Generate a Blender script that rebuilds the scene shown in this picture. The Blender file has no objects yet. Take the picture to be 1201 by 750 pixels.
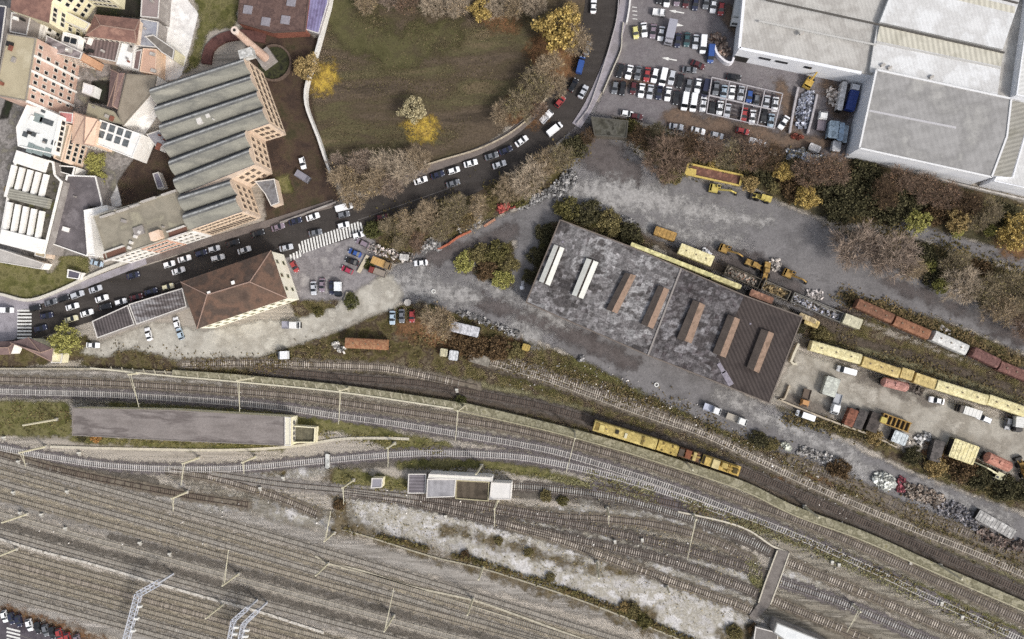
import bpy, math, random
import numpy as np
from mathutils import Vector, Matrix, noise as mnoise
random.seed(7); RNG = np.random.default_rng(7)
SC = bpy.context.scene
COL = SC.collection
PI = math.pi

# ------------------------------------------------------------------ camera (near vertical drone view)
H = 210.0; F = 800.0; CU, CV = 600.5, 375.0
NAD = (665.0, 385.0)
d0 = Vector(((NAD[0]-CU)/F, -(NAD[1]-CV)/F, -1)).normalized()
RQ = d0.rotation_difference(Vector((0, 0, -1)))
camd = bpy.data.cameras.new('camera'); camd.sensor_width = 36; camd.sensor_fit = 'HORIZONTAL'
camd.lens = 36*F/1201; camd.clip_start = 1; camd.clip_end = 6000
cam = bpy.data.objects.new('camera', camd); COL.objects.link(cam)
cam.location = (0, 0, H); cam.rotation_mode = 'QUATERNION'; cam.rotation_quaternion = RQ
SC.camera = cam
RM = np.array(RQ.to_matrix())

def P(u, v, z=0.0):
    d = RQ @ Vector(((u-CU)/F, -(v-CV)/F, -1))
    t = (z-H)/d.z
    return Vector((d.x*t, d.y*t, z))
def P2(u, v, z=0.0):
    p = P(u, v, z); return (p.x, p.y)
def PP(pts, z=0.0): return [P2(u, v, z) for u, v in pts]
MPX = 0.2625
def ang(deg): return -math.radians(deg)       # picture angle (clockwise) -> rotation about z

# ------------------------------------------------------------------ materials
def lin(c):
    if isinstance(c, str):
        c = c.lstrip('#'); c = tuple(int(c[i:i+2], 16) for i in (0, 2, 4))
    out = []
    for x in c:
        x = x/255.0
        out.append(x/12.92 if x <= 0.04045 else ((x+0.055)/1.055)**2.4)
    y = 0.2126*out[0]+0.7152*out[1]+0.0722*out[2]; k = 0.88
    return tuple(y+(c-y)*k for c in out)
MATS = {}
def mat(name, cols, size=6.0, grain=0.25, gsize=0.5, rough=0.9, spec=0.2, metal=0.0, stripes=None, island=0.0, soft=None,
        cell=None, detail=6, bump=0.0, obj=False, lo=0.35, hi=0.65, distort=0.0, streak=None):
    """cols: colours spread over a noise ramp; stripes=(angle_deg, period, strength); soft=(width, noise_amp, noise_size) for ragged sheet edges"""
    if name in MATS: return MATS[name]
    m = bpy.data.materials.new(name); m.use_nodes = True; MATS[name] = m
    nt = m.node_tree; N = nt.nodes; Lk = nt.links.new
    bs = N['Principled BSDF']; out = N['Material Output']
    bs.inputs['Roughness'].default_value = rough; bs.inputs['Metallic'].default_value = metal
    bs.inputs['Specular IOR Level'].default_value = spec
    if obj:
        tc = N.new('ShaderNodeTexCoord'); vec = tc.outputs['Object']
    else:
        tc = N.new('ShaderNodeNewGeometry'); vec = tc.outputs['Position']
    cols = [lin(c) for c in cols]
    if len(cols) > 1:
        nz = N.new('ShaderNodeTexNoise'); nz.inputs['Scale'].default_value = 1.0/size; nz.inputs['Detail'].default_value = detail
        nz.inputs['Roughness'].default_value = 0.6; nz.inputs['Distortion'].default_value = distort
        v = vec
        if streak:
            mp = N.new('ShaderNodeMapping'); mp.inputs['Rotation'].default_value = (0, 0, math.radians(streak[0])); mp.inputs['Scale'].default_value = (1.0/streak[1], 1, 1)
            Lk(vec, mp.inputs['Vector']); v = mp.outputs['Vector']
        Lk(v, nz.inputs['Vector'])
        rp = N.new('ShaderNodeValToRGB'); cr = rp.color_ramp
        while len(cr.elements) < len(cols): cr.elements.new(0.5)
        for i, c in enumerate(cols):
            cr.elements[i].position = lo+(hi-lo)*i/(len(cols)-1); cr.elements[i].color = (*c, 1)
        Lk(nz.outputs['Fac'], rp.inputs['Fac']); col = rp.outputs['Color']
    else:
        rg = N.new('ShaderNodeRGB'); rg.outputs[0].default_value = (*cols[0], 1); col = rg.outputs[0]
    def mul(col, fac_socket, a, b):
        mr = N.new('ShaderNodeMapRange'); mr.inputs['From Min'].default_value = 0.25; mr.inputs['From Max'].default_value = 0.75
        mr.inputs['To Min'].default_value = a; mr.inputs['To Max'].default_value = b; Lk(fac_socket, mr.inputs['Value'])
        mx = N.new('ShaderNodeVectorMath'); mx.operation = 'SCALE'; Lk(col, mx.inputs[0]); Lk(mr.outputs[0], mx.inputs['Scale'])
        return mx.outputs[0]
    if soft and len(cols) > 1:
        nm = N.new('ShaderNodeTexNoise'); nm.inputs['Scale'].default_value = 3.3/size; nm.inputs['Detail'].default_value = 8; nm.inputs['Roughness'].default_value = 0.75; Lk(vec, nm.inputs['Vector']); col = mul(col, nm.outputs['Fac'], 0.82, 1.18)
    if grain:
        n2 = N.new('ShaderNodeTexNoise'); n2.inputs['Scale'].default_value = 1.0/gsize; n2.inputs['Detail'].default_value = 3
        Lk(vec, n2.inputs['Vector']); col = mul(col, n2.outputs['Fac'], 1-grain, 1+grain)
    if cell:
        vo = N.new('ShaderNodeTexVoronoi'); vo.inputs['Scale'].default_value = 1.0/cell[0]; Lk(vec, vo.inputs['Vector'])
        sp = N.new('ShaderNodeSeparateColor'); Lk(vo.outputs['Color'], sp.inputs[0])
        mr = sp.outputs[0]; col = mul(col, mr, 1-cell[1], 1+cell[1])
    for sv in ([stripes] if stripes and not isinstance(stripes, list) else stripes or []):
        a, per, st = sv
        mp = N.new('ShaderNodeMapping'); mp.inputs['Rotation'].default_value = (0, 0, math.radians(a)); Lk(vec, mp.inputs['Vector'])
        wv = N.new('ShaderNodeTexWave'); wv.wave_type = 'BANDS'; wv.bands_direction = 'X'
        wv.inputs['Scale'].default_value = 0.314159/per; wv.inputs['Distortion'].default_value = 0.0
        Lk(mp.outputs[0], wv.inputs['Vector']); col = mul(col, wv.outputs['Fac'], 1-st, 1+st)
    if island:
        gi = N.new('ShaderNodeNewGeometry'); col = mul(col, gi.outputs['Random Per Island'], 1-island, 1+island)
    Lk(col, bs.inputs['Base Color'])
    if bump:
        nb = N.new('ShaderNodeTexNoise'); nb.inputs['Scale'].default_value = 1.0/gsize; nb.inputs['Detail'].default_value = 4; Lk(vec, nb.inputs['Vector'])
        bp = N.new('ShaderNodeBump'); bp.inputs['Strength'].default_value = bump; bp.inputs['Distance'].default_value = 0.2
        Lk(nb.outputs['Fac'], bp.inputs['Height']); Lk(bp.outputs[0], bs.inputs['Normal'])
    if soft:
        w, amp, ns = soft
        at = N.new('ShaderNodeAttribute'); at.attribute_name = 'edge'
        n3 = N.new('ShaderNodeTexNoise'); n3.inputs['Scale'].default_value = 1.0/ns; n3.inputs['Detail'].default_value = 8; n3.inputs['Roughness'].default_value = 0.7
        Lk(vec, n3.inputs['Vector'])
        ma = N.new('ShaderNodeMath'); ma.operation = 'MULTIPLY_ADD'; Lk(n3.outputs['Fac'], ma.inputs[0]); ma.inputs[1].default_value = amp*3; ma.inputs[2].default_value = -amp*1.5
        ad = N.new('ShaderNodeMath'); ad.operation = 'ADD'; Lk(ma.outputs[0], ad.inputs[0]); Lk(at.outputs['Fac'], ad.inputs[1])
        mr = N.new('ShaderNodeMapRange'); mr.interpolation_type = 'SMOOTHSTEP'; mr.inputs['From Min'].default_value = -w; mr.inputs['From Max'].default_value = w
        Lk(ad.outputs[0], mr.inputs['Value'])
        tr = N.new('ShaderNodeBsdfTransparent'); ms = N.new('ShaderNodeMixShader')
        Lk(mr.outputs[0], ms.inputs[0]); Lk(tr.outputs[0], ms.inputs[1]); Lk(bs.outputs[0], ms.inputs[2]); Lk(ms.outputs[0], out.inputs['Surface'])
    return m
def bright(cols, k):
    return ['#'+''.join('%02x' % max(0, min(255, int(int(c[i:i+2], 16)*k))) for i in (1, 3, 5)) for c in cols]
def flat(name, c, rough=0.6, spec=0.3, grain=0.08, metal=0.0, gsize=0.7): return mat(name, [c], grain=grain, gsize=gsize, rough=rough, spec=spec, metal=metal)

# ------------------------------------------------------------------ mesh builder
class MB:
    def __init__(s): s.v = []; s.f = []; s.m = []
    def add(s, vs, fs, mi=0):
        o = len(s.v); s.v += [tuple(v) for v in vs]; s.f += [tuple(i+o for i in f) for f in fs]; s.m += [mi]*len(fs); return s
    def quad(s, a, b, c, d, mi=0): return s.add([a, b, c, d], [(0, 1, 2, 3)], mi)
    def box(s, c, d, rz=0.0, mi=0, rx=0.0, ry=0.0, taper=1.0):
        x, y, z = d[0]/2, d[1]/2, d[2]/2; t = taper
        vs = [(-x, -y, -z), (x, -y, -z), (x, y, -z), (-x, y, -z), (-x*t, -y*t, z), (x*t, -y*t, z), (x*t, y*t, z), (-x*t, y*t, z)]
        M = Matrix.Rotation(rz, 4, 'Z') @ Matrix.Rotation(ry, 4, 'Y') @ Matrix.Rotation(rx, 4, 'X')
        vs = [M @ Vector(v)+Vector(c) for v in vs]
        return s.add(vs, [(3, 2, 1, 0), (4, 5, 6, 7), (0, 1, 5, 4), (1, 2, 6, 5), (2, 3, 7, 6), (3, 0, 4, 7)], mi)
    def prism(s, poly, z0, z1, mi=0, top=True, bottom=False, sides=True, mtop=None):
        if area2(poly) < 0: poly = poly[::-1]
        n = len(poly); vs = [(x, y, z0) for x, y in poly]+[(x, y, z1) for x, y in poly]
        if sides: s.add(vs, [(i, (i+1) % n, n+(i+1) % n, n+i) for i in range(n)], mi)
        if top: s.add(vs[n:], [tuple(range(n))], mi if mtop is None else mtop)
        if bottom: s.add(vs[:n], [tuple(range(n))[::-1]], mi)
        return s
    def tube(s, a, b, r0, r1=None, n=6, mi=0, caps=True):
        a, b = Vector(a), Vector(b); r1 = r0 if r1 is None else r1
        w = (b-a); 
        if w.length < 1e-6: return s
        w.normalize(); u = w.orthogonal().normalized(); t = w.cross(u)
        vs = [a+(u*math.cos(2*PI*i/n)+t*math.sin(2*PI*i/n))*r0 for i in range(n)]+[b+(u*math.cos(2*PI*i/n)+t*math.sin(2*PI*i/n))*r1 for i in range(n)]
        fs = [(i, (i+1) % n, n+(i+1) % n, n+i) for i in range(n)]
        if caps: fs += [tuple(range(n))[::-1], tuple(range(n, 2*n))]
        return s.add(vs, fs, mi)
    def bar(s, a, b, w, h, mi=0):
        a, b = Vector(a), Vector(b); d = b-a; L = d.length
        if L < 1e-6: return s
        rz = math.atan2(d.y, d.x); ry = -math.asin(max(-1, min(1, d.z/L)))
        return s.box((a+b)/2, (L, w, h), rz=rz, ry=ry, mi=mi)
    def mesh(s, name, mats, origin=None, smooth=False):
        me = bpy.data.meshes.new(name)
        v = np.array(s.v, dtype=float).reshape(-1, 3)
        if origin is not None: v = v-np.array(origin)
        me.from_pydata(v.tolist(), [], s.f)
        mats = mats if isinstance(mats, (list, tuple)) else [mats]
        for m in mats: me.materials.append(m)
        me.polygons.foreach_set('material_index', s.m)
        if smooth: me.polygons.foreach_set('use_smooth', [True]*len(s.f))
        me.update(); return me
    def build(s, name, mats, parent=None, smooth=False, label=None, kind=None):
        """vertices are in world space; parented parts are made local to their (unrotated) parent"""
        org = None
        if parent is not None: org = tuple(worldloc(parent))
        me = s.mesh(name, mats, org, smooth)
        return link(name, me, parent, label, kind)
def area2(p): return sum(p[i][0]*p[(i+1) % len(p)][1]-p[(i+1) % len(p)][0]*p[i][1] for i in range(len(p)))
def worldloc(o):
    l = Vector(o.location)
    while o.parent is not None: o = o.parent; l = l+Vector(o.location)
    return l
def link(name, me, parent=None, label=None, kind=None):
    o = bpy.data.objects.new(name, me); COL.objects.link(o)
    if parent is not None: o.parent = parent
    if label: o['label'] = label
    if kind: o['kind'] = kind
    return o
def tag(o, label=None, cat=None, group=None, kind=None):
    if label: o['label'] = label
    if cat: o['category'] = cat
    if group: o['group'] = group
    if kind: o['kind'] = kind
    return o
def thing(name, label, cat, loc=(0, 0, 0), rot=0.0, group=None, scale=None):
    o = bpy.data.objects.new(name, None); COL.objects.link(o); o.empty_display_size = 0.5
    o.location = loc; o.rotation_euler = (0, 0, rot)
    if scale: o.scale = scale if isinstance(scale, (tuple, list)) else (scale,)*3
    return tag(o, label, cat, group)
ORD = ['first', 'second', 'third', 'fourth', 'fifth', 'sixth', 'seventh', 'eighth', 'ninth', 'tenth', 'eleventh', 'twelfth', 'thirteenth', 'fourteenth', 'fifteenth',
       'sixteenth', 'seventeenth', 'eighteenth', 'nineteenth', 'twentieth']
USED = set()
def autolabel(items, where):
    """items: list of (look, u) in one place; returns labels that single each out: by look, by neighbours, else by order from the left."""
    idx = sorted(range(len(items)), key=lambda i: items[i][1]); looks = [items[i][0] for i in idx]; out = [None]*len(items)
    def nb(k): return (looks[k-1] if k > 0 else None, looks[k+1] if k < len(looks)-1 else None)
    keys = [(looks[k],)+nb(k) for k in range(len(looks))]
    short = lambda s: ' '.join(s.split()[:3])
    for k, i in enumerate(idx):
        lk = looks[k]; same = [j for j in range(len(looks)) if looks[j] == lk]; l, r = nb(k)
        if len(same) == 1: lab = f'{lk} {where}'
        elif keys.count(keys[k]) == 1 and l and r and l != lk and r != lk and l != r: lab = f'{lk} {where}, between {l} and {r}'
        else: lab = f'{lk}, {ORD[same.index(k)]} such from the left {where}'
        if len(lab.split()) > 16: lab = f'{lk}, {ORD[same.index(k)]} such from left {where}'
        while lab in USED: lab += ' again'
        USED.add(lab); out[i] = lab
    return out

# ------------------------------------------------------------------ ground sheets
def catmull(pts, step=2.0):
    pts = [np.array(p, float) for p in pts]; out = []
    q = [2*pts[0]-pts[1]]+pts+[2*pts[-1]-pts[-2]]
    for i in range(1, len(q)-2):
        n = max(2, int(np.linalg.norm(q[i+1]-q[i])/step))
        for k in range(n):
            t = k/n; a, b, c, d = q[i-1], q[i], q[i+1], q[i+2]
            out.append(0.5*((2*b)+(-a+c)*t+(2*a-5*b+4*c-d)*t*t+(-a+3*b-3*c+d)*t**3))
    out.append(pts[-1]); return np.array(out)
def sd_poly(X, poly):
    p = np.array(poly); d = np.full(len(X), 1e18); inside = np.zeros(len(X), bool); n = len(p)
    for i in range(n):
        a, b = p[i], p[(i+1) % n]; e = b-a; w = X-a
        t = np.clip((w@e)/max(e@e, 1e-12), 0, 1); q = w-t[:, None]*e
        d = np.minimum(d, (q**2).sum(1))
        c1 = (a[1] <= X[:, 1]) & (b[1] > X[:, 1]) | (b[1] <= X[:, 1]) & (a[1] > X[:, 1])
        with np.errstate(divide='ignore', invalid='ignore'):
            xi = a[0]+(X[:, 1]-a[1])*e[0]/(e[1] if abs(e[1]) > 1e-12 else 1e-12)
        inside ^= c1 & (X[:, 0] < xi)
    d = np.sqrt(d); return np.where(inside, d, -d)
def sd_ribbon(X, pts, w):
    """pts in metres, w: half width (number or list per point)"""
    p = np.array(pts); ws = np.full(len(p), w) if np.isscalar(w) else np.array(w); best = np.full(len(X), -1e9)
    for i in range(len(p)-1):
        a, b = p[i], p[i+1]; e = b-a; v = X-a; t = np.clip((v@e)/max(e@e, 1e-12), 0, 1)
        d = np.sqrt(((v-t[:, None]*e)**2).sum(1)); best = np.maximum(best, ws[i]+(ws[i+1]-ws[i])*t-d)
    return best
def sheet(name, z, m, polys=(), ribbons=(), cuts=(), margin=4.0, cell=1.3, kind='structure', label=None):
    """one flat ground sheet with a ragged, blended edge; shapes in picture pixels on the ground"""
    sh = [('p', PP(p)) for p in polys]+[('r', PP(p[0]), [x*MPX/2 for x in p[1]] if isinstance(p[1], (list, tuple)) else p[1]*MPX/2) for p in ribbons]
    allp = np.array([q for s in sh for q in s[1]]); ex = max([max(s[2]) if isinstance(s[2], list) else s[2] for s in sh if s[0] == 'r'] or [0])+margin
    x0, y0 = allp.min(0)-ex; x1, y1 = allp.max(0)+ex
    nx, ny = int((x1-x0)/cell)+2, int((y1-y0)/cell)+2
    gx, gy = np.meshgrid(x0+np.arange(nx)*cell, y0+np.arange(ny)*cell); X = np.stack([gx.ravel(), gy.ravel()], 1)
    sd = np.full(len(X), -1e9)
    for s in sh: sd = np.maximum(sd, sd_poly(X, s[1]) if s[0] == 'p' else sd_ribbon(X, s[1], s[2]))
    for c in cuts: sd = np.minimum(sd, -sd_poly(X, PP(c)))
    I = np.arange(nx*ny).reshape(ny, nx); q = np.stack([I[:-1, :-1], I[:-1, 1:], I[1:, 1:], I[1:, :-1]], -1).reshape(-1, 4)
    q = q[sd[q].max(1) > -margin]
    us, inv = np.unique(q, return_inverse=True); q = inv.reshape(-1, 4)
    V = np.column_stack([X[us], np.full(len(us), z)])
    me = bpy.data.meshes.new(name); me.from_pydata(V.tolist(), [], q.tolist()); me.materials.append(m)
    at = me.attributes.new('edge', 'FLOAT', 'POINT'); at.data.foreach_set('value', sd[us].astype(np.float32)); me.update()
    o = link(name, me, None, label); o['kind'] = kind; return o
def strip(name, pts_px, w_m, z0, z1, m, parent=None, step=2.0, curve=True):
    """a solid band (kerb, wall, pavement) along a pixel polyline on the ground"""
    p = np.array(PP(pts_px)); p = catmull(p, step) if curve else p
    mb = MB(); band(mb, p, w_m, z0, z1); return mb
def band(mb, p, w, z0, z1, mi=0, off=0.0):
    p = np.asarray(p); t = np.gradient(p, axis=0); t /= np.linalg.norm(t, axis=1)[:, None]+1e-9; n = np.stack([-t[:, 1], t[:, 0]], 1)
    a = p+n*(off+w/2); b = p+n*(off-w/2); k = len(p); vs = []
    for i in range(k): vs += [(*a[i], z0), (*a[i], z1), (*b[i], z1), (*b[i], z0)]
    fs = []
    for i in range(k-1):
        o = 4*i; fs += [(o, o+1, o+5, o+4), (o+1, o+2, o+6, o+5), (o+2, o+3, o+7, o+6)]
    fs += [(3, 2, 1, 0), (4*k-4, 4*k-3, 4*k-2, 4*k-1)]
    mb.add(vs, fs, mi); return mb
# ------------------------------------------------------------------ ground
SF = (0.9, 1.6, 3.5)          # ragged
SFW = (3.0, 6.5, 7.0)         # very ragged
g = MB(); g.quad((-3000, -3000, 0), (3000, -3000, 0), (3000, 3000, 0), (-3000, 3000, 0))
go = g.build('ground', mat('ground_ballast', ['#7d756b', '#938b7f', '#a49b8f', '#8c8478', '#9d958a'], size=2.6, grain=0.3, gsize=0.4, lo=0.3, hi=0.7, streak=(15.5, 16)))
go['kind'] = 'structure'
zz = [0.004]
def Z(): zz[0] += 0.003; return round(zz[0], 4)
m_field = mat('field_grass', ['#473d31', '#5b4e3f', '#504534', '#565035', '#675942'], size=9, grain=0.38, gsize=0.5, soft=SF, streak=(5, 4))
m_lawn = mat('lawn_grass', ['#4c4c22', '#5e5c2e', '#716b42', '#53502a'], size=4, grain=0.36, gsize=0.4, soft=SF)
m_soil = mat('courtyard_soil', ['#3a2f29', '#47382f', '#4d4031', '#3f3a27'], size=6, grain=0.25, gsize=0.5, soft=SF)
m_verge = mat('verge', ['#372e20', '#4b3f2b', '#48421f', '#5f5536', '#43362a', '#6b604a', '#444020'], size=4.5, grain=0.42, gsize=0.4, soft=SF, lo=0.27, hi=0.73)
m_woods = mat('woodland_floor', ['#393626', '#4a4431', '#574c34', '#434029', '#5a523d'], size=6, grain=0.38, gsize=0.45, soft=SF, lo=0.3, hi=0.7)
m_asph = mat('street_asphalt', ['#38332f', '#423d3a', '#3d3835', '#48433f'], size=9, grain=0.14, gsize=0.5, soft=(0.15, 0.1, 1), streak=(16, 8))
m_yard = mat('yard_tarmac', ['#62605f', '#6e6b6b', '#777474', '#676464', '#807d7c'], size=12, grain=0.17, gsize=0.6, soft=SF, lo=0.3, hi=0.7)
m_yardpale = mat('yard_pale_dust', ['#7f7c7a', '#928f8c', '#a09d9a', '#868381'], size=3, grain=0.22, gsize=0.6, soft=(2.6, 5.5, 2.6))
m_yarddark = mat('yard_dark_oil', ['#57514f', '#625b59', '#514a48'], size=6, grain=0.2, gsize=0.6, soft=(2.0, 4.0, 6.0))
m_pale = mat('pale_gravel', ['#a7a296', '#b4afa3', '#9a9488', '#bdb8ab'], size=8, grain=0.16, gsize=0.5, soft=SF, lo=0.3, hi=0.7)
m_palep = mat('pale_ballast_waste', bright(['#b0adab', '#a6a29f', '#969083', '#bab7b5', '#a19d96'], 1.05), size=5, grain=0.34, gsize=0.5, soft=SFW, lo=0.28, hi=0.72)
m_park = mat('car_park_asphalt', ['#6a6465', '#777273', '#6f696b', '#7f7a79'], size=10, grain=0.15, gsize=0.6, soft=(0.5, 0.5, 2.0))
m_parkbrown = mat('car_park_dirt', ['#5d4f45', '#6a5a4d', '#735f4f', '#594d45'], size=6, grain=0.2, gsize=0.6, soft=(2.0, 4.0, 6.0))
m_white = mat('white_concrete', ['#e0dcd8', '#ebe8e3', '#d3cfcb', '#f0eeea'], size=7, grain=0.07, gsize=0.8, soft=(0.2, 0.2, 1.5))
m_whiteg = mat('grey_concrete', ['#7f7975', '#938d88', '#6e6964', '#858070'], size=4, grain=0.25, gsize=0.6, soft=(0.4, 0.4, 1.5))
m_pave = mat('pavement_slabs', ['#8d8789', '#99939a', '#857f81'], size=6, grain=0.14, gsize=0.5)
m_pavetan = mat('pavement_brown', ['#6a615c', '#766c66', '#625a57'], size=6, grain=0.14, gsize=0.5)
m_ybrn = mat('yellow_leaf_litter', ['#a3861f', '#b89a2c', '#8f7428', '#a98c35'], size=2, grain=0.4, gsize=0.35, soft=(2.2, 4.0, 2.5))
m_obrn = mat('brown_leaf_litter', ['#6e4f33', '#7f5b3a', '#64492f', '#86663f'], size=2, grain=0.35, gsize=0.4, soft=(2.2, 4.0, 3.0))

# lower railway yard: streaks of darker and browner ballast
m_bal_dark = mat('dark_ballast', ['#585249', '#665f56', '#4d4840'], size=5, grain=0.25, gsize=0.4, soft=(0.9, 1.2, 3.0))
m_bal_brown = mat('brown_ballast', ['#6d665a', '#7d7568', '#8a8375', '#605a4f', '#938c80'], size=2.8, grain=0.28, gsize=0.4, soft=(1.2, 2.0, 4.0), streak=(20, 9))
m_bal_grey = mat('grey_ballast', ['#89837b', '#9a948c', '#7d776f', '#a69f97'], size=2.6, grain=0.26, gsize=0.4, soft=(1.2, 2.0, 4.0), streak=(15.5, 16))
m_bal_tan = mat('tan_ballast', ['#8e8472', '#9d937f', '#837967', '#a79d8b'], size=2.6, grain=0.26, gsize=0.4, soft=(1.2, 2.0, 4.0), streak=(15.5, 16))
def ln(y0, s=0.272, bend=0.0, x0=-40, x1=800): return [(x, y0+s*x+bend*x*x) for x in range(x0, x1+1, 60)]
sheet('ground_tan_ballast', Z(), m_bal_tan, ribbons=[(ln(655), 30), (ln(685), 20), (ln(565), 22), (ln(576, .272, 0, -40, 620), 14)])
sheet('ground_grey_ballast', Z(), m_bal_grey, ribbons=[(ln(700), 22), (ln(625), 15), (ln(540, .25), 18), (ln(590), 8)])
sheet('ground_brown_ballast', Z(), m_bal_brown, polys=[[(-40, 430), (200, 438), (400, 460), (560, 488), (700, 520), (860, 568), (1000, 624), (1201, 712), (1260, 735), (1260, 800), (1100, 745), (1000, 695), (860, 618), (700, 560), (600, 528), (480, 507), (350, 487), (200, 477), (-40, 472)],
    [(890, 665), (1000, 705), (1100, 745), (1250, 800), (870, 800)], [(200, 560), (330, 590), (400, 600), (560, 590), (700, 600), (860, 640), (890, 660), (880, 720), (760, 690), (600, 640), (480, 600), (400, 625), (330, 612)]])
sheet('ground_main_line_ballast', Z(), m_bal_grey, polys=[[(-40, 432), (150, 438), (300, 452), (330, 470), (200, 470), (-40, 464)]])
sheet('ground_dark_ballast', Z(), m_bal_dark, ribbons=[(ln(593.5, .27, 0, 130), 7), (ln(614.5), 8), ([(0, 528), (60, 541), (123, 556), (180, 566)], 12), ([(280, 557), (380, 547), (467, 538), (560, 540), (640, 547)], 15),
    ([(602, 577), (660, 580), (722, 590), (803, 612), (864, 634)], 14), ([(0, 462), (200, 468), (310, 479), (420, 495)], 5)])
sheet('pale_gravel_waste', Z(), m_palep, polys=[[(405, 590), (440, 582), (480, 600), (560, 612), (650, 640), (720, 664), (790, 690), (860, 712), (893, 738), (880, 800), (830, 800), (780, 748), (680, 702), (600, 674), (540, 652), (470, 632), (415, 612)]],
      ribbons=[([(200, 580), (270, 592), (350, 606), (400, 618)], 10), ([(560, 600), (660, 628), (760, 650), (850, 680)], 12), ([(690, 575), (740, 590), (800, 612), (850, 628)], 6), ([(430, 596), (520, 618), (620, 645), (720, 676), (800, 705), (860, 728)], 34), ([(660, 565), (700, 575)], 10), ([(800, 655), (850, 668), (885, 680)], 7), ([(760, 662), (830, 686), (880, 704)], 8), ([(930, 672), (960, 684)], 9), ([(640, 600), (700, 602), (760, 606)], 7), ([(280, 560), (380, 556)], 8)])
sheet('scrub', Z(), mat('scrub_brown', ['#65573f', '#584c33', '#766a54', '#51451f'], size=3.5, grain=0.4, gsize=0.4, soft=(2.0, 4.5, 4.0)),
      ribbons=[([(395, 612), (440, 630), (500, 648), (560, 666), (620, 686), (700, 712), (770, 742), (830, 770)], 8), ([(520, 622), (600, 642), (680, 664), (740, 672)], 7), ([(735, 712), (760, 722)], 14), ([(850, 748), (880, 745)], 16),
               ([(390, 560), (400, 590), (398, 620)], 16), ([(300, 545), (330, 555)], 8)], kind='stuff')
sheet('grass', Z(), m_lawn, polys=[[(-40, 470), (80, 472), (86, 512), (20, 512), (-40, 508)]], kind='stuff',
      ribbons=[([(86, 515), (160, 519), (240, 524), (330, 524)], 9), ([(130, 475), (210, 480), (330, 486)], 7), ([(340, 500), (400, 495), (470, 520), (520, 528)], 20),
               ([(700, 552), (760, 570), (830, 594), (900, 618), (960, 640), (1020, 668), (1100, 702), (1201, 748), (1250, 770)], 14),
               ([(470, 545), (560, 543), (640, 556), (700, 574)], 10), ([(400, 560), (470, 572)], 22), ([(880, 660), (890, 690)], 14)])
sheet('field', Z(), m_field, polys=[[(392, -60), (390, 0), (372, 70), (362, 118), (374, 165), (392, 212), (420, 225), (500, 200), (570, 170), (625, 125), (668, 80), (688, 30), (695, -60)]])
sheet('field_green_patch', Z(), mat('field_green', ['#4b4829', '#555131', '#4d4530'], size=7, grain=0.25, gsize=0.5, soft=(3.0, 7.0, 9.0)), ribbons=[([(400, 10), (425, 45), (470, 60), (520, 40)], 45)], margin=8)
# mixed verge between the lower yard road and the main line
sheet('verge', Z(), m_verge, polys=[[(105, 412), (150, 406), (215, 420), (262, 426), (330, 410), (400, 388), (450, 365), (500, 352), (560, 370), (620, 400), (700, 430), (800, 470), (900, 515), (1000, 552), (1060, 578), (1201, 645), (1270, 665), (1270, 735), (1201, 708), (1000, 622), (860, 562), (700, 510), (560, 478), (400, 453), (200, 436), (90, 430)],
    [(640, 250), (668, 238), (740, 262), (770, 285), (750, 300), (657, 258), (620, 360), (604, 350), (622, 285)],
    [(545, 290), (600, 282), (618, 335), (582, 345), (530, 316)], [(945, 380), (985, 370), (1050, 396), (1201, 448), (1260, 466), (1260, 505), (1201, 480), (1100, 448), (1010, 414), (942, 402)],
    [(910, 478), (1000, 498), (1060, 530), (1150, 562), (1201, 576), (1260, 590), (1260, 612), (1201, 600), (1150, 582), (1060, 548), (1000, 516), (910, 490)],
    [(395, 340), (425, 338), (420, 362), (400, 376)], [(335, 345), (398, 348), (398, 372), (350, 378)], [(60, 395), (100, 395), (118, 418), (20, 432), (-40, 430), (-40, 418)],
    [(430, 255), (520, 230), (600, 200), (680, 165), (690, 200), (660, 215), (600, 245), (540, 275), (500, 300), (470, 310), (425, 300)]],
    ribbons=[([(990, 352), (1050, 372), (1130, 403), (1201, 434), (1250, 450)], 30)])
sheet('woodland_floor', Z(), m_woods, polys=[[(745, 150), (800, 162), (870, 180), (950, 185), (985, 188), (1000, 185), (1150, 222), (1201, 238), (1260, 250), (1260, 325), (1201, 300), (1140, 282), (1060, 264), (990, 262), (930, 243), (870, 214), (790, 205), (760, 190)],
    [(985, 270), (1060, 276), (1130, 300), (1201, 322), (1260, 335), (1260, 405), (1201, 392), (1120, 350), (1060, 322), (1000, 312)], [(690, 135), (745, 140), (750, 165), (695, 165)]])
sheet('yard_grass_strip', Z(), mat('dry_pale_grass', ['#6f6a4c', '#7e7858', '#625d40', '#8a8465'], size=4, grain=0.25, gsize=0.4, soft=(1.2, 2.0, 3.0)), kind='stuff',
      ribbons=[([(490, 440), (560, 452), (620, 465), (690, 484)], 7), ([(880, 540), (960, 578), (1040, 612), (1120, 648), (1201, 682), (1250, 700)], 8), ([(985, 585), (1060, 622), (1130, 652)], 6), ([(1010, 410), (1080, 430), (1140, 452), (1201, 474)], 10)])
m_greenv = mat('green_verge', ['#4c4922', '#59552d', '#454020'], size=3, grain=0.4, gsize=0.4, soft=(1.5, 4.0, 4.0))
sheet('moss', Z(), m_greenv, kind='stuff', ribbons=[([(600, 437), (640, 452), (660, 455)], 12), ([(670, 425), (720, 445), (780, 468), (840, 492)], 12), ([(820, 505), (860, 520), (900, 545)], 8), ([(260, 425), (330, 432), (400, 440)], 5), ([(640, 270), (625, 310)], 12), ([(670, 245), (740, 275)], 14)])
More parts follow.
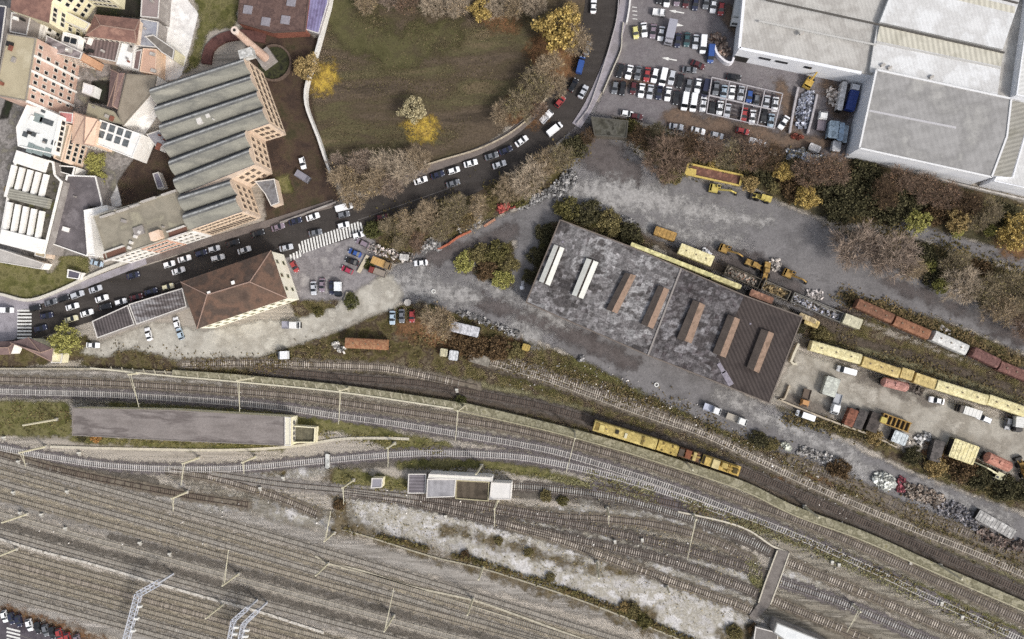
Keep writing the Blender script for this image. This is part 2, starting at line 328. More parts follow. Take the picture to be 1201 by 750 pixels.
sheet('dark_bed', Z(), mat('dark_track_bed', ['#4b4138', '#5a4f44', '#51473c', '#645a4e'], size=4, grain=0.3, gsize=0.4, soft=(1.0, 1.8, 3.0)),
      ribbons=[([(300, 431), (413, 446), (493, 453), (573, 468), (640, 481), (700, 496), (780, 520), (862, 552), (960, 593), (1051, 632), (1141, 671), (1201, 698), (1250, 720)], 17), ([(560, 425), (640, 446), (720, 474), (800, 500), (880, 536), (960, 573)], 12), ([(600, 425), (680, 454), (741, 475), (800, 498), (853, 521)], 11), ([(985, 395), (1060, 415), (1140, 440), (1201, 462)], 8), ([(740, 262), (790, 290), (850, 322), (930, 358), (985, 384)], 16)])
# roads and hard standings
sheet('yard_road', Z(), m_yard, ribbons=[([(690, 150), (700, 190), (735, 225), (800, 243), (880, 262), (960, 295), (1040, 335), (1110, 356), (1201, 398), (1270, 420)], [60, 80, 74, 70, 68, 62, 44, 34, 26, 26]),
    ([(715, 215), (660, 240), (600, 265), (555, 290), (520, 310), (480, 330)], [40, 30, 28, 34, 50, 50]), ([(480, 328), (545, 345), (620, 370), (700, 406), (760, 438), (830, 470), (900, 500), (1000, 545), (1100, 588), (1201, 625), (1270, 650)], [34, 48, 44, 42, 44, 44, 44, 34, 34, 36, 36]),
    ([(1050, 264), (1110, 282), (1160, 296), (1201, 309), (1260, 325)], 13), ([(620, 280), (612, 320), (622, 360)], 26)], polys=[[(740, 262), (800, 270), (1000, 340), (985, 372), (940, 368), (860, 335)]], margin=5)
sheet('yard_dark_patches', Z(), m_yarddark, ribbons=[([(690, 165), (712, 190), (730, 205)], 40), ([(560, 350), (640, 380), (740, 425)], 16), ([(1040, 330), (1110, 356), (1201, 398)], 10), ([(820, 300), (880, 310), (930, 335)], 20), ([(500, 305), (560, 290), (600, 272)], 16)])
sheet('yard_dust', Z(), m_yardpale, ribbons=[([(675, 222), (720, 228), (760, 234), (830, 250), (900, 262)], [18, 34, 30, 18, 6]), ([(760, 262), (810, 272), (860, 285)], 10), ([(560, 330), (620, 360), (660, 378)], 8), ([(440, 340), (490, 338), (550, 348)], 20), ([(455, 330), (500, 322)], 12), ([(845, 465), (900, 490), (930, 505), (1000, 535)], 13), ([(1090, 575), (1150, 598), (1180, 610)], 9), ([(980, 540), (1020, 556)], 14), ([(605, 385), (628, 395)], 14)])
sheet('gravel_yard', Z(), mat('tan_gravel', ['#9a9488', '#a7a195', '#8d867a', '#b0aa9e'], size=8, grain=0.17, gsize=0.5, soft=SF, lo=0.3, hi=0.7), polys=[[(936, 412), (1000, 432), (1100, 466), (1201, 500), (1260, 520), (1260, 570), (1201, 555), (1150, 538), (1100, 520), (1050, 500), (1000, 486), (960, 478), (905, 470), (925, 430)]])
sheet('gravel_yard_stains', Z(), mat('gravel_stain', ['#6f675f', '#7b7369'], size=4, grain=0.2, gsize=0.5, soft=(2.0, 4.0, 5.0)), ribbons=[([(925, 468), (960, 485)], 14), ([(1010, 440), (1050, 455), (1090, 470)], 8)])
sheet('gravel_road', Z(), m_pale, polys=[[(95, 412), (125, 400), (165, 384), (180, 378), (240, 388), (300, 378), (350, 374), (395, 362), (402, 345), (428, 325), (460, 325), (475, 345), (462, 362), (430, 372), (395, 388), (340, 406), (300, 420), (262, 428), (215, 424), (150, 408), (120, 420)]])
sheet('forecourt', Z(), mat('forecourt_tarmac', ['#7f7a7b', '#8b8686', '#757071', '#979290'], size=6, grain=0.2, gsize=0.6, soft=(1.0, 1.5, 3.0)), polys=[[(330, 300), (425, 268), (440, 285), (452, 318), (432, 332), (402, 352), (352, 352)]])
sheet('street', Z(), m_asph, ribbons=[([(-60, 386), (0, 382), (40, 374), (100, 357), (200, 326), (300, 291), (400, 262), (480, 232), (550, 208), (610, 174), (655, 135), (685, 92), (703, 48), (710, 0), (716, -50)], [40, 44, 50, 46, 46, 44, 42, 42, 42, 46, 48, 46, 46, 46, 46])], margin=2, cell=0.9)
sheet('car_park', Z(), m_park, polys=[[(739, -50), (731, 40), (716, 90), (697, 132), (740, 140), (800, 156), (900, 176), (990, 190), (1012, 90), (870, 60), (890, -50)]])
sheet('car_park_dirt_patch', Z(), m_parkbrown, ribbons=[([(790, 138), (850, 150), (910, 163), (960, 170)], 22), ([(915, 100), (925, 130), (920, 160)], 14), ([(970, 100), (985, 130)], 16), ([(868, 42), (855, 20), (858, 0)], 12), ([(720, 95), (760, 99)], 6)])
sheet('street_plaza', Z(), mat('plaza_slabs', ['#8b868b', '#99949a', '#807b80'], size=7, grain=0.13, gsize=0.5, soft=(0.2, 0.1, 1)), polys=[[(-60, 345), (0, 345), (33, 353), (50, 360), (22, 364), (20, 398), (-5, 402), (-60, 405)]])
sheet('lower_car_park', Z(), mat('dark_lot', ['#4b464c', '#585259', '#423d44'], size=6, grain=0.15, gsize=0.5, soft=(0.4, 0.4, 2)), polys=[[(-60, 690), (0, 716), (60, 734), (112, 752), (130, 800), (-60, 800)]])
sheet('brown_bank', Z(), m_obrn, ribbons=[([(-40, 704), (0, 714), (40, 726), (80, 738), (130, 756)], 7)], kind='structure')
# courtyards west of the factory
sheet('courtyard', Z(), m_soil, polys=[[(283, 30), (340, 20), (376, 50), (364, 112), (374, 165), (392, 215), (400, 232), (312, 264), (300, 120)], [(172, 160), (200, 175), (214, 222), (143, 244), (132, 206), (150, 185)]])
sheet('lawn', Z(), m_lawn, polys=[[(215, -50), (290, -50), (276, 30), (244, 38), (232, 78), (218, 85), (236, 25)], [(-60, 295), (0, 303), (62, 320), (74, 296), (104, 302), (106, 318), (80, 336), (33, 352), (0, 344), (-60, 344)], [(322, 210), (340, 205), (343, 225), (326, 228)]])
sheet('paved_yard', Z(), m_white, polys=[[(186, -50), (219, -50), (220, 0), (233, 16), (222, 60), (212, 92), (180, 98), (184, 55), (190, 25)], [(182, 106), (190, 128), (164, 168), (140, 150), (168, 116)], [(112, 196), (134, 204), (144, 242), (122, 244)], [(96, 246), (110, 250), (116, 306), (104, 304)]])
sheet('grey_yard', Z(), m_whiteg, polys=[[(40, -40), (190, -40), (184, 100), (140, 150), (165, 175), (140, 210), (100, 300), (60, 300), (-40, 300), (-40, -40)]])
sheet('dark_court', Z(), mat('dark_garden', ['#262420', '#312e29', '#2b3020'], size=5, grain=0.25, gsize=0.5, soft=(0.5, 0.6, 2)), polys=[[(122, -30), (170, -30), (166, 22), (112, 18)], [(108, 95), (132, 96), (128, 124), (106, 120)], [(22, 60), (32, 60), (10, 140), (0, 140)]])
# leaf litter below the trees
sheet('fallen_leaves', Z(), m_ybrn, ribbons=[([(488, 150), (500, 152)], 26), ([(384, 88), (378, 98)], 24)], kind='stuff')
sheet('brown_leaves', Z(), m_obrn, ribbons=[([(600, 130), (625, 135)], 26), ([(640, 60), (655, 75)], 40), ([(575, 25), (600, 30)], 16), ([(1180, 290), (1195, 296)], 14), ([(480, 385), (560, 410), (600, 412)], 22), ([(1090, 530), (1150, 552)], 14), ([(905, 560), (990, 560)], 6)], kind='stuff')

# pavements with a kerb
for nm, pts, w, m in [('pavement', [(-60, 346), (0, 348), (33, 355), (62, 348), (120, 326), (172, 306)], 2.2, m_pave), ('pavement', [(172, 306), (240, 285), (310, 264), (392, 238)], 2.2, m_pavetan),
                      ('pavement', [(440, 226), (500, 200), (560, 178), (600, 157), (640, 122)], 2.4, m_pavetan), ('pavement', [(738, -50), (733, 0), (724, 45), (710, 82), (692, 122), (676, 148)], 3.0, m_pave)]:
    o = strip(nm, pts, w, 0.0, 0.30, m).build(nm, m); o['kind'] = 'structure'
# painted markings
mp = flat('road_paint', '#d9d8d3', rough=0.8, grain=0.2)
def paint(name, quads, m=mp, z=0.16):
    mb = MB()
    for q in quads: mb.quad(*[P(u, v, z) for u, v in q])
    o = mb.build(name, m); o['kind'] = 'structure'; return o
zq = zz[0]+0.01
n = 22; qs = []
for i in range(n):
    t = i/(n-1); u = 352+(424-352)*t; v = 291.5+(266.5-291.5)*t; h = 7.2 if 0 < i < 21 else 5
    qs.append([(u-1.0-1.4, v-h), (u+1.0-1.4, v-h-0.4), (u+1.0+1.2, v+h-0.4), (u-1.0+1.2, v+h)])
for i in range(4): u = 341+i*3.6; v = 303-i*1.8; qs.append([(u-1.4, v-4), (u+.6, v-4.5), (u+1.8, v+3.5), (u-.2, v+4)])
paint('crosswalk_marking', qs, z=zq)
paint('crosswalk_marking', [[(20, 363.5+i*4.0), (37, 363.5+i*4.0), (37, 365.6+i*4.0), (20, 365.6+i*4.0)] for i in range(9)], z=zq)
paint('crosswalk_marking', [[(8, 736+i*4.2), (24, 740+i*4.2), (23.5, 742+i*4.2), (7.5, 738+i*4.2)] for i in range(4)], z=zq)
for (u, v, a) in [(793.5, 14, 190), (793, 29, 10), (785, 69.5, 190)]:
    c, s = math.cos(math.radians(a)), math.sin(math.radians(a)); R = lambda x, y: (u+x*c-y*s, v+x*s+y*c)
    mb = MB(); zq2 = zq
    mb.quad(*[P(*R(x, y), zq2) for x, y in [(-9, -.7), (1, -.7), (1, .7), (-9, .7)]]); mb.add([P(*R(x, y), zq2) for x, y in [(1, -2.0), (9, 0), (1, 2.0)]], [(0, 1, 2)])
    o = mb.build('arrow_marking', mp); o['kind'] = 'structure'
paint('bay_marking', [[(741.5+i*.2, 8+i*4.6), (747+i*.2, 8.6+i*4.6), (747+i*.2, 9.4+i*4.6), (741.5+i*.2, 8.8+i*4.6)] for i in range(4)], z=zq)
paint('lane_marking', [[(150, 352), (330, 290), (330.2, 290.5), (150.2, 352.6)], [(420, 258), (540, 216), (540.2, 216.6), (420.2, 258.6)], [(24, 745), (60, 758), (60, 759), (24, 746)]], m=flat('faded_paint', '#6e6965', grain=0.3), z=zq)

# ------------------------------------------------------------------ railway tracks
m_rail = flat('rail_rust', '#584b42', rough=0.6, grain=0.25)
m_railb = flat('rail_bright', '#b5ada6', rough=0.5, grain=0.2)
m_rail_low = flat('rail_tan', '#665d53', rough=0.6, grain=0.25)
m_rail_pale = flat('rail_pale', '#b0a694', rough=0.6, grain=0.2)
SU = 1.15
SLP = {'c': mat('sleeper_concrete', bright(['#918f8a'], SU), grain=0.25, island=0.3), 'C': mat('sleeper_bright', bright(['#a3a19e'], SU), grain=0.2, island=0.2), 'b': mat('sleeper_brown', bright(['#78716a'], SU), grain=0.25, island=0.35), 'p': mat('sleeper_pale', bright(['#988f85'], SU), grain=0.25, island=0.4), 'g': mat('sleeper_grey', ['#8b877e'], grain=0.3, island=0.16), 'l': mat('sleeper_tan', ['#8f897d'], grain=0.3, island=0.16),
       'd': mat('sleeper_dark', bright(['#4b4038'], SU), grain=0.2, island=0.3), 'w': mat('sleeper_weathered', bright(['#857d74'], SU), grain=0.25, island=0.4)}
BED = {'dark': ['#504943', '#5e564f', '#48413b'], 'pur': ['#5c5656', '#6a6363', '#534d4d'], 'brown': ['#665d52', '#746a5c', '#595147'], 'grey': ['#7b746e', '#8a837c', '#716a64'], 'tan': ['#857b6d', '#938978', '#7a7062'], 'low': ['#7b746a', '#8d867b', '#726b61', '#958e84'], 'lowb': ['#797061', '#897f6f', '#6d6455', '#918777']}
def track(pts, sl, bed, rail=m_rail, keep=1.0, bw=13, gap=0.68, label=None):
    p = catmull(PP(pts), 1.5); seg = np.linalg.norm(np.diff(p, axis=0), axis=1); cum = np.concatenate([[0], np.cumsum(seg)])
    root = thing('railway_track', None, None, (float(p[0][0]), float(p[0][1]), 0)); root['kind'] = 'structure'
    if label: root['label'] = label
    sheet('track_bed', Z(), mat('bed_'+bed, bright(BED[bed], 1.1 if bed.startswith('low') else 1.02), size=3, grain=0.36, gsize=0.4, soft=(0.7, 1.5, 1.8)), ribbons=[([tuple(q) for q in pts2(pts)], bw)], margin=1.6, cell=0.8)
    zsl = zz[0]+(-0.055 if bed.startswith('low') else 0.0); zb = zsl+.09
    for off in (0.75, -0.75):
        mb = MB(); band(mb, p, 0.15, zb, zb+0.15, 0, off); mb.build('rail', rail, root)
    mb = MB(); L = cum[-1]; k = 0
    for s in np.arange(0, L, gap):
        if keep < 1 and mnoise.noise(Vector((s*0.06, pts[0][1]*3.3, 0)))*0.5+0.5+random.uniform(-.15, .15) > keep: continue
        i = min(np.searchsorted(cum, s, 'right')-1, len(p)-2); t = (s-cum[i])/max(seg[i], 1e-6); c = p[i]+(p[i+1]-p[i])*t; d = p[i+1]-p[i]
        mb.box((c[0], c[1], zsl), (0.23, 2.15, 0.2), rz=math.atan2(d[1], d[0])+random.uniform(-.02, .02))
    o = mb.build('sleepers', SLP[sl], root); o['kind'] = 'stuff'
    return root
def pts2(pts): return [tuple(q) for q in catmull(pts, 8.0)]
TR = [
 ([(-60, 441), (0, 445), (130, 450), (307, 461.5), (397, 472), (533, 492), (600, 503), (672, 520.5), (773, 550), (867, 585), (930, 608), (1009, 641), (1099, 682), (1201, 729), (1270, 762)], 'b', 'brown', m_rail, .9),
 ([(-60, 455), (0, 459), (150, 464), (307, 475.5), (397, 488), (467, 497.5), (531, 508), (613, 522), (667, 534), (773, 567), (867, 602), (930, 627), (1009, 662), (1099, 705), (1201, 752), (1270, 786)], 'c', 'pur', m_railb, 1),
 ([(-60, 512), (0, 525), (53, 535), (123, 545.5), (200, 550), (280, 549), (381, 540), (467, 533), (520, 531.5), (600, 535.5), (653, 543.5), (720, 559), (790, 580), (850, 602)], 'C', 'pur', m_railb, 1),
 ([(596, 570), (640, 573), (722, 584), (803, 606), (864, 628), (903, 647)], 'c', 'dark', m_rail, 1), ([(924, 660), (972, 679), (1043, 709), (1119, 742), (1180, 772)], 'p', 'brown', m_rail, .75),
 ([(560, 590), (640, 604), (712, 609), (770, 616), (830, 632), (880, 656)], 'b', 'brown', m_rail, .9), ([(483, 583), (547, 593), (636, 608), (712, 623), (788, 641), (864, 662), (891, 672)], 'b', 'dark', m_rail, 1), ([(911, 681), (992, 709), (1068, 742), (1130, 770)], 'c', 'pur', m_rail, 1),
 ([(403, 577), (483, 589), (560, 607), (649, 627), (712, 641), (788, 659), (850, 681), (888, 696)], 'w', 'dark', m_rail, 1), ([(906, 704), (992, 740), (1060, 770)], 'p', 'brown', m_rail, .7),
 ([(600, 617), (649, 631), (712, 654), (788, 682), (864, 709), (884, 718)], 'p', 'brown', m_rail, .75),
 ([(0, 532), (53, 547), (91, 556), (160, 570), (231, 583), (291, 592)], 'd', 'brown', m_rail, .6), ([(200, 553), (246, 560), (291, 572), (333, 586), (372, 603)], 'w', 'brown', m_rail, .9), ([(250, 556), (330, 568), (403, 575), (483, 583)], 'g', 'grey', m_rail, .95), ([(700, 571), (760, 585), (850, 604)], 'd', 'pur', m_rail, .5),
 ([(300, 431), (333, 436), (413, 444), (493, 450), (573, 464.5), (640, 478), (693, 493), (780, 519), (868, 551), (960, 590), (1051, 629), (1141, 668), (1201, 695), (1270, 725)], 'd', 'dark', m_rail, .95),
 ([(215, 428), (300, 426), (387, 429), (450, 432), (493, 440), (560, 455)], 'p', 'brown', m_rail, .7), ([(576, 425), (640, 444), (720, 473), (780, 494), (827, 510), (885, 538), (960, 573), (1051, 612), (1141, 648), (1201, 674), (1270, 703)], 'w', 'brown', m_rail_pale, .85),
 ([(600, 425), (680, 454), (741, 475), (800, 498), (853, 521), (876, 533), (920, 552)], 'p', 'brown', m_rail, .85), ([(930, 540), (1000, 568), (1051, 593), (1126, 622), (1201, 655), (1260, 680)], 'b', 'brown', m_rail, .5),
 ([(985, 366), (1020, 366), (1061, 384), (1106, 401), (1150, 419), (1201, 441), (1260, 465)], 'd', 'dark', m_rail, .6), ([(945, 402), (1003, 421), (1060, 439), (1148, 467), (1201, 483), (1260, 503)], 'd', 'brown', m_rail, .6), ([(790, 296), (850, 316), (890, 333), (955, 360), (1000, 379)], 'd', 'dark', m_rail, .6),
]
for y0, sl, bed, x1, s in [(540, 'g', 'low', 800, .268), (553, 'g', 'lowb', 700, .272), (566, 'g', 'low', 660, .272), (581, 'l', 'lowb', 640, .272), (603, 'g', 'low', 560, .272), (623.5, 'g', 'low', 470, .272), (645, 'l', 'lowb', 400, .272), (657.5, 'b', 'lowb', 360, .272), (670, 'l', 'lowb', 320, .272), (682.5, 'g', 'low', 260, .272), (695, 'g', 'low', 220, .272)]:
    TR.append(([(x, y0+s*x+(0.00003*x*x if y0 < 570 else 0)) for x in (-60, 0, 80, 160, 240, 320, 400, 480, 560, 640, 720, 800) if x <= x1+60], sl, bed, m_rail_low if y0 != 603 else m_rail_pale, .9, 10))
for t in TR: track(*t)
# ------------------------------------------------------------------ buildings
m_glass = mat('window_glass', ['#23262b'], grain=0.1, rough=0.15, spec=0.6)
m_glassb = mat('window_glass_brown', ['#5b4d44', '#6e5f55', '#4a4039'], size=2, grain=0.2, rough=.3)
m_frame = flat('window_frame', '#cfc9bd')
m_dark = flat('dark_metal', '#2b2927')
m_wht = mat('white_render', ['#efece6', '#e5e1da', '#f3f1ec'], size=5, grain=0.06)
m_cream = mat('cream_render', ['#e6ddb8', '#dbd2ac', '#ece5c6'], size=5, grain=0.06)
m_pink = mat('pink_render', ['#c9a896', '#bd9c8a', '#d2b3a2'], size=4, grain=0.08)
m_peach = mat('peach_render', ['#e3c6ac', '#d9ba9f', '#e9cfb8'], size=4, grain=0.08)
m_sand = mat('sandstone_render', ['#d6c0aa', '#c9b29b', '#dfcbb7'], size=4, grain=0.1)
m_greyw = mat('grey_render', ['#99928c', '#8c8580', '#a39d97'], size=4, grain=0.1)
m_brick = mat('brick', ['#7a4a3c', '#8a5645', '#6c4135'], size=3, grain=0.2)
m_bitumen = mat('bitumen_roof', ['#696365', '#756e70', '#5e585a', '#827b7d'], size=8, grain=0.12, lo=0.3, hi=0.7)
m_beige = mat('beige_flat_roof', ['#b3a789', '#a99d80', '#bdb296'], size=8, grain=0.08)
m_olive = mat('olive_flat_roof', ['#8d8676', '#968e7d', '#837c6d', '#9b947f'], size=8, grain=0.1)
m_tile = mat('clay_tiles', ['#866458', '#946f61', '#785950', '#9d7868'], size=5, grain=0.15, gsize=0.35, lo=0.3, hi=0.7)
m_tileb = mat('old_brown_tiles', ['#4d3f37', '#5d4c41', '#6e5546', '#50433b', '#5f5047'], size=7, grain=0.2, gsize=0.35, lo=0.3, hi=0.7)
m_tilep = mat('purple_brown_tiles', ['#6e5a58', '#7b6662', '#63514f'], size=4, grain=0.15)
m_concr = mat('concrete', ['#b3ada6', '#a59f98', '#bfbab3'], size=4, grain=0.1)
m_parap = flat('parapet_coping', '#cfcac3', grain=0.1)
WIN = {}
def window_mesh(w, h, frame=None):
    k = (round(w, 2), round(h, 2), frame.name if frame else '')
    if k not in WIN:
        mb = MB(); mb.box((0, 0.02, 0), (w, 0.05, h), mi=0); gl = m_glassb if frame and frame.name.startswith('sand') else m_glass
        f = 0.14
        for c, d in [((0, .04, h/2), (w+2*f, .12, f)), ((0, .06, -h/2), (w+2.6*f, .2, f)), ((-w/2, .04, 0), (f, .12, h)), ((w/2, .04, 0), (f, .12, h))]: mb.box(c, d, mi=1)
        WIN[k] = mb.mesh('window', [gl, frame or m_frame])
    return WIN[k]
def put_windows(root, a, b, z0, z1, rows, cols, w=1.3, h=1.5, frame=None, skip=0.0, name='window', inset=1.0):
    """windows on the wall from a to b (world xy), outward normal to the right of a->b"""
    a, b = Vector((*a, 0)), Vector((*b, 0)); d = b-a; L = d.length; d.normalize(); n = Vector((d.y, -d.x, 0)); me = window_mesh(w, h, frame); base = worldloc(root)
    for r in range(rows):
        z = z0+(z1-z0)*(r+0.55)/rows
        for c in range(cols):
            if skip and random.random() < skip: continue
            p = a+d*(inset+(L-2*inset)*(c+0.5)/cols)+n*0.012
            o = link(name, me, root); o.location = Vector((p.x, p.y, z))-base; o.rotation_euler = (0, 0, math.atan2(-n.x, n.y))
def outward(poly, i):
    """edge i of a polygon as (a, b) with the outside on the right"""
    a, b = poly[i], poly[(i+1) % len(poly)]
    return (a, b) if area2(poly) > 0 else (b, a)
def shrink(poly, d):
    c = np.mean(poly, 0); return [tuple(np.array(p)-(np.array(p)-c)/max(np.linalg.norm(np.array(p)-c), 1e-6)*d) for p in poly]
def block(name, label, cat, px, h, wall, roof, parapet=0.4, wins=(), ww=(1.3, 1.5), pw=0.3, pm=None, frame=None, skip=0.0, group=None, slab=0.25):
    """flat-roofed block; px = roof outline in picture pixels at height h; wins = (edge index, rows, columns)"""
    poly = PP(px, h); 
    if area2(poly) < 0: poly = poly[::-1]; k = len(poly); wins = [((k-2-i) % k, r, c) for i, r, c in wins]
    c = np.mean(poly, 0); root = thing(name, label, cat, (c[0], c[1], 0), group=group)
    MB().prism(poly, 0, h-slab, top=False).build('wall', wall, root)
    MB().prism(poly, h-slab, h, mi=0, bottom=True).build('roof', roof, root)
    if parapet:
        mb = MB(); n = len(poly)
        for i in range(n):
            a, b = np.array(poly[i]), np.array(poly[(i+1) % n]); d = b-a; L = np.linalg.norm(d); d /= L; nn = np.array([-d[1], d[0]]); m_ = (a+b)/2+nn*(pw/2-0.02)
            mb.box((m_[0], m_[1], h+parapet/2+0.002*i), (L-0.01, pw, parapet), rz=math.atan2(d[1], d[0]))
        mb.build('parapet', pm or m_parap, root)
    for i, r, cc in wins:
        a, b = outward(poly, i); put_windows(root, a, b, 0.6, h-0.4, r, cc, ww[0], ww[1], frame, skip)
    return root, poly
def roofbox(root, u, v, z, d, rot, m, name='roof_unit', h=1.0):
    p = P(u, v, z); MB().box((p.x, p.y, z+h/2+0.01), (d[0], d[1], h), rz=ang(rot)).build(name, m, root)
def pitched(name, label, cat, px, ridge, h, hr, wall, roof, overhang=0.5, wins=(), frame=None, ww=(1.2, 1.6), group=None):
    """px: four eave corners (px at height h) in order; ridge: two px points at height hr, running from edge 3-0 to edge 1-2"""
    e = [P(u, v, h) for u, v in px]; r = [P(u, v, hr) for u, v in ridge]; poly = [(p.x, p.y) for p in e]; c = np.mean(poly, 0)
    root = thing(name, label, cat, (c[0], c[1], 0), group=group)
    w = shrink(poly, overhang); MB().prism(w, 0, h-0.05, top=False).build('wall', wall, root)
    mb = MB(); A, B, C, D = e; mb.quad(A, B, r[1], r[0]); mb.quad(C, D, r[0], r[1]); mb.add([B, C, r[1]], [(0, 1, 2)]); mb.add([D, A, r[0]], [(0, 1, 2)])
    lo = [Vector((p.x, p.y, h-0.22)) for p in e]
    for i in range(4): j = (i+1) % 4; mb.quad(e[i], e[j], lo[j], lo[i])
    mb.quad(*lo); mb.build('roof', roof, root)
    mb = MB(); mb.bar(r[0]+Vector((0, 0, .08)), r[1]+Vector((0, 0, .08)), .35, .16)
    for p, q in [(A, r[0]), (D, r[0]), (B, r[1]), (C, r[1])]: mb.bar(p+Vector((0, 0, .06)), q+Vector((0, 0, .06)), .28, .14)
    mb.build('ridge_tiles', flat('ridge_tile', '#9a7f70'), root)
    for i, rr, cc in wins:
        a, b = outward(w, i); put_windows(root, a, b, 0.5, h-0.3, rr, cc, ww[0], ww[1], frame)
    return root

# --- station house with the brown hip roof
st = pitched('station_house', 'cream station house with brown tiled hip roof beside the zebra crossing', 'house', [(212, 331), (318, 294), (337, 350), (231, 386)], [(243, 346), (293, 331)], 10.0, 12.6, mat('bright_cream', ['#f1ecda', '#eae3cc'], size=4, grain=.05), m_tileb, overhang=0.3,
             wins=[(1, 2, 3), (0, 2, 9), (2, 2, 9), (3, 2, 3)], ww=(1.0, 1.5), frame=flat('shutter_olive', '#8d8a6c'))
for u, v in [(247, 344), (275, 332)]:
    p = P(u, v, 11.6); MB().box((p.x, p.y, 11.7), (0.8, 0.8, 1.6), rz=0.3).box((p.x, p.y, 12.6), (1.0, 1.0, 0.14), rz=0.3).build('chimney', m_wht, st)

# --- factory with vaulted roof
Lk = [(179+(223-179)*k/8, 103+(270-103)*k/8) for k in range(9)]
Rk = [(288, 68), (295, 88), (303, 107), (310, 126), (316, 145), (295, 173), (299, 192), (279, 229), (285, 248)]
hF = 12.5
fo = [Lk[0], (288, 68), (316, 145), (290, 153), (299, 193), (272, 210), (285, 248), Lk[8]]
fpoly = PP(fo, hF); c = np.mean(fpoly, 0)
fac = thing('vaulted_factory', 'sand coloured factory with eight grey barrel vaults beside the brick chimney', 'factory', (c[0], c[1], 0))
MB().prism(fpoly, 0, hF-0.1, top=True).build('wall', m_sand, fac)
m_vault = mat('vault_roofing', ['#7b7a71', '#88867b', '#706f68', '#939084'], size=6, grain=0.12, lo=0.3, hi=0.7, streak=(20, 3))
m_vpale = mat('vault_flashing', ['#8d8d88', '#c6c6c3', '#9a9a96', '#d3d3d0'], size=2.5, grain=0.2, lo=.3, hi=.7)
m_vdark = mat('vault_gutter_shade', ['#4d4f55', '#5b5d62'], size=3, grain=0.15); m_vshade = mat('vault_roofing_shade', ['#6a6a68', '#777671', '#5f5f5f'], size=4, grain=0.14)  # gutter blue and darker roofing tone paint shade on flanks away from the sun
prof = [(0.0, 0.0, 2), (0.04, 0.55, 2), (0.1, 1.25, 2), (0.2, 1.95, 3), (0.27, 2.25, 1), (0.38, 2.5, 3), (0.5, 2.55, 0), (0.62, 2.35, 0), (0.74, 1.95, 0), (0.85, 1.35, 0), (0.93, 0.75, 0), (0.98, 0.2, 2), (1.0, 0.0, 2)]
for k in range(8):
    l0, l1 = P(*Lk[k], hF), P(*Lk[k+1], hF); r0, r1 = P(*Rk[k], hF), P(*Rk[k+1], hF)
    if k == 4: r0, r1 = P(290, 153, hF), P(295, 173, hF)
    if k == 5: r0, r1 = P(295, 173, hF), P(299, 193, hF)
    if k == 6: r0, r1 = P(272, 210, hF), P(279, 229, hF)
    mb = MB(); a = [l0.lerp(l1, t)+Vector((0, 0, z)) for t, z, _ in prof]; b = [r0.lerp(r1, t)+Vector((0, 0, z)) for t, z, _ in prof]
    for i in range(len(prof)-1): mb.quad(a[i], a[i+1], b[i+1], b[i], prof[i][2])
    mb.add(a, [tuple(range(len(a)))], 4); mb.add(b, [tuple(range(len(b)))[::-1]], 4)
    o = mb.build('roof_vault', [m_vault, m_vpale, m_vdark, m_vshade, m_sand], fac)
for i, r, cc in [(1, 3, 9), (2, 3, 3), (3, 3, 4), (4, 3, 3), (5, 3, 4)]:
    a, b = outward(fpoly, i); put_windows(fac, a, b, 0.5, hF-1.0, r, cc, 2.0 if i == 1 else 1.4, 2.4, flat('sand_frame', '#d9c3a6'))
a, b = outward(fpoly, 6); put_windows(fac, a, b, 6.5, hF-0.6, 2, 12, 1.2, 1.7, flat('sand_frame', '#d9c3a6')); put_windows(fac, a, b, 0.5, 6.0, 1, 14, 1.0, 4.6, flat('sand_frame', '#d9c3a6'))
p = P(290, 64, hF+1); MB().box((p.x, p.y, hF+1.0), (2.6, 4.2, 2.4), rz=ang(75)).build('roof_hut', m_vpale, fac)
for u, v, d in [(236, 143, 1.6), (246, 137, 1.2), (252, 141, .3)]: roofbox(fac, u, v, hF+1.2, (d, d), 70, m_parap, 'roof_vent', 1.3)
# brick chimney in its round pit
pb = P(314.5, 71); ch = thing('brick_chimney', 'tall pale brick factory chimney standing in a round dark pit', 'chimney', pb)
mb = MB(); mb.tube(pb, pb+Vector((0, 0, 21.4)), 1.45, 0.95, n=16); mb.build('shaft', mat('pale_brick', ['#c9ab98', '#bb9c89', '#d3b8a6'], size=2, grain=0.15), ch)
MB().tube(pb+Vector((0, 0, 21.4)), pb+Vector((0, 0, 22.2)), 1.1, 1.1, n=16).build('rim', flat('chimney_rim', '#d8c4b6'), ch)
MB().tube(pb+Vector((0, 0, 22.2)), pb+Vector((0, 0, 22.25)), 0.45, 0.45, n=12).build('flue', m_dark, ch)
MB().box(tuple(pb+Vector((0, 0, 1.2))), (5, 5, 2.4), rz=.6).build('plinth', m_greyw, ch)
pc = P(322, 75); q = thing('round_pit_wall', 'round brown pit wall around the foot of the brick chimney', 'pit wall', pc)
pts = [(pc.x+5.6*math.cos(t), pc.y+5.6*math.sin(t)) for t in np.linspace(-2.6, 2.0, 30)]
mb = MB(); band(mb, np.array(pts), 0.6, 0, 1.0); mb.build('wall', mat('pit_stone', ['#574940', '#67574c'], size=2), q)
mb = MB(); mb.tube(pc+Vector((0, 0, 0.2)), pc+Vector((0, 0, .3)), 5.3, n=24); mb.build('basin', mat('pit_moss', ['#2b2b20', '#3d3f26', '#1f1f1a'], size=2, grain=.3), q)
o = strip('brick_ramp', [(243, 76), (247, 58), (262, 46), (285, 42), (312, 46)], 3.2, 0, 0.9, None).build('brick_ramp', mat('red_brick_paving', ['#573a36', '#66453f', '#4b322f'], size=3, grain=.2))
tag(o, 'curved red brick ramp north of the vaulted factory', 'ramp')
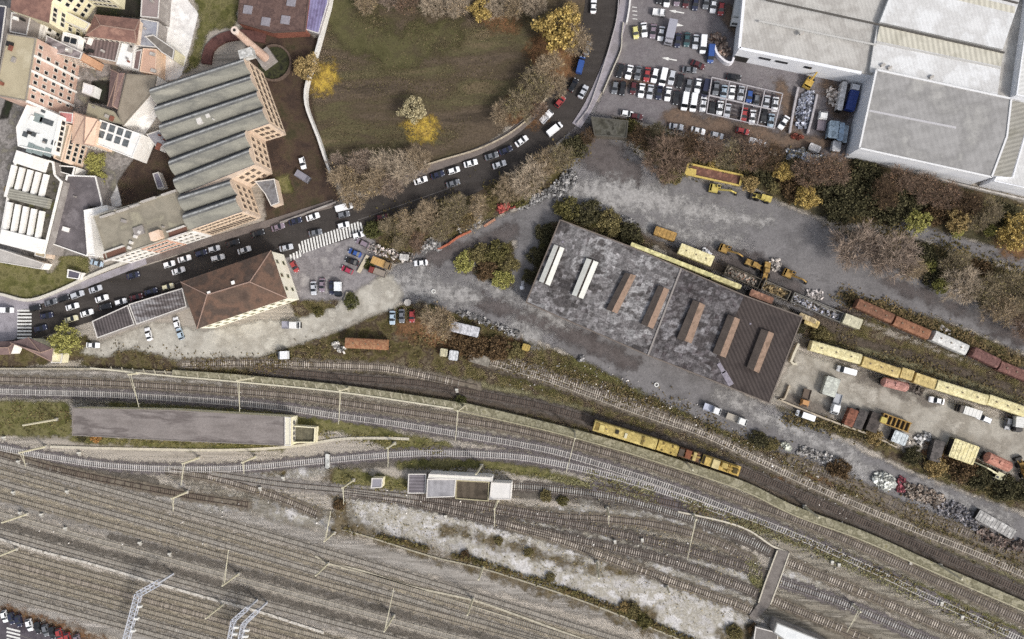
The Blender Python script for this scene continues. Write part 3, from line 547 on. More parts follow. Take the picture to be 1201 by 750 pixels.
# --- flat roofed street block
sb, sp = block('street_block', 'grey flat roofed block with white and salmon windowed facade on the street', 'apartment block', [(110, 254), (211, 223), (226, 271), (126, 305)], 11.5, m_wht, m_olive, 0.35, wins=[(2, 3, 15), (3, 3, 5)], ww=(1.1, 1.4), pm=flat('coping_olive', '#a7a193'))
e = PP([(226, 271), (126, 305)], 11.5); A, B = np.array(e[0]), np.array(e[1]); d = (B-A)/np.linalg.norm(B-A); n_ = np.array([-d[1], d[0]]); n_ = n_ if (n_@(np.mean(sp, 0)-A)) < 0 else -n_
mb = MB(); p0, p1 = A+(B-A)*0.3+n_*0.10, A+(B-A)*0.62+n_*0.10
mb.add([(*p0, 0.5), (*p1, 0.5), (*p1, 11.2), (*p0, 11.2)], [(0, 1, 2, 3)]); mb.build('salmon_bay', mat('salmon_render', ['#d9a285', '#cd957a'], size=3, grain=.1), sb)
q0, q1 = (p0, p1) if (np.array([(p1-p0)[1], -(p1-p0)[0]])@n_) > 0 else (p1, p0)
put_windows(sb, tuple(q0+n_*.03), tuple(q1+n_*.03), 0.6, 11.0, 3, 6, 1.1, 1.5)
for u, v, d, r in [(135, 298, (7.5, 2.6), -18), (209, 273, (6, 2.2), -18)]:
    p = P(u, v, 11.5); mb = MB()
    for s in (-1, 1): mb.box((p.x-s*math.sin(ang(r))*d[1]/2, p.y+s*math.cos(ang(r))*d[1]/2, 12.0), (d[0], .3, 1.0), rz=ang(r))
    mb.build('light_well', m_parap, sb); MB().box((p.x, p.y, 11.56), (d[0], d[1]-.4, .1), rz=ang(r)).build('well_floor', flat('well_floor', '#6d4c3e'), sb)
for u, v in [(160, 278), (155, 285), (153, 291), (165, 273)]: roofbox(sb, u, v, 11.5, (.9, .9), 20, m_parap, 'roof_vent', .9)
roofbox(sb, 164, 271, 11.5, (3.2, 2.6), -18, m_greyw, 'roof_hatch', .7)
roofbox(sb, 186, 277, 11.5, (3.4, 2.4), -18, m_peach, 'stair_head', 2.0)
for u, v, L in [(128, 253, 8), (146, 247, 7), (160, 242, 5), (176, 235, 8), (200, 227, 8)]:
    p = P(u, v, 11.5); MB().box((p.x, p.y, 12.2), (L*.6, .5, 1.0), rz=ang(-17)).build('roof_rail', m_concr, sb)

# --- old town blocks west of the factory
def W(*a, **k): return block(*a, **k)
W('tall_pink_block', 'tall block with beige flat roof and pink facade in white vertical bands', 'apartment block', [(9, 40), (43, 45), (31, 119), (-6, 112)], 18.5, m_pink, m_beige, 0.3, wins=[(1, 5, 8)], ww=(1.1, 1.5), skip=.18, pm=flat('coping_brown', '#8d857a'))
tp = PP([(43, 45), (31, 119)], 18.5); A, B = np.array(tp[0]), np.array(tp[1]); d = (B-A)/np.linalg.norm(B-A); nn = np.array([-d[1], d[0]]); nn = nn if nn[0] > 0 else -nn
rt = [o for o in COL.objects if o.name == 'tall_pink_block'][0]
for f in (0.28, 0.52, 0.76, 1.0):
    q = A+(B-A)*f+nn*.2; MB().box((q[0], q[1], 9.3), (0.7, 0.7, 18.4), rz=math.atan2(d[1], d[0])).build('pilaster', m_wht, rt)
W('cream_block', 'cream apartment block with rows of windows and red roof at top edge', 'apartment block', [(17, -30), (84, -32), (60, 2), (57, 27), (12, 12)], 14.5, m_cream, m_tile, 0, wins=[(1, 4, 5), (2, 4, 3)], ww=(1.2, 1.6))
W('slate_roof_block', 'dark slate roofed block cut by the left picture edge', 'house', [(-30, 2), (8, 8), (-2, 85), (-30, 80)], 13, m_greyw, mat('slate_blue', ['#3a3a45', '#474652', '#33333c'], size=4, grain=.2), 0.3)
W('cream_annex', 'narrow cream annex with windows south of the cream block', 'house', [(62, 6), (106, 28), (100, 36), (57, 18)], 8, m_cream, flat('cream_roof', '#d8cfa9'), .2, wins=[(2, 2, 4)])
W('cream_row', 'cream block with small windows west of the dark garden', 'apartment block', [(70, -30), (125, -32), (122, -6), (86, -10)], 10, m_cream, m_beige, .2, wins=[(2, 3, 5)])
pitched('clay_roof_house', 'wide house with pink clay tiled roof below the dark garden', 'house', [(111, 17), (164, 23), (160, 51), (100, 42)], [(118, 30), (158, 36)], 7.5, 9.3, m_sand, m_tile, wins=[(2, 2, 8)])
W('ribbed_brown_shed', 'low brown ribbed roof south of the clay tiled house', 'shed', [(99, 44), (142, 49), (136, 73), (95, 64)], 5, m_sand, mat('ribbed_brown', ['#6d5d5a', '#7a6965'], size=4, grain=.12, stripes=(10, 1.2, .22)), .2)
W('white_frame_house', 'small white house with dark openings between the cream and brown roofs', 'house', [(76, 38), (96, 44), (93, 62), (73, 55)], 7, m_wht, m_wht, .7, wins=[(2, 2, 3), (1, 2, 2)], ww=(1.5, 1.2), pw=.5, pm=m_wht)
rr = [o for o in COL.objects if o.name == 'white_frame_house'][0]
for u, v in [(79, 47), (87, 49)]: roofbox(rr, u, v, 7, (1.7, 1.7), 15, m_glass, 'skylight', .5)
W('white_gable_house', 'small white house beside the beige roof of the tall pink block', 'house', [(38, 15), (55, 24), (48, 47), (33, 41)], 8, m_wht, m_wht, .3, wins=[(1, 2, 2), (2, 2, 2)])
W('tower_stairhead', 'grey service building with roof hatches near left edge', 'house', [(14, 15), (37, 18), (32, 42), (12, 38)], 12, m_greyw, mat('grey_brown_roof', ['#7c726b', '#877d76'], size=4, grain=.15), .3)
W('orange_facade_house', 'narrow house with orange facade and grey roof north of the pink block', 'house', [(55, 42), (97, 62), (94, 70), (52, 60)], 10, mat('orange_render', ['#cc9f7c', '#bf9270'], size=3, grain=.1), mat('grey_mauve_roof', ['#7f7474', '#8a8080', '#756a6b'], size=3, grain=.2, stripes=(75, 2.2, .2)), .25, wins=[(2, 3, 5)])
pitched('grey_long_roof', 'long dark roofed row with chimneys beside the beige lean-to', 'house', [(130, 82), (146, 86), (138, 128), (126, 125)], [(139, 86), (132, 124)], 6, 7.4, m_greyw, m_tilep)
W('white_kiosk', 'small square white roofed kiosk beside the dark green garden', 'kiosk', [(98, 97), (111, 101), (108, 113), (96, 109)], 3.5, m_wht, flat('white_roof', '#dcd9da'), 0.1)
W('beige_lean_to', 'large plain taupe flat roof next to the vaulted factory', 'workshop', [(149, 87), (184, 89), (181, 106), (144, 148), (138, 132)], 6, m_wht, mat('taupe_roof', ['#8f8473', '#978c7b', '#877c6c'], size=6, grain=.08), .15, pm=flat('coping_taupe', '#837a6c'))
W('sage_flat_roof', 'sage coloured flat roof south of the dark green garden', 'workshop', [(104, 121), (134, 131), (145, 146), (100, 139)], 6, m_greyw, mat('sage_roof', ['#989079', '#a1997f'], size=5, grain=.08), .15, pm=flat('coping_sage', '#8f8874'))
pitched('peach_gable_house', 'peach house with twin sloped roofs north of the yellow tree', 'house', [(86, 131), (115, 140), (110, 172), (84, 168)], [(100, 137), (98, 169)], 9, 10.4, m_peach, mat('peach_roof', ['#dcbca2', '#d2b096'], size=3, grain=.1), wins=[(2, 3, 4)])
W('rose_roof_house', 'little house with rose pink roof beside the peach house', 'house', [(70, 131), (86, 133), (85, 145), (68, 142)], 9.5, m_pink, mat('rose_roof', ['#c07f7c', '#b87572'], size=3, grain=.1), .15)
W('tan_strip_roof', 'narrow building with tan roof between white block and peach house', 'house', [(73, 146), (84, 147), (73, 190), (64, 186)], 9, m_peach, mat('tan_roof', ['#a69a86', '#978b78', '#b0a592'], size=3, grain=.15), .5, pm=m_peach, wins=[(1, 3, 6)])
wb, wp = W('white_terrace_block', 'white flat roofed block with skylights west of the tan roof', 'apartment block', [(34, 120), (71, 136), (62, 181), (22, 172), (20, 150)], 12, m_wht, flat('white_roof2', '#dfe0dc'), .4, wins=[(1, 4, 6)], pm=m_wht)
for u, v, w, h_ in [(40, 158, 1.4, 1.4), (53, 166, 1.4, 1.4), (63, 168, 1.2, 1.4), (55, 143, 4.5, 1.6), (51, 131, 1.4, .8), (45, 139, 3.2, 2.6), (30, 158, 1.6, 1.6), (36, 174, 2, 3), (45, 177, 3.5, 2.5), (57, 179, 2.5, 2.5)]: roofbox(wb, u, v, 12, (w, h_), 20, mat('roof_glazing2', ['#4b4f51', '#5d6163'], size=1, grain=.2, rough=.3) if w < 1.5 or h_ < 2 else mat('solar_grey', ['#7d8a88', '#8a9694'], size=1, grain=.1), 'skylight', .25)
gb, gp = W('glass_grid_house', 'white building with a grid of dark glass panels in its roof', 'workshop', [(118, 141), (167, 158), (156, 186), (110, 168)], 7, m_wht, m_wht, .4, pm=m_wht)
for i in range(4):
    for j in range(2): roofbox(gb, 122+i*9.5-j*3, 148+i*3.4+j*10, 7, (1.9, 2.2), 18, mat('roof_glazing', ['#4f5456', '#6b7072', '#3f4446'], size=1.5, grain=.2, rough=.3), 'roof_glass', .15)
ap, app = W('slotted_white_block', 'white terraced block with long dark slots across its roof', 'apartment block', [(22, 178), (64, 190), (66, 205), (74, 213), (53, 298), (0, 284), (14, 205)], 7.5, m_greyw, mat('terrace_floor', ['#4f4a43', '#5f5950', '#433f38', '#55532f'], size=3, grain=.25), .5, pw=.6, pm=m_wht)
for (x0, y0), (x1, y1), w in [((22, 185), (56, 196), 4.0), ((15, 228), (60, 240), 3.2), ((5, 278), (52, 290), 4.5)]:
    a, b = P(x0, y0, 7.5), P(x1, y1, 7.5); mb = MB(); mb.bar(a+Vector((0, 0, .8)), b+Vector((0, 0, .8)), w, 1.7); mb.build('roof_terrace', m_wht if w != 3.2 else mat('sage_tiles', ['#8b887c', '#969386'], size=2, grain=.12, stripes=(-80, .8, .2)), ap)
for j, (y0, y1) in enumerate([(195, 232), (238, 284)]):
    for i in range(5):
        a, b = P(19+i*9.4-j*5, y0+i*2.6, 7.5), P(10+i*9.4-j*4, y1+i*2.4, 7.5); mb = MB(); mb.bar(a+Vector((0, 0, .6)), b+Vector((0, 0, .6)), 1.15, 1.3); mb.build('party_wall', m_wht, ap)
W('grey_bitumen_roof', 'broad mottled purple grey flat roof between slotted block and street block', 'workshop', [(79, 206), (113, 207), (121, 240), (103, 301), (63, 287)], 4.5, m_greyw, m_bitumen, .5, pm=m_wht)
W('black_pit_roof', 'small black roof beside the slotted white block', 'shed', [(66, 194), (89, 196), (86, 207), (64, 200)], 5, m_wht, flat('black_roof', '#1f1d1b'), .5, pm=m_wht)
W('terrace_canopy', 'long pale terrace roof south of the slotted white block', 'canopy', [(-30, 286), (0, 292), (52, 309), (48, 316), (-30, 303)], 3.5, m_wht, mat('terrace_grey', ['#a8a39d', '#b5b0aa'], size=3, grain=.12), .2)
W('yellow_stone_porch', 'small tan roofed porch by the green lawn', 'porch', [(43, 283), (56, 287), (53, 303), (41, 300)], 4, m_sand, mat('tan_stone', ['#b8a98a', '#ab9c7e'], size=2, grain=.12), .2)
W('lean_house', 'small house with salmon flat roof beside the white yard', 'house', [(168, 57), (184, 58), (183, 88), (164, 84)], 5, m_peach, mat('salmon_roof', ['#cca78f', '#c39c84'], size=4, grain=.08), .15, pm=m_peach)
W('white_curved_roof', 'bright white roof west of the salmon roof', 'workshop', [(143, 50), (158, 53), (155, 80), (136, 76)], 5, m_wht, flat('white_roof3', '#e9e8e4'), .15)
W('dark_stair_roof', 'narrow dark purple roof between white and salmon roofs', 'shed', [(159, 60), (167, 58), (163, 83), (156, 81)], 4.5, m_wht, m_tilep, .15)
W('mauve_roof', 'mauve flat roof at top edge west of the white yard', 'workshop', [(168, -30), (190, -30), (186, 22), (165, 20)], 6, m_greyw, mat('mauve_felt', ['#8f7f7c', '#998986'], size=5, grain=.08), .2)
W('blue_grey_roof', 'blue grey flat roof south of the mauve roof', 'workshop', [(165, 22), (186, 26), (183, 56), (160, 54)], 5, m_greyw, mat('blue_felt', ['#8b8d9a', '#a3a6ae', '#74757f'], size=4, grain=.1), .2)
W('yellow_window_house', 'cream house with dark windows at west side of the white yard', 'house', [(170, 43), (180, 41), (205, 58), (203, 70), (190, 62)], 6, m_cream, mat('weathered_grey', ['#857e75', '#6f6860'], size=2, grain=.2), .2, wins=[(3, 1, 3), (4, 1, 3)])
W('workshop_roof', 'brown flat roofed workshop with grey skylights beside the field wall', 'workshop', [(283, -30), (366, -30), (358, 37), (320, 39), (279, 27)], 4.0, m_brick, mat('brown_felt', ['#5e4a44', '#6b554e', '#564440', '#745c54'], size=3, grain=.22), .3, pm=flat('coping_dark', '#5b4a43'))
rr = [o for o in COL.objects if o.name == 'workshop_roof'][0]
for u, v in [(291, 12), (335, 24), (312, 26), (342, 3)]: roofbox(rr, u, v, 4, (2.8, 2.6), 10, mat('skylight_grey', ['#827e85', '#8f8b92'], size=1, grain=.1), 'skylight', .35)
W('solar_roof_shed', 'lilac panelled shed roof along the white field wall', 'shed', [(366, -30), (389, -30), (385, 3), (374, 40), (358, 35)], 3.2, m_greyw, mat('lilac_panels', ['#77709a', '#8680a6', '#6a5f80'], size=6, grain=.1, stripes=(10, 1.0, .15)), .1)
W('solar_hut', 'small hut with dark panel and white rim on the lawn', 'hut', [(80, 316), (95, 320), (93, 328), (79, 326)], 2.4, m_wht, flat('panel_dark', '#5d5a66'), .25, pm=m_wht)
W('courtyard_box', 'small lilac grey box roof in the dark soil courtyard', 'shed', [(179, 204), (186, 202), (193, 220), (185, 222)], 2.2, m_wht, mat('lilac_box', ['#7d7883', '#8a8590'], size=1), .12)
W('glazed_annex', 'grey glazed annex roof at the factory courtyard foot', 'annex', [(299, 213), (322, 210), (328, 238), (318, 242), (311, 228)], 3.4, m_sand, mat('annex_roof', ['#6c6a6b', '#7e7d80', '#5b5857'], size=2, grain=.2), .15)
W('white_canopy', 'slim white canopy roof along the west side of street block', 'canopy', [(99, 247), (126, 241), (128, 246), (107, 254), (112, 300), (103, 300)], 6.5, m_wht, m_wht, .3, pm=m_wht)
W('vault_annex', 'low grey roof west of the lowest factory vault', 'annex', [(172, 158), (190, 152), (200, 166), (186, 176)], 4, m_wht, mat('annex_grey', ['#8d8b90', '#9c9a9e'], size=2), .2)
W('parking_hut', 'mossy flat roofed hut between street and lower yard', 'hut', [(693, 137), (737, 142), (735, 162), (697, 159)], 3.2, mat('dark_render', ['#5d574e', '#696258'], size=2), mat('mossy_roof', ['#3c3a32', '#4a483e', '#5a5850', '#35332c'], size=3, grain=.25), .2, pm=flat('coping_moss', '#55524a'))
pitched('corner_house', 'purple brown hip roofed house at the lower end of the street', 'house', [(12, 402), (33, 396), (62, 409), (60, 424)], [(28, 408), (48, 414)], 6, 7.6, m_cream, m_tilep)
pitched('corner_cottage', 'small brown gabled cottage at the left picture edge', 'house', [(-30, 402), (18, 400), (12, 416), (-30, 418)], [(-24, 409), (10, 408)], 4.5, 6, m_wht, m_tilep)
W('cream_hut', 'tiny cream hut south of the yellow green tree', 'hut', [(63, 415), (74, 415), (72, 426), (60, 426)], 3, m_cream, flat('cream_hut_roof', '#cfc6a4'), .2)
for nm, lab, px, mm in [('lean_to_shed', 'long rust streaked corrugated shed roof beside the station house', [(151, 357), (214, 338), (219, 360), (160, 381)], ['#4f4a4a', '#8d8a8b', '#5d5655', '#454040']), ('lean_to_shed', 'dark corrugated shed roof at the west end of the lean-to row', [(108, 377), (150, 358), (158, 381), (114, 397)], ['#4d4747', '#5b5454', '#423d3d'])]:
    W(nm, lab, 'shed', px, 3.6, m_greyw, mat('corrugated_'+str(len(MATS)), mm, size=3, grain=.15, stripes=(-17, 1.0, .3), streak=(-70, 5)), .08, group='lean-to sheds beside the station')
# small things on the town roofs
rnd_ = random.Random(5)
for nm in ['tall_pink_block', 'cream_block', 'cream_row', 'tower_stairhead', 'orange_facade_house', 'ribbed_brown_shed', 'white_terrace_block', 'mauve_roof', 'blue_grey_roof', 'sage_flat_roof', 'grey_bitumen_roof', 'slate_roof_block', 'white_curved_roof', 'lean_house', 'street_block', 'vault_annex']:
    rr = [o for o in COL.objects if o.name == nm][0]; rf = [c_ for c_ in rr.children if c_.name.split('.')[0] == 'roof'][0]; vs_ = [v.co for v in rf.data.vertices]; cx_ = sum((Vector(v) for v in vs_), Vector())/len(vs_); zt = max(v.z for v in vs_)
    for k in range(rnd_.choice([2, 3, 4])):
        v = vs_[rnd_.randrange(len(vs_))]; p = cx_.lerp(Vector(v), rnd_.uniform(.2, .75)); d = rnd_.choice([(.7, .7, 1.2), (1.6, 1.0, .7), (.5, .5, .9), (2.2, 1.4, .5), (1.0, .6, 1.5)]); n_ = 'chimney' if d[2] > 1.1 else 'roof_unit'
        mm_ = rnd_.choice([m_brick, m_concr, m_wht, m_greyw, m_dark]); MB().box((p.x+rr.location.x, p.y+rr.location.y, zt+d[2]/2), d, rz=rnd_.choice([-.3, 1.2])).build(n_, mm_, rr)
# --- platform canopy and signal buildings
pc_, _ = W('goods_shed', 'long purple grey flat roofed goods shed between the main line and curved track', 'shed', [(85, 479), (200, 481), (334, 489), (334, 523), (200, 517), (85, 511)], 4.8, m_cream, mat('canopy_felt', ['#6f6764', '#7d7571', '#877f7b', '#675f5c', '#918985'], size=5, grain=.14, lo=.32, hi=.68, streak=(3, 5), stripes=(1, 9, .04)), .12, pm=flat('coping_canopy', '#827a74'))
W('goods_platform_gable', 'narrow cream end building at the east end of the goods shed', 'house', [(334, 489), (341, 490), (341, 523), (334, 523)], 5.3, m_cream, flat('cream_top', '#d9d3bd'), .15, wins=[(1, 1, 4)])
W('pen', 'roofless cream walled pen east of the goods shed', 'shed', [(344, 499), (371, 501), (370, 519), (344, 519)], 2.2, m_cream, mat('pen_floor', ['#5b5746', '#6a6552'], size=2, grain=.3), .9, pm=m_cream)
W('grey_cabin', 'little grey cabin with cream side in rough grass', 'hut', [(436, 561), (449, 561), (448, 572), (435, 573)], 3, m_cream, flat('cabin_roof', '#8d8a92'), .15)
W('container_shed', 'dark grey metal shed west of the signal building', 'shed', [(479, 556), (500, 556), (499, 579), (478, 579)], 3.2, m_greyw, mat('container_grey', ['#6a6468', '#787277'], size=3, grain=.1, stripes=(90, 1, .2)), .08)
s1, _ = W('signal_building', 'grey roofed signal building with open brown yard bay', 'signal box', [(501, 562), (535, 562), (533, 583), (500, 584)], 4.5, m_concr, mat('signal_roof', ['#8f8d90', '#9b999c', '#858386'], size=4, grain=.12, stripes=(0, 2, .06)), .1)
W('brown_bay_roof', 'brown roofed bay in the middle of the signal building', 'shed', [(535, 563), (574, 565), (573, 588), (534, 585)], 3.2, m_concr, mat('bay_brown', ['#4d4439', '#5b5144', '#433b31'], size=4, grain=.2, stripes=(0, 2.5, .12)), .35, pm=flat('bay_coping', '#a9a07e'))
W('white_eaves_roof', 'long thin white roof along the north side of signal building', 'canopy', [(503, 556), (577, 560), (577, 565), (502, 561)], 5.2, m_wht, flat('white_eaves', '#dcd9cd'), .1)
W('white_square_roof', 'square white flat roof at the east end of signal building', 'hut', [(576, 566), (600, 567), (599, 586), (574, 586)], 4.0, m_wht, mat('white_felt', ['#cfccc7', '#d9d6d1'], size=3, grain=.07), .12)
W('pale_roof_depot', 'pale rooftop of a long building at the bottom edge', 'depot', [(911, 730), (966, 752), (1000, 775), (990, 800), (907, 742)], 4.5, m_greyw, mat('pale_roof', ['#cfd2d2', '#dcdedd', '#c1c4c4'], size=4, grain=.08), .3, pm=flat('coping_grey', '#8b8a86'))
W('grey_ramp_block', 'low grey concrete block beside the pale roof at bottom edge', 'block', [(886, 735), (912, 742), (914, 775), (880, 775)], 2, m_concr, mat('ramp_top', ['#6d6865', '#7b7673'], size=3, grain=.15), .15)

# --- long engine shed with roof lanterns
hS = 6.0
sc_ = [(657, 258), (738, 289), (799, 315), (873, 347), (941, 372), (902, 473), (857, 455), (760, 417), (617, 355)]
spoly = PP(sc_, hS); c = np.mean(spoly, 0)
shed = thing('engine_shed', 'long low engine shed with patchy grey roof and seven roof lanterns', 'shed', (c[0], c[1], 0))
MB().prism(spoly, 0, hS-.3, top=False).build('wall', mat('shed_wall', ['#7a6d5f', '#8a7c6c', '#6c6054'], size=4, grain=.15), shed)
m_moss = mat('patchy_roof', ['#403b3b', '#534d4d', '#6b6767', '#858283', '#4e4848', '#979494', '#615c5c'], size=10, grain=.34, gsize=.45, lo=.32, hi=.68, cell=(.9, .34), detail=12, streak=(-69, 2.2), stripes=(-23, 2.4, .05))
m_moss2 = mat('patchy_roof_dark', ['#393233', '#474041', '#625d5f', '#403939', '#544e4f'], size=5, grain=.34, gsize=.45, lo=.3, hi=.7, cell=(.9, .3), detail=12, streak=(-69, 2.2), stripes=(-23, 2.4, .05))
m_corr = mat('corrugated_brown', ['#403937', '#49413e', '#393230'], size=8, grain=.1, stripes=(-23, 1.05, .2))
MB().prism(PP([(657, 258), (738, 289), (799, 315), (760, 417), (617, 355)], hS), hS-.3, hS, bottom=True).build('roof', m_moss, shed)
MB().prism(PP([(799, 315), (873, 347), (842, 417), (857, 455), (760, 417)], hS-.02), hS-.32, hS-.02, bottom=True).build('roof', m_moss2, shed)
MB().prism(PP([(873, 347), (941, 372), (902, 473), (857, 455), (842, 417)], hS+.03), hS-.33, hS+.03, bottom=True).build('roof', m_corr, shed)
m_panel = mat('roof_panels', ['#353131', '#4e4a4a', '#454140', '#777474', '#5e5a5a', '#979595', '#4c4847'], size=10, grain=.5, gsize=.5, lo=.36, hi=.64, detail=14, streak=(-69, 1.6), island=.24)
def panels(q, nu, nv, m, skip):
    A, B, C, D = [P(u, v, hS+.012) for u, v in q]; mb = MB(); g_ = .02
    for i in range(nu):
        for j in range(nv):
            if random.random() < skip: continue
            f = lambda s, t: A.lerp(B, s).lerp(D.lerp(C, s), t)
            s0, s1, t0, t1 = (i+g_)/nu, (i+1-g_)/nu, (j+g_)/nv, (j+1-g_)/nv; mb.quad(f(s0, t0), f(s1, t0), f(s1, t1), f(s0, t1))
    o = mb.build('roof_sheeting', m, shed); o['kind'] = 'stuff'
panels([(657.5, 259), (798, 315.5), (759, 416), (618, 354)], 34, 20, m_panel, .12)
panels([(800, 316), (873, 348), (834, 447), (761, 417)], 17, 20, mat('roof_panels_dark', ['#332f2f', '#4b4747', '#6b6768', '#433e3e', '#868385', '#4f4a4a'], size=9, grain=.5, gsize=.5, lo=.36, hi=.64, detail=14, streak=(-69, 1.6), island=.24), .12)
mb = MB()
ed = flat('roof_edge', '#6d6259')
for a, b in zip(sc_, sc_[1:]+sc_[:1]):
    mb.bar(P(*a, hS+.06), P(*b, hS+.06), .35, .16)
mb.build('roof_edge', ed, shed)
mb = MB(); mb.bar(P(799, 315, hS+.12), P(760, 417, hS+.12), .5, .3); mb.build('fire_wall', flat('fire_wall', '#8d8681'), shed)
m_lw = mat('lantern_white', ['#c9c9c0', '#d5d5cc'], size=2, grain=.06); m_lb = mat('lantern_brown', ['#7d6858', '#8c7463', '#6f5c4d'], size=2, grain=.12); m_ls = mat('lantern_side_shade', ['#5a5049', '#665b53'], size=2, grain=.12)
lant = [([(650, 287), (662, 291.5), (645, 335.5), (632, 330)], 1), ([(688, 303), (702, 308), (684, 351), (670.5, 346)], 1), ([(733, 320), (746, 323.5), (724, 368), (711, 363)], 0), ([(772, 335), (785, 340), (766, 386), (752, 380)], 0),
        ([(813, 352), (827, 358), (811, 403), (794, 397)], 0), ([(854, 369), (868, 375), (851, 420), (836, 414)], 0), ([(893, 386), (908, 391.5), (890, 438), (876, 431)], 0)]
for px, wht in lant:
    e = [P(u, v, hS+.9) for u, v in px]; A, B, C, D = e; r0, r1 = (A+B)/2+Vector((0, 0, .9)), (C+D)/2+Vector((0, 0, .9))
    mb = MB(); mb.prism([(p.x, p.y) for p in e], hS, hS+.9, mi=2, top=False)
    if wht:
        g0 = .42; a1, b1 = A.lerp(B, g0), A.lerp(B, 1-g0); d1, c1 = D.lerp(C, g0), D.lerp(C, 1-g0)
        up = Vector((0, 0, .45)); mb.quad(A, a1+up, d1+up, D, 0); mb.quad(b1+up, B, C, c1+up, 1); mb.quad(a1+up*.2, b1+up*.2, c1+up*.2, d1+up*.2, 2); mb.quad(a1+up, a1, d1, d1+up, 2)
        mb.build('roof_lantern', [m_lw, m_lw, m_ls], shed)
    else:
        mb.quad(A, r0, r1, D, 0); mb.quad(r0, B, C, r1, 1); mb.add([A, B, r0], [(0, 1, 2)], 1); mb.add([C, D, r1], [(0, 1, 2)], 1); mb.build('roof_lantern', [m_ls, m_lb, m_ls], shed)  # left slope takes the darker side colour as painted shade
# fallen felt and small fittings at the corrugated part
for u, v, d, r in [(853, 444, (4.5, 1.6), 60), (846, 432, (3.2, 1.2), 60), (900, 408, (.5, .5), 0), (880, 380, (.5, .5), 0), (660, 284, (.6, .6), 0)]: roofbox(shed, u, v, hS, d, r, flat('felt_scrap', '#86808a', grain=.3), 'roof_patch', .12)
# --- white warehouse
hw = 8.5
m_wroof = mat('white_roof_sheet', ['#cbcbca', '#d6d7d7', '#c1c0be', '#d1d1d0'], size=9, grain=.06, stripes=(-14, 1.0, .03))
m_croof = mat('cream_roof_sheet', ['#adaaa4', '#b9b6b0', '#a39f99', '#b4b1ab'], size=9, grain=.06, stripes=(-14, 1.0, .04))
m_groof = mat('grey_roof_sheet', ['#918f8d', '#9b9997', '#8b8987', '#a19f9b'], size=9, grain=.06, stripes=[(-13, 1.5, .03), (77, 3.2, .035)])
m_rib = mat('ribbed_cream', ['#b5b1a2', '#bdb9aa', '#aca899'], size=5, grain=.05, stripes=(-13, 1.3, .12))
m_wallw = mat('white_cladding', ['#e6e7ea', '#dcdee3', '#ecedef'], size=6, grain=.05)
mp_ = [(880, -60), (1240, -60), (1240, 128), (1190, 117), (1010, 86), (867, 57)]
wpoly = PP(mp_, hw); c = np.mean(wpoly, 0)
wh = thing('white_warehouse', 'huge white warehouse with stepped roof strips in the top right corner', 'warehouse', (c[0], c[1], 0))
MB().prism(wpoly, 0, hw-.3, top=False).build('wall', m_wallw, wh)
MB().prism(wpoly, hw-.3, hw, bottom=True).build('roof', m_croof, wh)
mb = MB()
for a, b in [((878, -60), (867, 57)), ((867, 57), (1010, 86))]: mb.bar(P(*a, hw+.25), P(*b, hw+.25), .8, .5)
mb.build('parapet', m_wallw, wh)
def monitor(px, z0, z1, m, name='roof_monitor', slope=None):
    e = PP(px, z1); mb = MB(); mb.prism(e, z0, z1); return mb.build(name, m, wh)
monitor([(1029, 30), (1176, 62), (1170, 112), (1165, 116), (1020, 84), (1024, 58)], hw, hw+.9, m_wroof)
monitor([(1060, -60), (1212, -60), (1194, 6), (1176, 58), (1032, 26), (1050, -20)], hw, hw+1.6, m_wroof)
def tilt(px, z, m, name):
    mb = MB(); pts = [P(u, v, zz_) for (u, v), zz_ in zip(px, z)]; lo = [Vector((p.x, p.y, hw+.2)) for p in pts]; mb.quad(*pts)
    for i in range(4): mb.quad(pts[i], pts[(i+1) % 4], lo[(i+1) % 4], lo[i])
    return mb.build(name, m, wh)
tilt([(1032, 30), (1177, 62), (1174, 78), (1028, 48)], [hw+1.5, hw+1.5, hw+.95, hw+.95], m_rib, 'rooflight_strip')
tilt([(1115, -10), (1191, 8), (1190, 16), (1113, -2)], [hw+2.2, hw+2.2, hw+1.65, hw+1.65], m_rib, 'rooflight_strip')
mb = MB()
for a, b in [((898, 0), (1033, 29.5)), ((1033, 29.5), (1178, 62)), ((1100, -20), (1194, 4))]: mb.bar(P(*a, hw+1.75), P(*b, hw+1.75), .45, .35)
mb.build('gutter', flat('gutter_dark', '#55514c'), wh)
mb = MB()
for a, b in [((890, 25), (1028, 53)), ((1028, 50), (1173, 80))]: mb.bar(P(*a, hw+1.0), P(*b, hw+1.0), .5, .2)
mb.build('roof_seam', flat('seam_grey', '#b5b3ae'), wh)
mb = MB()
for u, v in [(1035, 77), (1043, 80), (1092, 91), (940, 40)]: p = P(u, v, hw+1); mb.box((p.x, p.y, hw+1.2), (1.2, .6, .7), rz=.4)
mb.build('roof_vent', m_concr, wh)
a, b = P2(867, 57, hw), P2(1010, 86, hw)
for f, w_, h_ in [(.06, 4.2, 3.2), (.24, 3.4, 1.1), (.38, 3.6, 1.1), (.6, 2.2, 1.2)]:
    q = np.array(a)+(np.array(b)-np.array(a))*f; d = np.array(b)-np.array(a); rz = math.atan2(d[1], d[0]); o = MB().box((q[0], q[1], hw*.62 if h_ < 2 else 1.8), (w_, .3, h_), rz=rz).build('loading_door' if h_ > 2 else 'window', m_dark if h_ > 2 else m_glass, wh)
hg = 10.5
gp_ = PP([(1028, 82), (1186, 116), (1181, 160), (1163, 208), (1008, 174)], hg); c = np.mean(gp_, 0)
gh = thing('grey_roof_hall', 'tall white hall with grey ribbed roof south of the warehouse', 'warehouse', (c[0], c[1], 0))
MB().prism(gp_, 0, hg-.3, top=False).build('wall', m_wallw, gh); MB().prism(gp_, hg-.3, hg, bottom=True).build('roof', m_groof, gh)
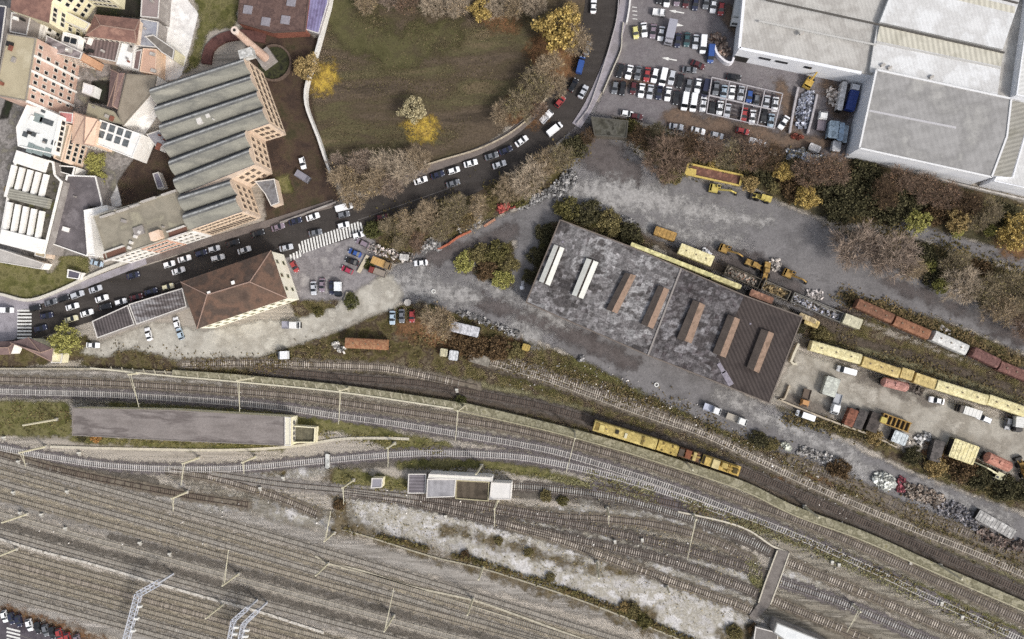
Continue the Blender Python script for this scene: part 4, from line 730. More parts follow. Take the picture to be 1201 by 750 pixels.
mb = MB(); gx_ = [(1028, 82), (1186, 116), (1181, 160), (1163, 208), (1008, 174)]
for a, b in zip(gx_, gx_[1:]+gx_[:1]): mb.bar(P(*a, hg+.1), P(*b, hg+.1), .5, .25)
mb.build('roof_edge', flat('hall_edge', '#d8d8d8'), gh)
MB().box(tuple(P(1070, 140, hg)+Vector((0, 0, .05))), (.6, 24, .12), rz=ang(103)).build('roof_seam', flat('hall_seam', '#b3b1b3'), gh)
ea = thing('east_wing', 'narrow olive roofed wing at the east side of the grey hall', 'warehouse', tuple(P(1190, 165)))
ep = PP([(1187, 118), (1240, 128), (1240, 160), (1203, 150), (1186, 208), (1165, 206), (1182, 160)], 8)
MB().prism(ep, 0, 7.7, top=False).build('wall', m_wallw, ea); MB().prism(ep, 7.7, 8, bottom=True).build('roof', mat('olive_ribbed', ['#8b8880', '#949188', '#7f7c70'], size=6, grain=.06, stripes=(75, 1.2, .12)), ea)
W('east_white_hall', 'white flat hall cut by the right picture edge', 'warehouse', [(1204, 150), (1250, 160), (1250, 232), (1165, 213), (1168, 208), (1187, 208)], 7, m_wallw, m_wroof, .3, pm=m_wallw)
W('north_east_hall', 'white roof strip at the far top right corner', 'warehouse', [(1212, -60), (1260, -60), (1260, 128), (1191, 112), (1204, 20)], 11, m_wallw, mat('pale_roof2', ['#c3c3c0', '#cfcfcc'], size=6, grain=.05, stripes=(75, 1.2, .06)), .4, pm=m_wallw)
# --- main line retaining wall, field wall, fences
rw = strip('x', [(205, 438), (280, 443.5), (400, 455.5), (533, 475), (560, 480), (640, 499), (720, 520), (773, 536), (867, 567), (930, 597), (1009, 626), (1099, 666), (1201, 710), (1270, 742)], 2.35, 0, 1.5, None).build('retaining_wall', mat('lichen_concrete', ['#7d7860', '#8e8970', '#6b664e', '#9a947c', '#77714f'], size=2.5, grain=.32, gsize=.45, lo=.3, hi=.7))
tag(rw, 'long lichen covered concrete retaining wall along the main line', 'wall')
cp = strip('x', [(110, 431.5), (200, 440.5), (280, 447.5), (400, 459.5), (533, 479)], .45, 1.5, 1.75, None).build('coping', flat('coping_pale', '#c5bea6', grain=.15), rw)
mb = MB()
for x in np.arange(130, 560, 12.6):
    y = np.interp(x, [110, 200, 280, 400, 533, 560], [431, 437, 443.5, 455.5, 475, 480]); a, b = P(x, y-2, 1.56), P(x+2, y+3, 1.56); mb.bar(a, b, .35, .12)
mb.build('buttress', flat('buttress_pale', '#a9a189', grain=.2), rw)
cp2 = strip('x', [(533, 480), (640, 504), (720, 525.5), (773, 542), (867, 573), (930, 603), (1009, 632), (1099, 672), (1201, 716)], .4, 1.5, 1.72, None).build('coping', flat('coping_pale2', '#968f72', grain=.3), rw)
fw = strip('x', [(392, -40), (390, 0), (384, 25), (374, 62), (366, 88), (361, 108), (361.5, 125), (367, 142), (375, 162), (382, 183), (390, 205)], .7, 0, 2.3, None).build('field_wall', flat('wall_white', '#d3d0ca', grain=.12)); tag(fw, 'long white wall between the factory courtyard and the field', 'wall')
def wallthing(name, label, cat, pts, w, h, m, posts=None):
    o = strip('x', pts, w, 0, h, None).build(name, m); return tag(o, label, cat)
m_tanw = mat('tan_wall', ['#a89a85', '#b5a892', '#978a77'], size=3, grain=.15)
wallthing('low_kerb', 'thin pale kerb west of the retaining wall along the main line', 'kerb', [(-60, 431.5), (0, 432.5), (120, 433), (205, 437)], .5, .8, flat('kerb_low', '#a39b88', grain=.25))
wallthing('kerb_wall', 'low tan wall along the north side of the street by the field', 'wall', [(430, 222), (490, 198), (520, 188), (560, 176), (595, 159), (622, 138), (642, 114)], .35, .9, m_tanw)
wallthing('lawn_wall', 'pale low wall around the lawn at the street corner', 'wall', [(-40, 343), (0, 345), (33, 352.5), (62, 345), (115, 321), (168, 300)], .9, 1.1, flat('pale_wall', '#c9c3b6', grain=.15))
wallthing('car_park_wall', 'white wall between pavement and car park, north part', 'wall', [(740, -40), (739, 0), (736, 22), (734.5, 29)], .5, 1.4, flat('wall_white2', '#d6d3d0'))
wallthing('car_park_railing', 'pale railing along the west edge of the car park', 'railing', [(731, 28), (729, 44), (728, 60), (718, 84), (707, 110)], .3, 1.2, flat('rail_pale2', '#b5aea0'))
wallthing('street_barrier', 'pale barrier along the east side of the street', 'railing', [(727, -30), (724, 18), (717, 48), (708, 78), (700, 102), (690, 128), (676, 146)], .25, .9, flat('barrier_pale', '#a9a3a3'))
wallthing('red_barrier', 'orange red plastic barrier along the rubbish heaps', 'barrier', [(514, 293), (526, 287), (537, 279), (553, 271.5)], .5, 1.0, mat('orange_plastic', ['#a5583f', '#b86b4d', '#8f4b37'], size=1, grain=.2))
wallthing('rust_pipe_rail', 'short orange rail east of the red barrier', 'barrier', [(568, 266), (574, 262), (581, 257.5)], .6, .8, mat('orange_pale', ['#b5856a', '#a5735a'], size=1, grain=.2))
wallthing('white_hoarding', 'curved white hoarding at the east end of the car park', 'hoarding', [(836, 56), (839, 65), (845, 72), (851, 76), (857, 76), (860, 66), (862, 58)], .6, 2.2, flat('hoarding', '#dcdade'))
wallthing('courtyard_fence', 'dark fence wall east of the vaulted factory above the street', 'fence', [(330, 262), (395, 238)], .4, 1.2, m_greyw)
wallthing('planter_wall', 'pale stone wall beside the row of parked cars on forecourt', 'wall', [(432, 300), (427, 309), (421, 320)], 1.0, .8, flat('planter', '#c1b59c', grain=.15))
wallthing('planter_block', 'pale stone block wall by the round green bush', 'wall', [(409, 343), (405.5, 353)], 1.0, .8, flat('planter', '#c1b59c', grain=.15))
wallthing('hall_fence', 'grey fence below the white hall on the woodland edge', 'fence', [(1002, 186), (1060, 201), (1120, 217), (1201, 236), (1240, 246)], .5, 1.6, m_concr)
wallthing('quay_wall', 'tan kerb wall along the north edge of the lower yard road', 'wall', [(925, 452), (919, 468), (912, 468), (935, 478), (975, 494), (1020, 510), (1050, 524)], .5, 1.0, m_tanw)
wallthing('yard_gate_wall', 'pale wall with gate at the east corner of engine shed', 'wall', [(935, 403), (926, 424), (933, 427)], .7, 1.6, flat('gatewall', '#c3bba5'))
wallthing('track_kerb', 'thin pale cable trough along the lower tracks', 'trough', [(402, 621), (440, 632), (508, 653), (567, 667), (640, 690), (700, 711), (790, 747), (830, 765)], .45, .35, flat('trough_pale', '#9d957f', grain=.3))
wallthing('cable_trough', 'long pale cable trough between the two lower track groups', 'trough', [(370, 652), (385, 661), (420, 668), (480, 687), (555, 704), (600, 719), (660, 741), (700, 755)], .6, .3, flat('trough_pale2', '#aca48f', grain=.3))
wallthing('cable_trough', 'thin broken cable trough beside the long pale one', 'trough', [(400, 666), (440, 675), (495, 692), (540, 706), (600, 725)], .4, .3, flat('trough_pale2', '#c3b899', grain=.15))
wallthing('rubble_wall', 'pale rubble kerb dividing the lowest tracks', 'kerb', [(-30, 624), (0, 632), (50, 647), (110, 662), (177, 682), (240, 700), (300, 716), (380, 742)], .8, .35, mat('rubble', ['#a9a194', '#c6c0b5', '#857d70'], size=1.5, grain=.35))
wallthing('platform_kerb', 'long pale kerb south of the goods shed', 'kerb', [(60, 524), (130, 526), (260, 528), (340, 524), (400, 515), (450, 514), (480, 515)], .8, .4, flat('kerb_pale', '#bdb5a2', grain=.2))
wallthing('siding_kerb', 'curved pale kerb between the grass and the eastern sidings', 'kerb', [(795, 600), (850, 612), (880, 623), (905, 640), (925, 648)], .5, .4, flat('kerb_pale', '#bdb5a2', grain=.2))
# concrete boarded crossing
cx = thing('board_crossing', 'grey concrete slab footway crossing the eastern sidings', 'footway', tuple(P(905, 682)))
poly = PP([(912, 644), (925, 647), (914, 678), (902, 710), (884, 728), (878, 722), (891, 704), (897, 680)]); MB().prism(poly, 0, .55).build('slab', mat('footway_slabs', ['#6d6661', '#7b746e', '#625b57'], size=3, grain=.15), cx)
for pts in ([(911, 645), (897, 682), (889, 706)], [(925, 648), (914, 679), (903, 708)]): strip('x', pts, .35, .5, .7, None).build('edge', flat('kerb_pale', '#bdb5a2', grain=.2), cx)
# ------------------------------------------------------------------ vehicles
m_tyre = flat('tyre', '#1c1b1b', rough=.9); m_cglass = mat('car_glass', ['#16191d'], grain=0, rough=.1, spec=.7)
m_lamp = flat('lamp_glass', '#d8dcdf', rough=.2); m_tail = flat('tail_lamp', '#7a1d18', rough=.3)
CC = {'W': ('white', '#eeeff1'), 'S': ('silver', '#b9bcc3'), 'G': ('grey', '#6d7076'), 'K': ('black', '#26262a'), 'B': ('dark blue', '#2c3047'), 'b': ('bright blue', '#2f5296'), 'R': ('red', '#a23a3a'), 'r': ('maroon', '#57282c'),
      'Y': ('pale yellow', '#cfc878'), 'E': ('cream', '#cfc8a4'), 'N': ('teal', '#35565a'), 'L': ('pale blue', '#a9bccb'), 'M': ('mauve', '#857682'), 'C': ('crimson', '#a5304c')}
ZC = 0.16
PROF = {  # x, half width, belt z, top z, half top width ; glass segments
 'saloon': ([(-2.22, .74, .62, .64, .66), (-2.1, .85, .86, .92, .74), (-1.62, .88, .95, 1.02, .76), (-.95, .89, .97, 1.40, .60), (.2, .89, .97, 1.43, .62), (1.02, .88, .93, .99, .76), (1.85, .85, .80, .85, .70), (2.15, .76, .56, .60, .62)], 4, 2),
 'hatchback': ([(-1.98, .76, .70, .74, .68), (-1.88, .85, .95, 1.02, .72), (-1.38, .87, .98, 1.46, .60), (.2, .88, .98, 1.50, .62), (.98, .87, .95, 1.02, .75), (1.7, .83, .82, .88, .68), (1.96, .74, .56, .60, .60)], 3, 1),
 'estate': ([(-2.3, .78, .72, .76, .70), (-2.2, .87, .98, 1.05, .74), (-1.8, .89, 1.0, 1.50, .64), (.25, .90, 1.0, 1.54, .66), (1.05, .89, .96, 1.03, .77), (1.9, .85, .83, .89, .70), (2.2, .76, .56, .60, .62)], 3, 1),
 'van': ([(-2.65, .86, 1.1, 1.95, .80), (-2.5, .93, 1.15, 2.08, .84), (1.15, .93, 1.15, 2.08, .82), (1.95, .92, 1.08, 1.22, .80), (2.5, .88, .9, .95, .74), (2.68, .8, .6, .65, .66)], 2, None),
}
CARM = {}
def car_meshes(kind):
    if kind in CARM: return CARM[kind]
    st, gf, gr = PROF[kind]; body, ws, rw, side, side2 = MB(), MB(), MB(), MB(), MB()
    def sec(s): x, w, zb, zt, wt = s; return [(x, -w*.96, .28), (x, -w, zb), (x, -wt, zt), (x, wt, zt), (x, w, zb), (x, w*.96, .28)]
    for i in range(len(st)-1):
        a, b = sec(st[i]), sec(st[i+1])
        for j in range(5):
            q = (a[j], b[j], b[j+1], a[j+1]); cabin = max(st[i][3]-st[i][2], st[i+1][3]-st[i+1][2]) > .3
            tgt = body
            if j == 2 and i == gf-0-0 and True and st[i][3] > st[i+1][3]+.25: tgt = ws
            elif j == 2 and gr is not None and i == gr and st[i+1][3] > st[i][3]+.25: tgt = rw
            elif j in (1, 3) and cabin and (kind != 'van' or i == gf): tgt = side if j == 1 else side2
            if tgt is side or tgt is side2:   # glass inset between painted pillars
                A, B, C, D = [Vector(v) for v in q]; cc = (A+B+C+D)/4; sh = [v.lerp(cc, .16) for v in (A, B, C, D)]
                tgt.quad(*sh)
                for e in range(4): body.quad([A, B, C, D][e], [A, B, C, D][(e+1) % 4], sh[(e+1) % 4], sh[e])
            else: tgt.quad(*q)
    body.add(sec(st[0]), [tuple(range(6))]); body.add(sec(st[-1]), [tuple(range(6))[::-1]])
    L = st[-1][0]; wl = MB(); wl.tube((0, -.11, 0), (0, .11, 0), .32, n=10, mi=0); wl.tube((0, -.115, 0), (0, .115, 0), .18, n=8, mi=1)
    lm = MB(); lm.box((0, 0, 0), (.16, .34, .14))
    CARM[kind] = dict(body=body, windscreen=ws.mesh('windscreen', m_cglass), rear_window=rw.mesh('rear_window', m_cglass) if rw.f else None, side_window=side.mesh('side_window', m_cglass), side_window2=side2.mesh('side_window', m_cglass),
                      wheel=wl.mesh('wheel', [m_tyre, flat('wheel_rim', '#8b8d90')]), headlight=lm.mesh('headlight', m_lamp), tail_light=lm.mesh('tail_light', m_tail), L=L, base={}, st=st)
    return CARM[kind]
def carpaint(hexc): return mat('car_paint_'+hexc.strip('#'), [hexc], grain=.05, rough=.35, spec=.5)
def car(u, v, a, kind, col, label, group, tone=0):
    M = car_meshes(kind); cn, hx = CC[col]; key = (col, tone)
    if key not in M['base']: M['base'][key] = M['body'].mesh('body', carpaint(hx))
    root = thing({'van': 'parked_van'}.get(kind, 'parked_car'), label, 'van' if kind == 'van' else 'car', tuple(P(u, v))[:2]+(ZC,), ang(a)+random.uniform(-.02, .02), group)
    link('body', M['base'][key], root)
    for n in ('windscreen', 'rear_window', 'side_window', 'side_window2'):
        if M[n]: link(n.rstrip('2'), M[n], root)
    x = M['L']*.62
    for sx in (x, -x):
        for sy in (-.78, .78):
            o = link('wheel', M['wheel'], root); o.location = (sx, sy, .32)
    hz = M['st'][-2]
    for sy in (-.56, .56):
        o = link('headlight', M['headlight'], root); o.location = (hz[0]+.14, sy, hz[2]-.06); o = link('tail_light', M['tail_light'], root); o.location = (M['st'][1][0]-.05, sy*1.2, .78)
    return root
KN = {'s': 'saloon', 'h': 'hatchback', 'e': 'estate', 'v': 'van'}
KNAME = {'s': 'saloon car', 'h': 'hatchback', 'e': 'estate car', 'v': 'van'}
def row(where, group, cars):
    """cars: (u, v, angle, kind, colour)"""
    labs = autolabel([(f"{CC[c[4]][0]} {KNAME[c[3]]}", c[0]) for c in cars], where)
    for c, l in zip(cars, labs): car(c[0], c[1], c[2], KN[c[3]], c[4], l, group)
GS = 'cars along the street'; GP = 'cars in the big car park'; GY = 'cars in the yards'
row('at the kerb north of the street near the lawn', GS, [(43.5, 361.5, -12, 'h', 'K'), (62, 355, -16, 's', 'G'), (77, 350.5, -18, 'h', 'K'), (93, 346, -20, 'e', 'S'), (114, 339.5, -18, 's', 'S')])
row('driving on the street near the lawn', GS, [(9, 364, 1, 'v', 'W'), (57, 370.5, -12, 's', 'B'), (50, 385.5, -14, 's', 'B'), (87, 360, -15, 's', 'W'), (121.5, 350.5, -18, 's', 'W')])
row('at the south kerb by the lean-to sheds', GS, [(86, 374.5, -15, 's', 'E'), (104, 367.5, -17, 's', 'W'), (125.5, 360, -14, 's', 'K'), (143.5, 354.5, -16, 'h', 'W'), (162, 349, -16, 's', 'r'), (179, 342.5, -16, 's', 'B'), (198.5, 337, -15, 'h', 'E')])
row('at the kerb below the street block', GS, [(158, 323.5, -16, 's', 'B'), (200, 310.5, -17, 'h', 'W'), (237.5, 297.5, -16, 'h', 'B'), (252.5, 292.5, -15, 'h', 'S'), (275, 285.5, -17, 's', 'K'), (304, 274.5, -17, 's', 'K'), (327.5, 267, -17, 's', 'M'), (347.5, 260, -16, 's', 'B'), (368, 255, -17, 's', 'W')])
row('driving past the station house', GS, [(211, 318, -17, 's', 'W'), (257, 303, -14, 'e', 'W'), (288, 294, -17, 's', 'W'), (337, 291, -12, 's', 'S'), (371, 273.5, -11, 's', 'G')])
car(218, 304, -16, 'saloon', 'W', 'white saloon with dark open cabin parked below the street block', GS)
row('on the street above the zebra crossing', GS, [(404, 252.5, -12, 'h', 'G'), (403.5, 265, -15, 'h', 'W'), (449, 255.5, -10, 'h', 'r')])
row('along the street below the field wall', GS, [(494, 212.5, -18, 's', 'W'), (514, 206, -18, 's', 'B'), (532.5, 201, -16, 'h', 'W'), (552.5, 192.5, -16, 's', 'W'), (577, 184, -17, 's', 'G'), (593.5, 177.5, -22, 's', 'B'), (612, 166.5, -36, 's', 'W')])
row('in the lane beneath the southern trees', GS, [(532, 216, -16, 's', 'G'), (586, 194, -17, 's', 'S')])
row('on the street bend beside the car park', GS, [(650.5, 153, -38, 'v', 'W'), (657, 120.5, -50, 'h', 'R'), (684, 109, -62, 's', 'S'), (672.5, 101, -60, 's', 'K'), (681, 78, -75, 'v', 'b'), (689, 58, -75, 's', 'G'), (696, 9, -87, 's', 'W')])
row('under trees north of the zebra crossing', GS, [(405, 244, -15, 'v', 'W'), (421, 276.5, -15, 'h', 'W')])
row('in the slanted forecourt row', GY, [(426, 285.5, 205, 'e', 'M'), (417, 297, 205, 's', 'b'), (413.5, 307, 200, 's', 'K'), (408, 317, 205, 'h', 'C')])
row('parked upright on the forecourt', GY, [(369, 338.5, 88, 's', 'S'), (379, 335, 92, 's', 'M'), (390.5, 338, 88, 's', 'B')])
car(346.5, 313, 60, 'hatchback', 'R', 'red hatchback tight against the cream station house facade', GY)
car(494, 309, 175, 'saloon', 'W', 'white saloon parked alone at the yard road fork', GY)
row('beside the round brown tree', GY, [(461, 373, 90, 's', 'L'), (472, 371, 90, 's', 'G'), (484, 371, 90, 'h', 'R')])
row('on the pale gravel road', GY, [(111, 405, 1, 's', 'W'), (176, 392, -105, 's', 'W'), (209, 379, -105, 'h', 'W'), (213, 391.5, -108, 'h', 'L')])
car(356, 192, 75, 'hatchback', 'W', 'white hatchback in the dark soil yard east of the factory', GY)
car(115, 309, -165, 'saloon', 'L', 'pale saloon by the street block corner near lawn wall', GY)
row('on the gravel yard with yellow wagons', GY, [(1096.7, 469.5, 190, 's', 'W'), (1151.5, 490.5, 205, 'e', 'W'), (991, 434.5, 195, 'v', 'W'), (943, 487, 200, 'v', 'W'), (1180, 496, 100, 'h', 'G')])
row('in the topmost car park row', GP, [(773, -2, 97, 's', 'K'), (782, 1.5, 97, 's', 'W'), (793.7, .5, 97, 's', 'M'), (804, 2.5, 97, 's', 'r'), (815, 5.5, 97, 'e', 'B'), (827.5, 4, 97, 's', 'G'), (836, 8.5, 97, 's', 'W'), (845, 12, 97, 'h', 'R')])
row('in the second car park row', GP, [(745, 39.5, 82, 'h', 'Y'), (755, 36.5, 86, 's', 'W'), (765.5, 38.5, 95, 's', 'M'), (775, 41, 100, 's', 'W'), (794.5, 49, 97, 's', 'B'), (805, 48, 95, 's', 'N'), (815.3, 50.5, 97, 's', 'S'), (824, 54, 95, 'v', 'W'), (833, 65, 95, 'v', 'b')])
row('in the third car park row', GP, [(727, 84.5, 102, 's', 'K'), (737.5, 86, 103, 's', 'W'), (748, 87, 100, 's', 'G'), (758.5, 89, 100, 's', 'R'), (767.5, 90, 102, 'e', 'W'), (777.3, 92.5, 102, 'v', 'W'), (787.4, 92.3, 102, 'e', 'S'), (797, 96.5, 102, 's', 'K'), (807, 101, 100, 'h', 'G'), (818, 102, 100, 's', 'W'), (827, 105.5, 102, 'v', 'B')])
row('in the fourth car park row', GP, [(721, 104, 98, 'h', 'G'), (730, 105, 98, 's', 'K'), (742.5, 104.5, 98, 'h', 'r'), (752, 107.5, 98, 's', 'W'), (762, 109, 98, 's', 'S'), (772.6, 110, 98, 's', 'B'), (783, 111.5, 98, 's', 'W'), (792.5, 116, 98, 's', 'K'), (802.7, 120.5, 98, 'v', 'W'), (812.8, 121.8, 98, 'v', 'W'), (824, 124, 98, 's', 'W')])
row('on the steel rack, upper row', GP, [(839, 104.6, 98, 's', 'G'), (848, 109.6, 98, 's', 'L'), (857.5, 109.8, 98, 's', 'W'), (868, 110.5, 98, 's', 'S'), (878, 114.4, 98, 'h', 'b'), (886, 119.4, 98, 'h', 'G'), (897.8, 121.5, 98, 's', 'S'), (908, 123.6, 98, 's', 'W')])
row('on the steel rack, lower row', GP, [(834.5, 128, 98, 'h', 'K'), (843.4, 128, 98, 's', 'W'), (852.3, 131, 98, 's', 'S'), (871.7, 136, 98, 's', 'R'), (881.4, 138.7, 98, 's', 'W'), (895, 137, 98, 's', 'K'), (903, 143, 98, 's', 'L')])
row('standing loose around the car park rack', GP, [(918, 145, 122, 's', 'W'), (808, 83.5, 8, 's', 'G'), (860, 92, 10, 's', 'K'), (792.5, 149.8, 8, 's', 'S'), (818, 154.6, 15, 's', 'W'), (840, 160, 15, 'h', 'S'), (870, 155, 15, 'h', 'R'), (886.5, 169, 15, 'v', 'W'), (735, 134.5, 10, 'h', 'W'), (746, 138, 10, 'h', 'r'), (818, 77.5, 25, 's', 'r')])
row('parked along the brown bank at bottom left', GP, [(8, 722, 75, 'h', 'W'), (16, 724, 75, 'h', 'B'), (24.5, 727, 75, 'h', 'B'), (37, 732, 75, 'h', 'W'), (47, 735, 75, 'h', 'K'), (56, 738, 75, 'h', 'G'), (64, 741, 75, 'h', 'K'), (72, 743, 75, 'h', 'R'), (82, 748, 75, 'h', 'R'), (93, 750, 75, 'h', 'M')])

# --- lorries and pickups
m_bed = flat('lorry_bed', '#8d8a86', grain=.2); m_chas = flat('chassis', '#2a2725')
def lorry(name, label, cat, u, v, a, L, w, cab, box, cabL=1.9, h=2.6, kind='box', ch=2.3, group='lorries and pickups'):
    """length along +x, cab at the front; kind box or flat"""
    r = thing(name, label, cat, tuple(P(u, v))[:2]+(ZC,), ang(a), group); wl = car_meshes('saloon')['wheel']
    mb = MB(); mb.box((0, 0, .75), (L, w*.8, .3)); link('chassis', mb.mesh('chassis', m_chas), r)
    mb = MB(); x0 = L/2-cabL; mb.box((x0+cabL*.45, 0, .65+ch*.22), (cabL*.9, w*.96, ch*.55)); mb.box((x0+cabL*.36, 0, .65+ch*.65), (cabL*.66, w*.92, ch*.36), taper=.9); c = link('cab', mb.mesh('cab', carpaint(cab)), r)
    mb = MB(); mb.add([(x0+cabL*.72, -w*.4, .65+ch*.49), (x0+cabL*.72, w*.4, .65+ch*.49), (x0+cabL*.60, w*.36, .65+ch*.82), (x0+cabL*.60, -w*.36, .65+ch*.82)], [(0, 1, 2, 3)]); mb.quad((x0+cabL*.74, -w*.42, .65+ch*.501), (x0+cabL*.88, -w*.42, .65+ch*.501), (x0+cabL*.88, w*.42, .65+ch*.501), (x0+cabL*.74, w*.42, .65+ch*.501)); link('windscreen', mb.mesh('windscreen', m_cglass), c)
    bl = L-cabL-.15; bx = -L/2+bl/2; mb = MB()
    if kind == 'box':
        mb.box((bx, 0, .95+h/2), (bl, w, h)); 
        for i in range(5): mb.box((bx-bl/2+bl*(i+.5)/5, 0, .95+h+.02), (.08, w*.98, .05))
        link('cargo_box', mb.mesh('cargo_box', carpaint(box)), r)
    else:
        mb.box((bx, 0, 1.0), (bl, w, .16))
        for sy in (-1, 1): mb.box((bx, sy*(w/2-.04), 1.25), (bl, .07, .4))
        for sx in (-1, 1): mb.box((bx+sx*(bl/2-.04), 0, 1.25), (.07, w-.2, .4))
        link('load_bed', mb.mesh('load_bed', carpaint(box)), r)
    for x in (L*.32, -L*.22, -L*.34):
        for sy in (-1, 1):
            if L < 6 and x == -L*.22: continue
            o = link('wheel', wl, r); o.location = (x, sy*w*.45, .42); o.scale = (1.3, 1.3, 1.3)
    return r
lorry('flat_trailer', 'grey flat trailer beside the white hatchback east of the factory', 'trailer', 357, 208.5, 32, 5.2, 2.2, '#77747a', '#8a8790', .8, kind='flat', ch=.8)
lorry('box_lorry', 'big grey flat roofed lorry between white car and dark blue car in second row', 'lorry', 785.3, 42, 103, 7.2, 2.5, '#9a9aa2', '#9b9ba6', 1.4, 2.4)
lorry('box_lorry', 'white box lorry with small cab beside the warehouse wall', 'lorry', 863, 17.5, 100, 8.6, 2.7, '#dddcd8', '#cfd0cf', 2.2, 2.4)
lorry('pickup_truck', 'white pickup crossing the top of the car park', 'pickup', 772.5, 17, 8, 3.9, 1.9, '#e3e3e4', '#dcdcdc', 1.8, kind='flat', ch=1.5)
lorry('pickup_truck', 'white pickup turning on the street bend', 'pickup', 641, 138.5, -45, 4.8, 2.0, '#e4e4e6', '#cfcfd2', 2.2, kind='flat', ch=1.6)
lorry('flatbed_lorry', 'white cabbed lorry with grey bed between the scrap racks', 'lorry', 962, 143.5, -82, 5.8, 2.3, '#e6e7e4', '#8b8088', 2.6, kind='flat')
lorry('car_transporter', 'blue lorry with white cab beside the white hall', 'lorry', 997, 116, -75, 8.6, 2.5, '#dfe0e3', '#27428a', 2.6, 1.7)
lorry('flatbed_lorry', 'white cabbed lorry with grey bed on the pale gravel road', 'lorry', 344, 381.5, 1, 6.2, 2.3, '#dadad8', '#9b9aa6', 3.6, kind='flat')
lorry('box_van', 'white box van at the south edge of the pale gravel road', 'van', 334.5, 416.5, 178, 3.6, 2.5, '#5b6068', '#dedfe2', 1.1, 1.8, ch=1.6)
lorry('box_van', 'dark van with white cargo box in the forecourt row', 'van', 398.5, 340, 90, 4.6, 2.0, '#2b3039', '#dfe3e6', 1.6, 1.5)
lorry('dump_lorry', 'orange dump lorry beside the rusty heaps', 'lorry', 449, 309.5, 22, 6.4, 2.3, '#8b7452', '#bd9553', 1.8, 1.0)
lorry('tipper_lorry', 'grey bedded lorry with dark red cab below the orange dump lorry', 'lorry', 444, 319.5, 200, 5.8, 2.1, '#7a342f', '#8f8478', 1.6, kind='flat')
lorry('flatbed_lorry', 'white cabbed lorry with pale blue grey bed by the engine shed', 'lorry', 834.5, 479.5, 20, 5.4, 2.1, '#dedfe0', '#b3b7c6', 2.6, kind='flat')
lorry('flatbed_lorry', 'white cabbed lorry with tan bed behind the blue grey one', 'lorry', 863, 491.5, 20, 6.4, 2.1, '#e0e0dc', '#a59d90', 2.9, kind='flat')
lorry('flatbed_lorry', 'white cabbed lorry with grey bed in the gravel yard beside rusty containers', 'lorry', 978.5, 474, 105, 6.4, 2.2, '#e1e3e3', '#a3a6ab', 3.3, kind='flat')
lorry('box_lorry', 'white box lorry with dark nose south of the long yellow wagon', 'lorry', 1131.5, 481.5, 198, 6.6, 2.3, '#4d463f', '#d5d4cf', 1.5, 1.6)
lorry('dump_lorry', 'orange and brown lorry near the engine shed corner', 'lorry', 943, 466.5, 105, 5.4, 2.2, '#b98446', '#5b4a3a', 2.2, kind='flat')
lorry('box_lorry', 'dark lorry with white box at the right picture edge', 'lorry', 1189, 497, 95, 4.6, 2.2, '#2f2b29', '#cfcfcb', 1.4, 1.6)

# --- containers, wagons, tanks
def container(name, label, u, v, a, L, w, h, col, cat='container', group=None, rib=True, rough=.7):
    r = thing(name, label, cat, tuple(P(u, v))[:2]+(ZC,), ang(a), group); mb = MB(); mb.box((0, 0, h/2), (L, w, h)); c = col if isinstance(col, list) else [col]
    m = mat('paint_'+''.join(c).replace('#', ''), c+bright(c[:1], .8)+bright(c[:2], 1.03), size=1.8, grain=.18, rough=rough, obj=True, lo=.3, hi=.74)
    if rib:
        n = max(3, int(L/1.0))
        for i in range(n): mb.box((-L/2+L*(i+.5)/n, 0, h+.03), (.18, w*.94, .08))
        for i in range(n):
            for sy in (-1, 1): mb.box((-L/2+L*(i+.5)/n, sy*(w/2+.03), h/2), (.18, .08, h*.9))
    link('body', mb.mesh('body', m), r)
    mb = MB()
    for sx in (-1, 1):
        for sy in (-1, 1): mb.box((sx*(L/2-.06), sy*(w/2-.06), h/2), (.2, .2, h+.14))
        mb.box((sx*(L/2+.02), 0, h/2), (.06, w*.9, h*.86)); link('door_frame', mb.mesh('door_frame', m_chas), r); mb = MB()
    return r
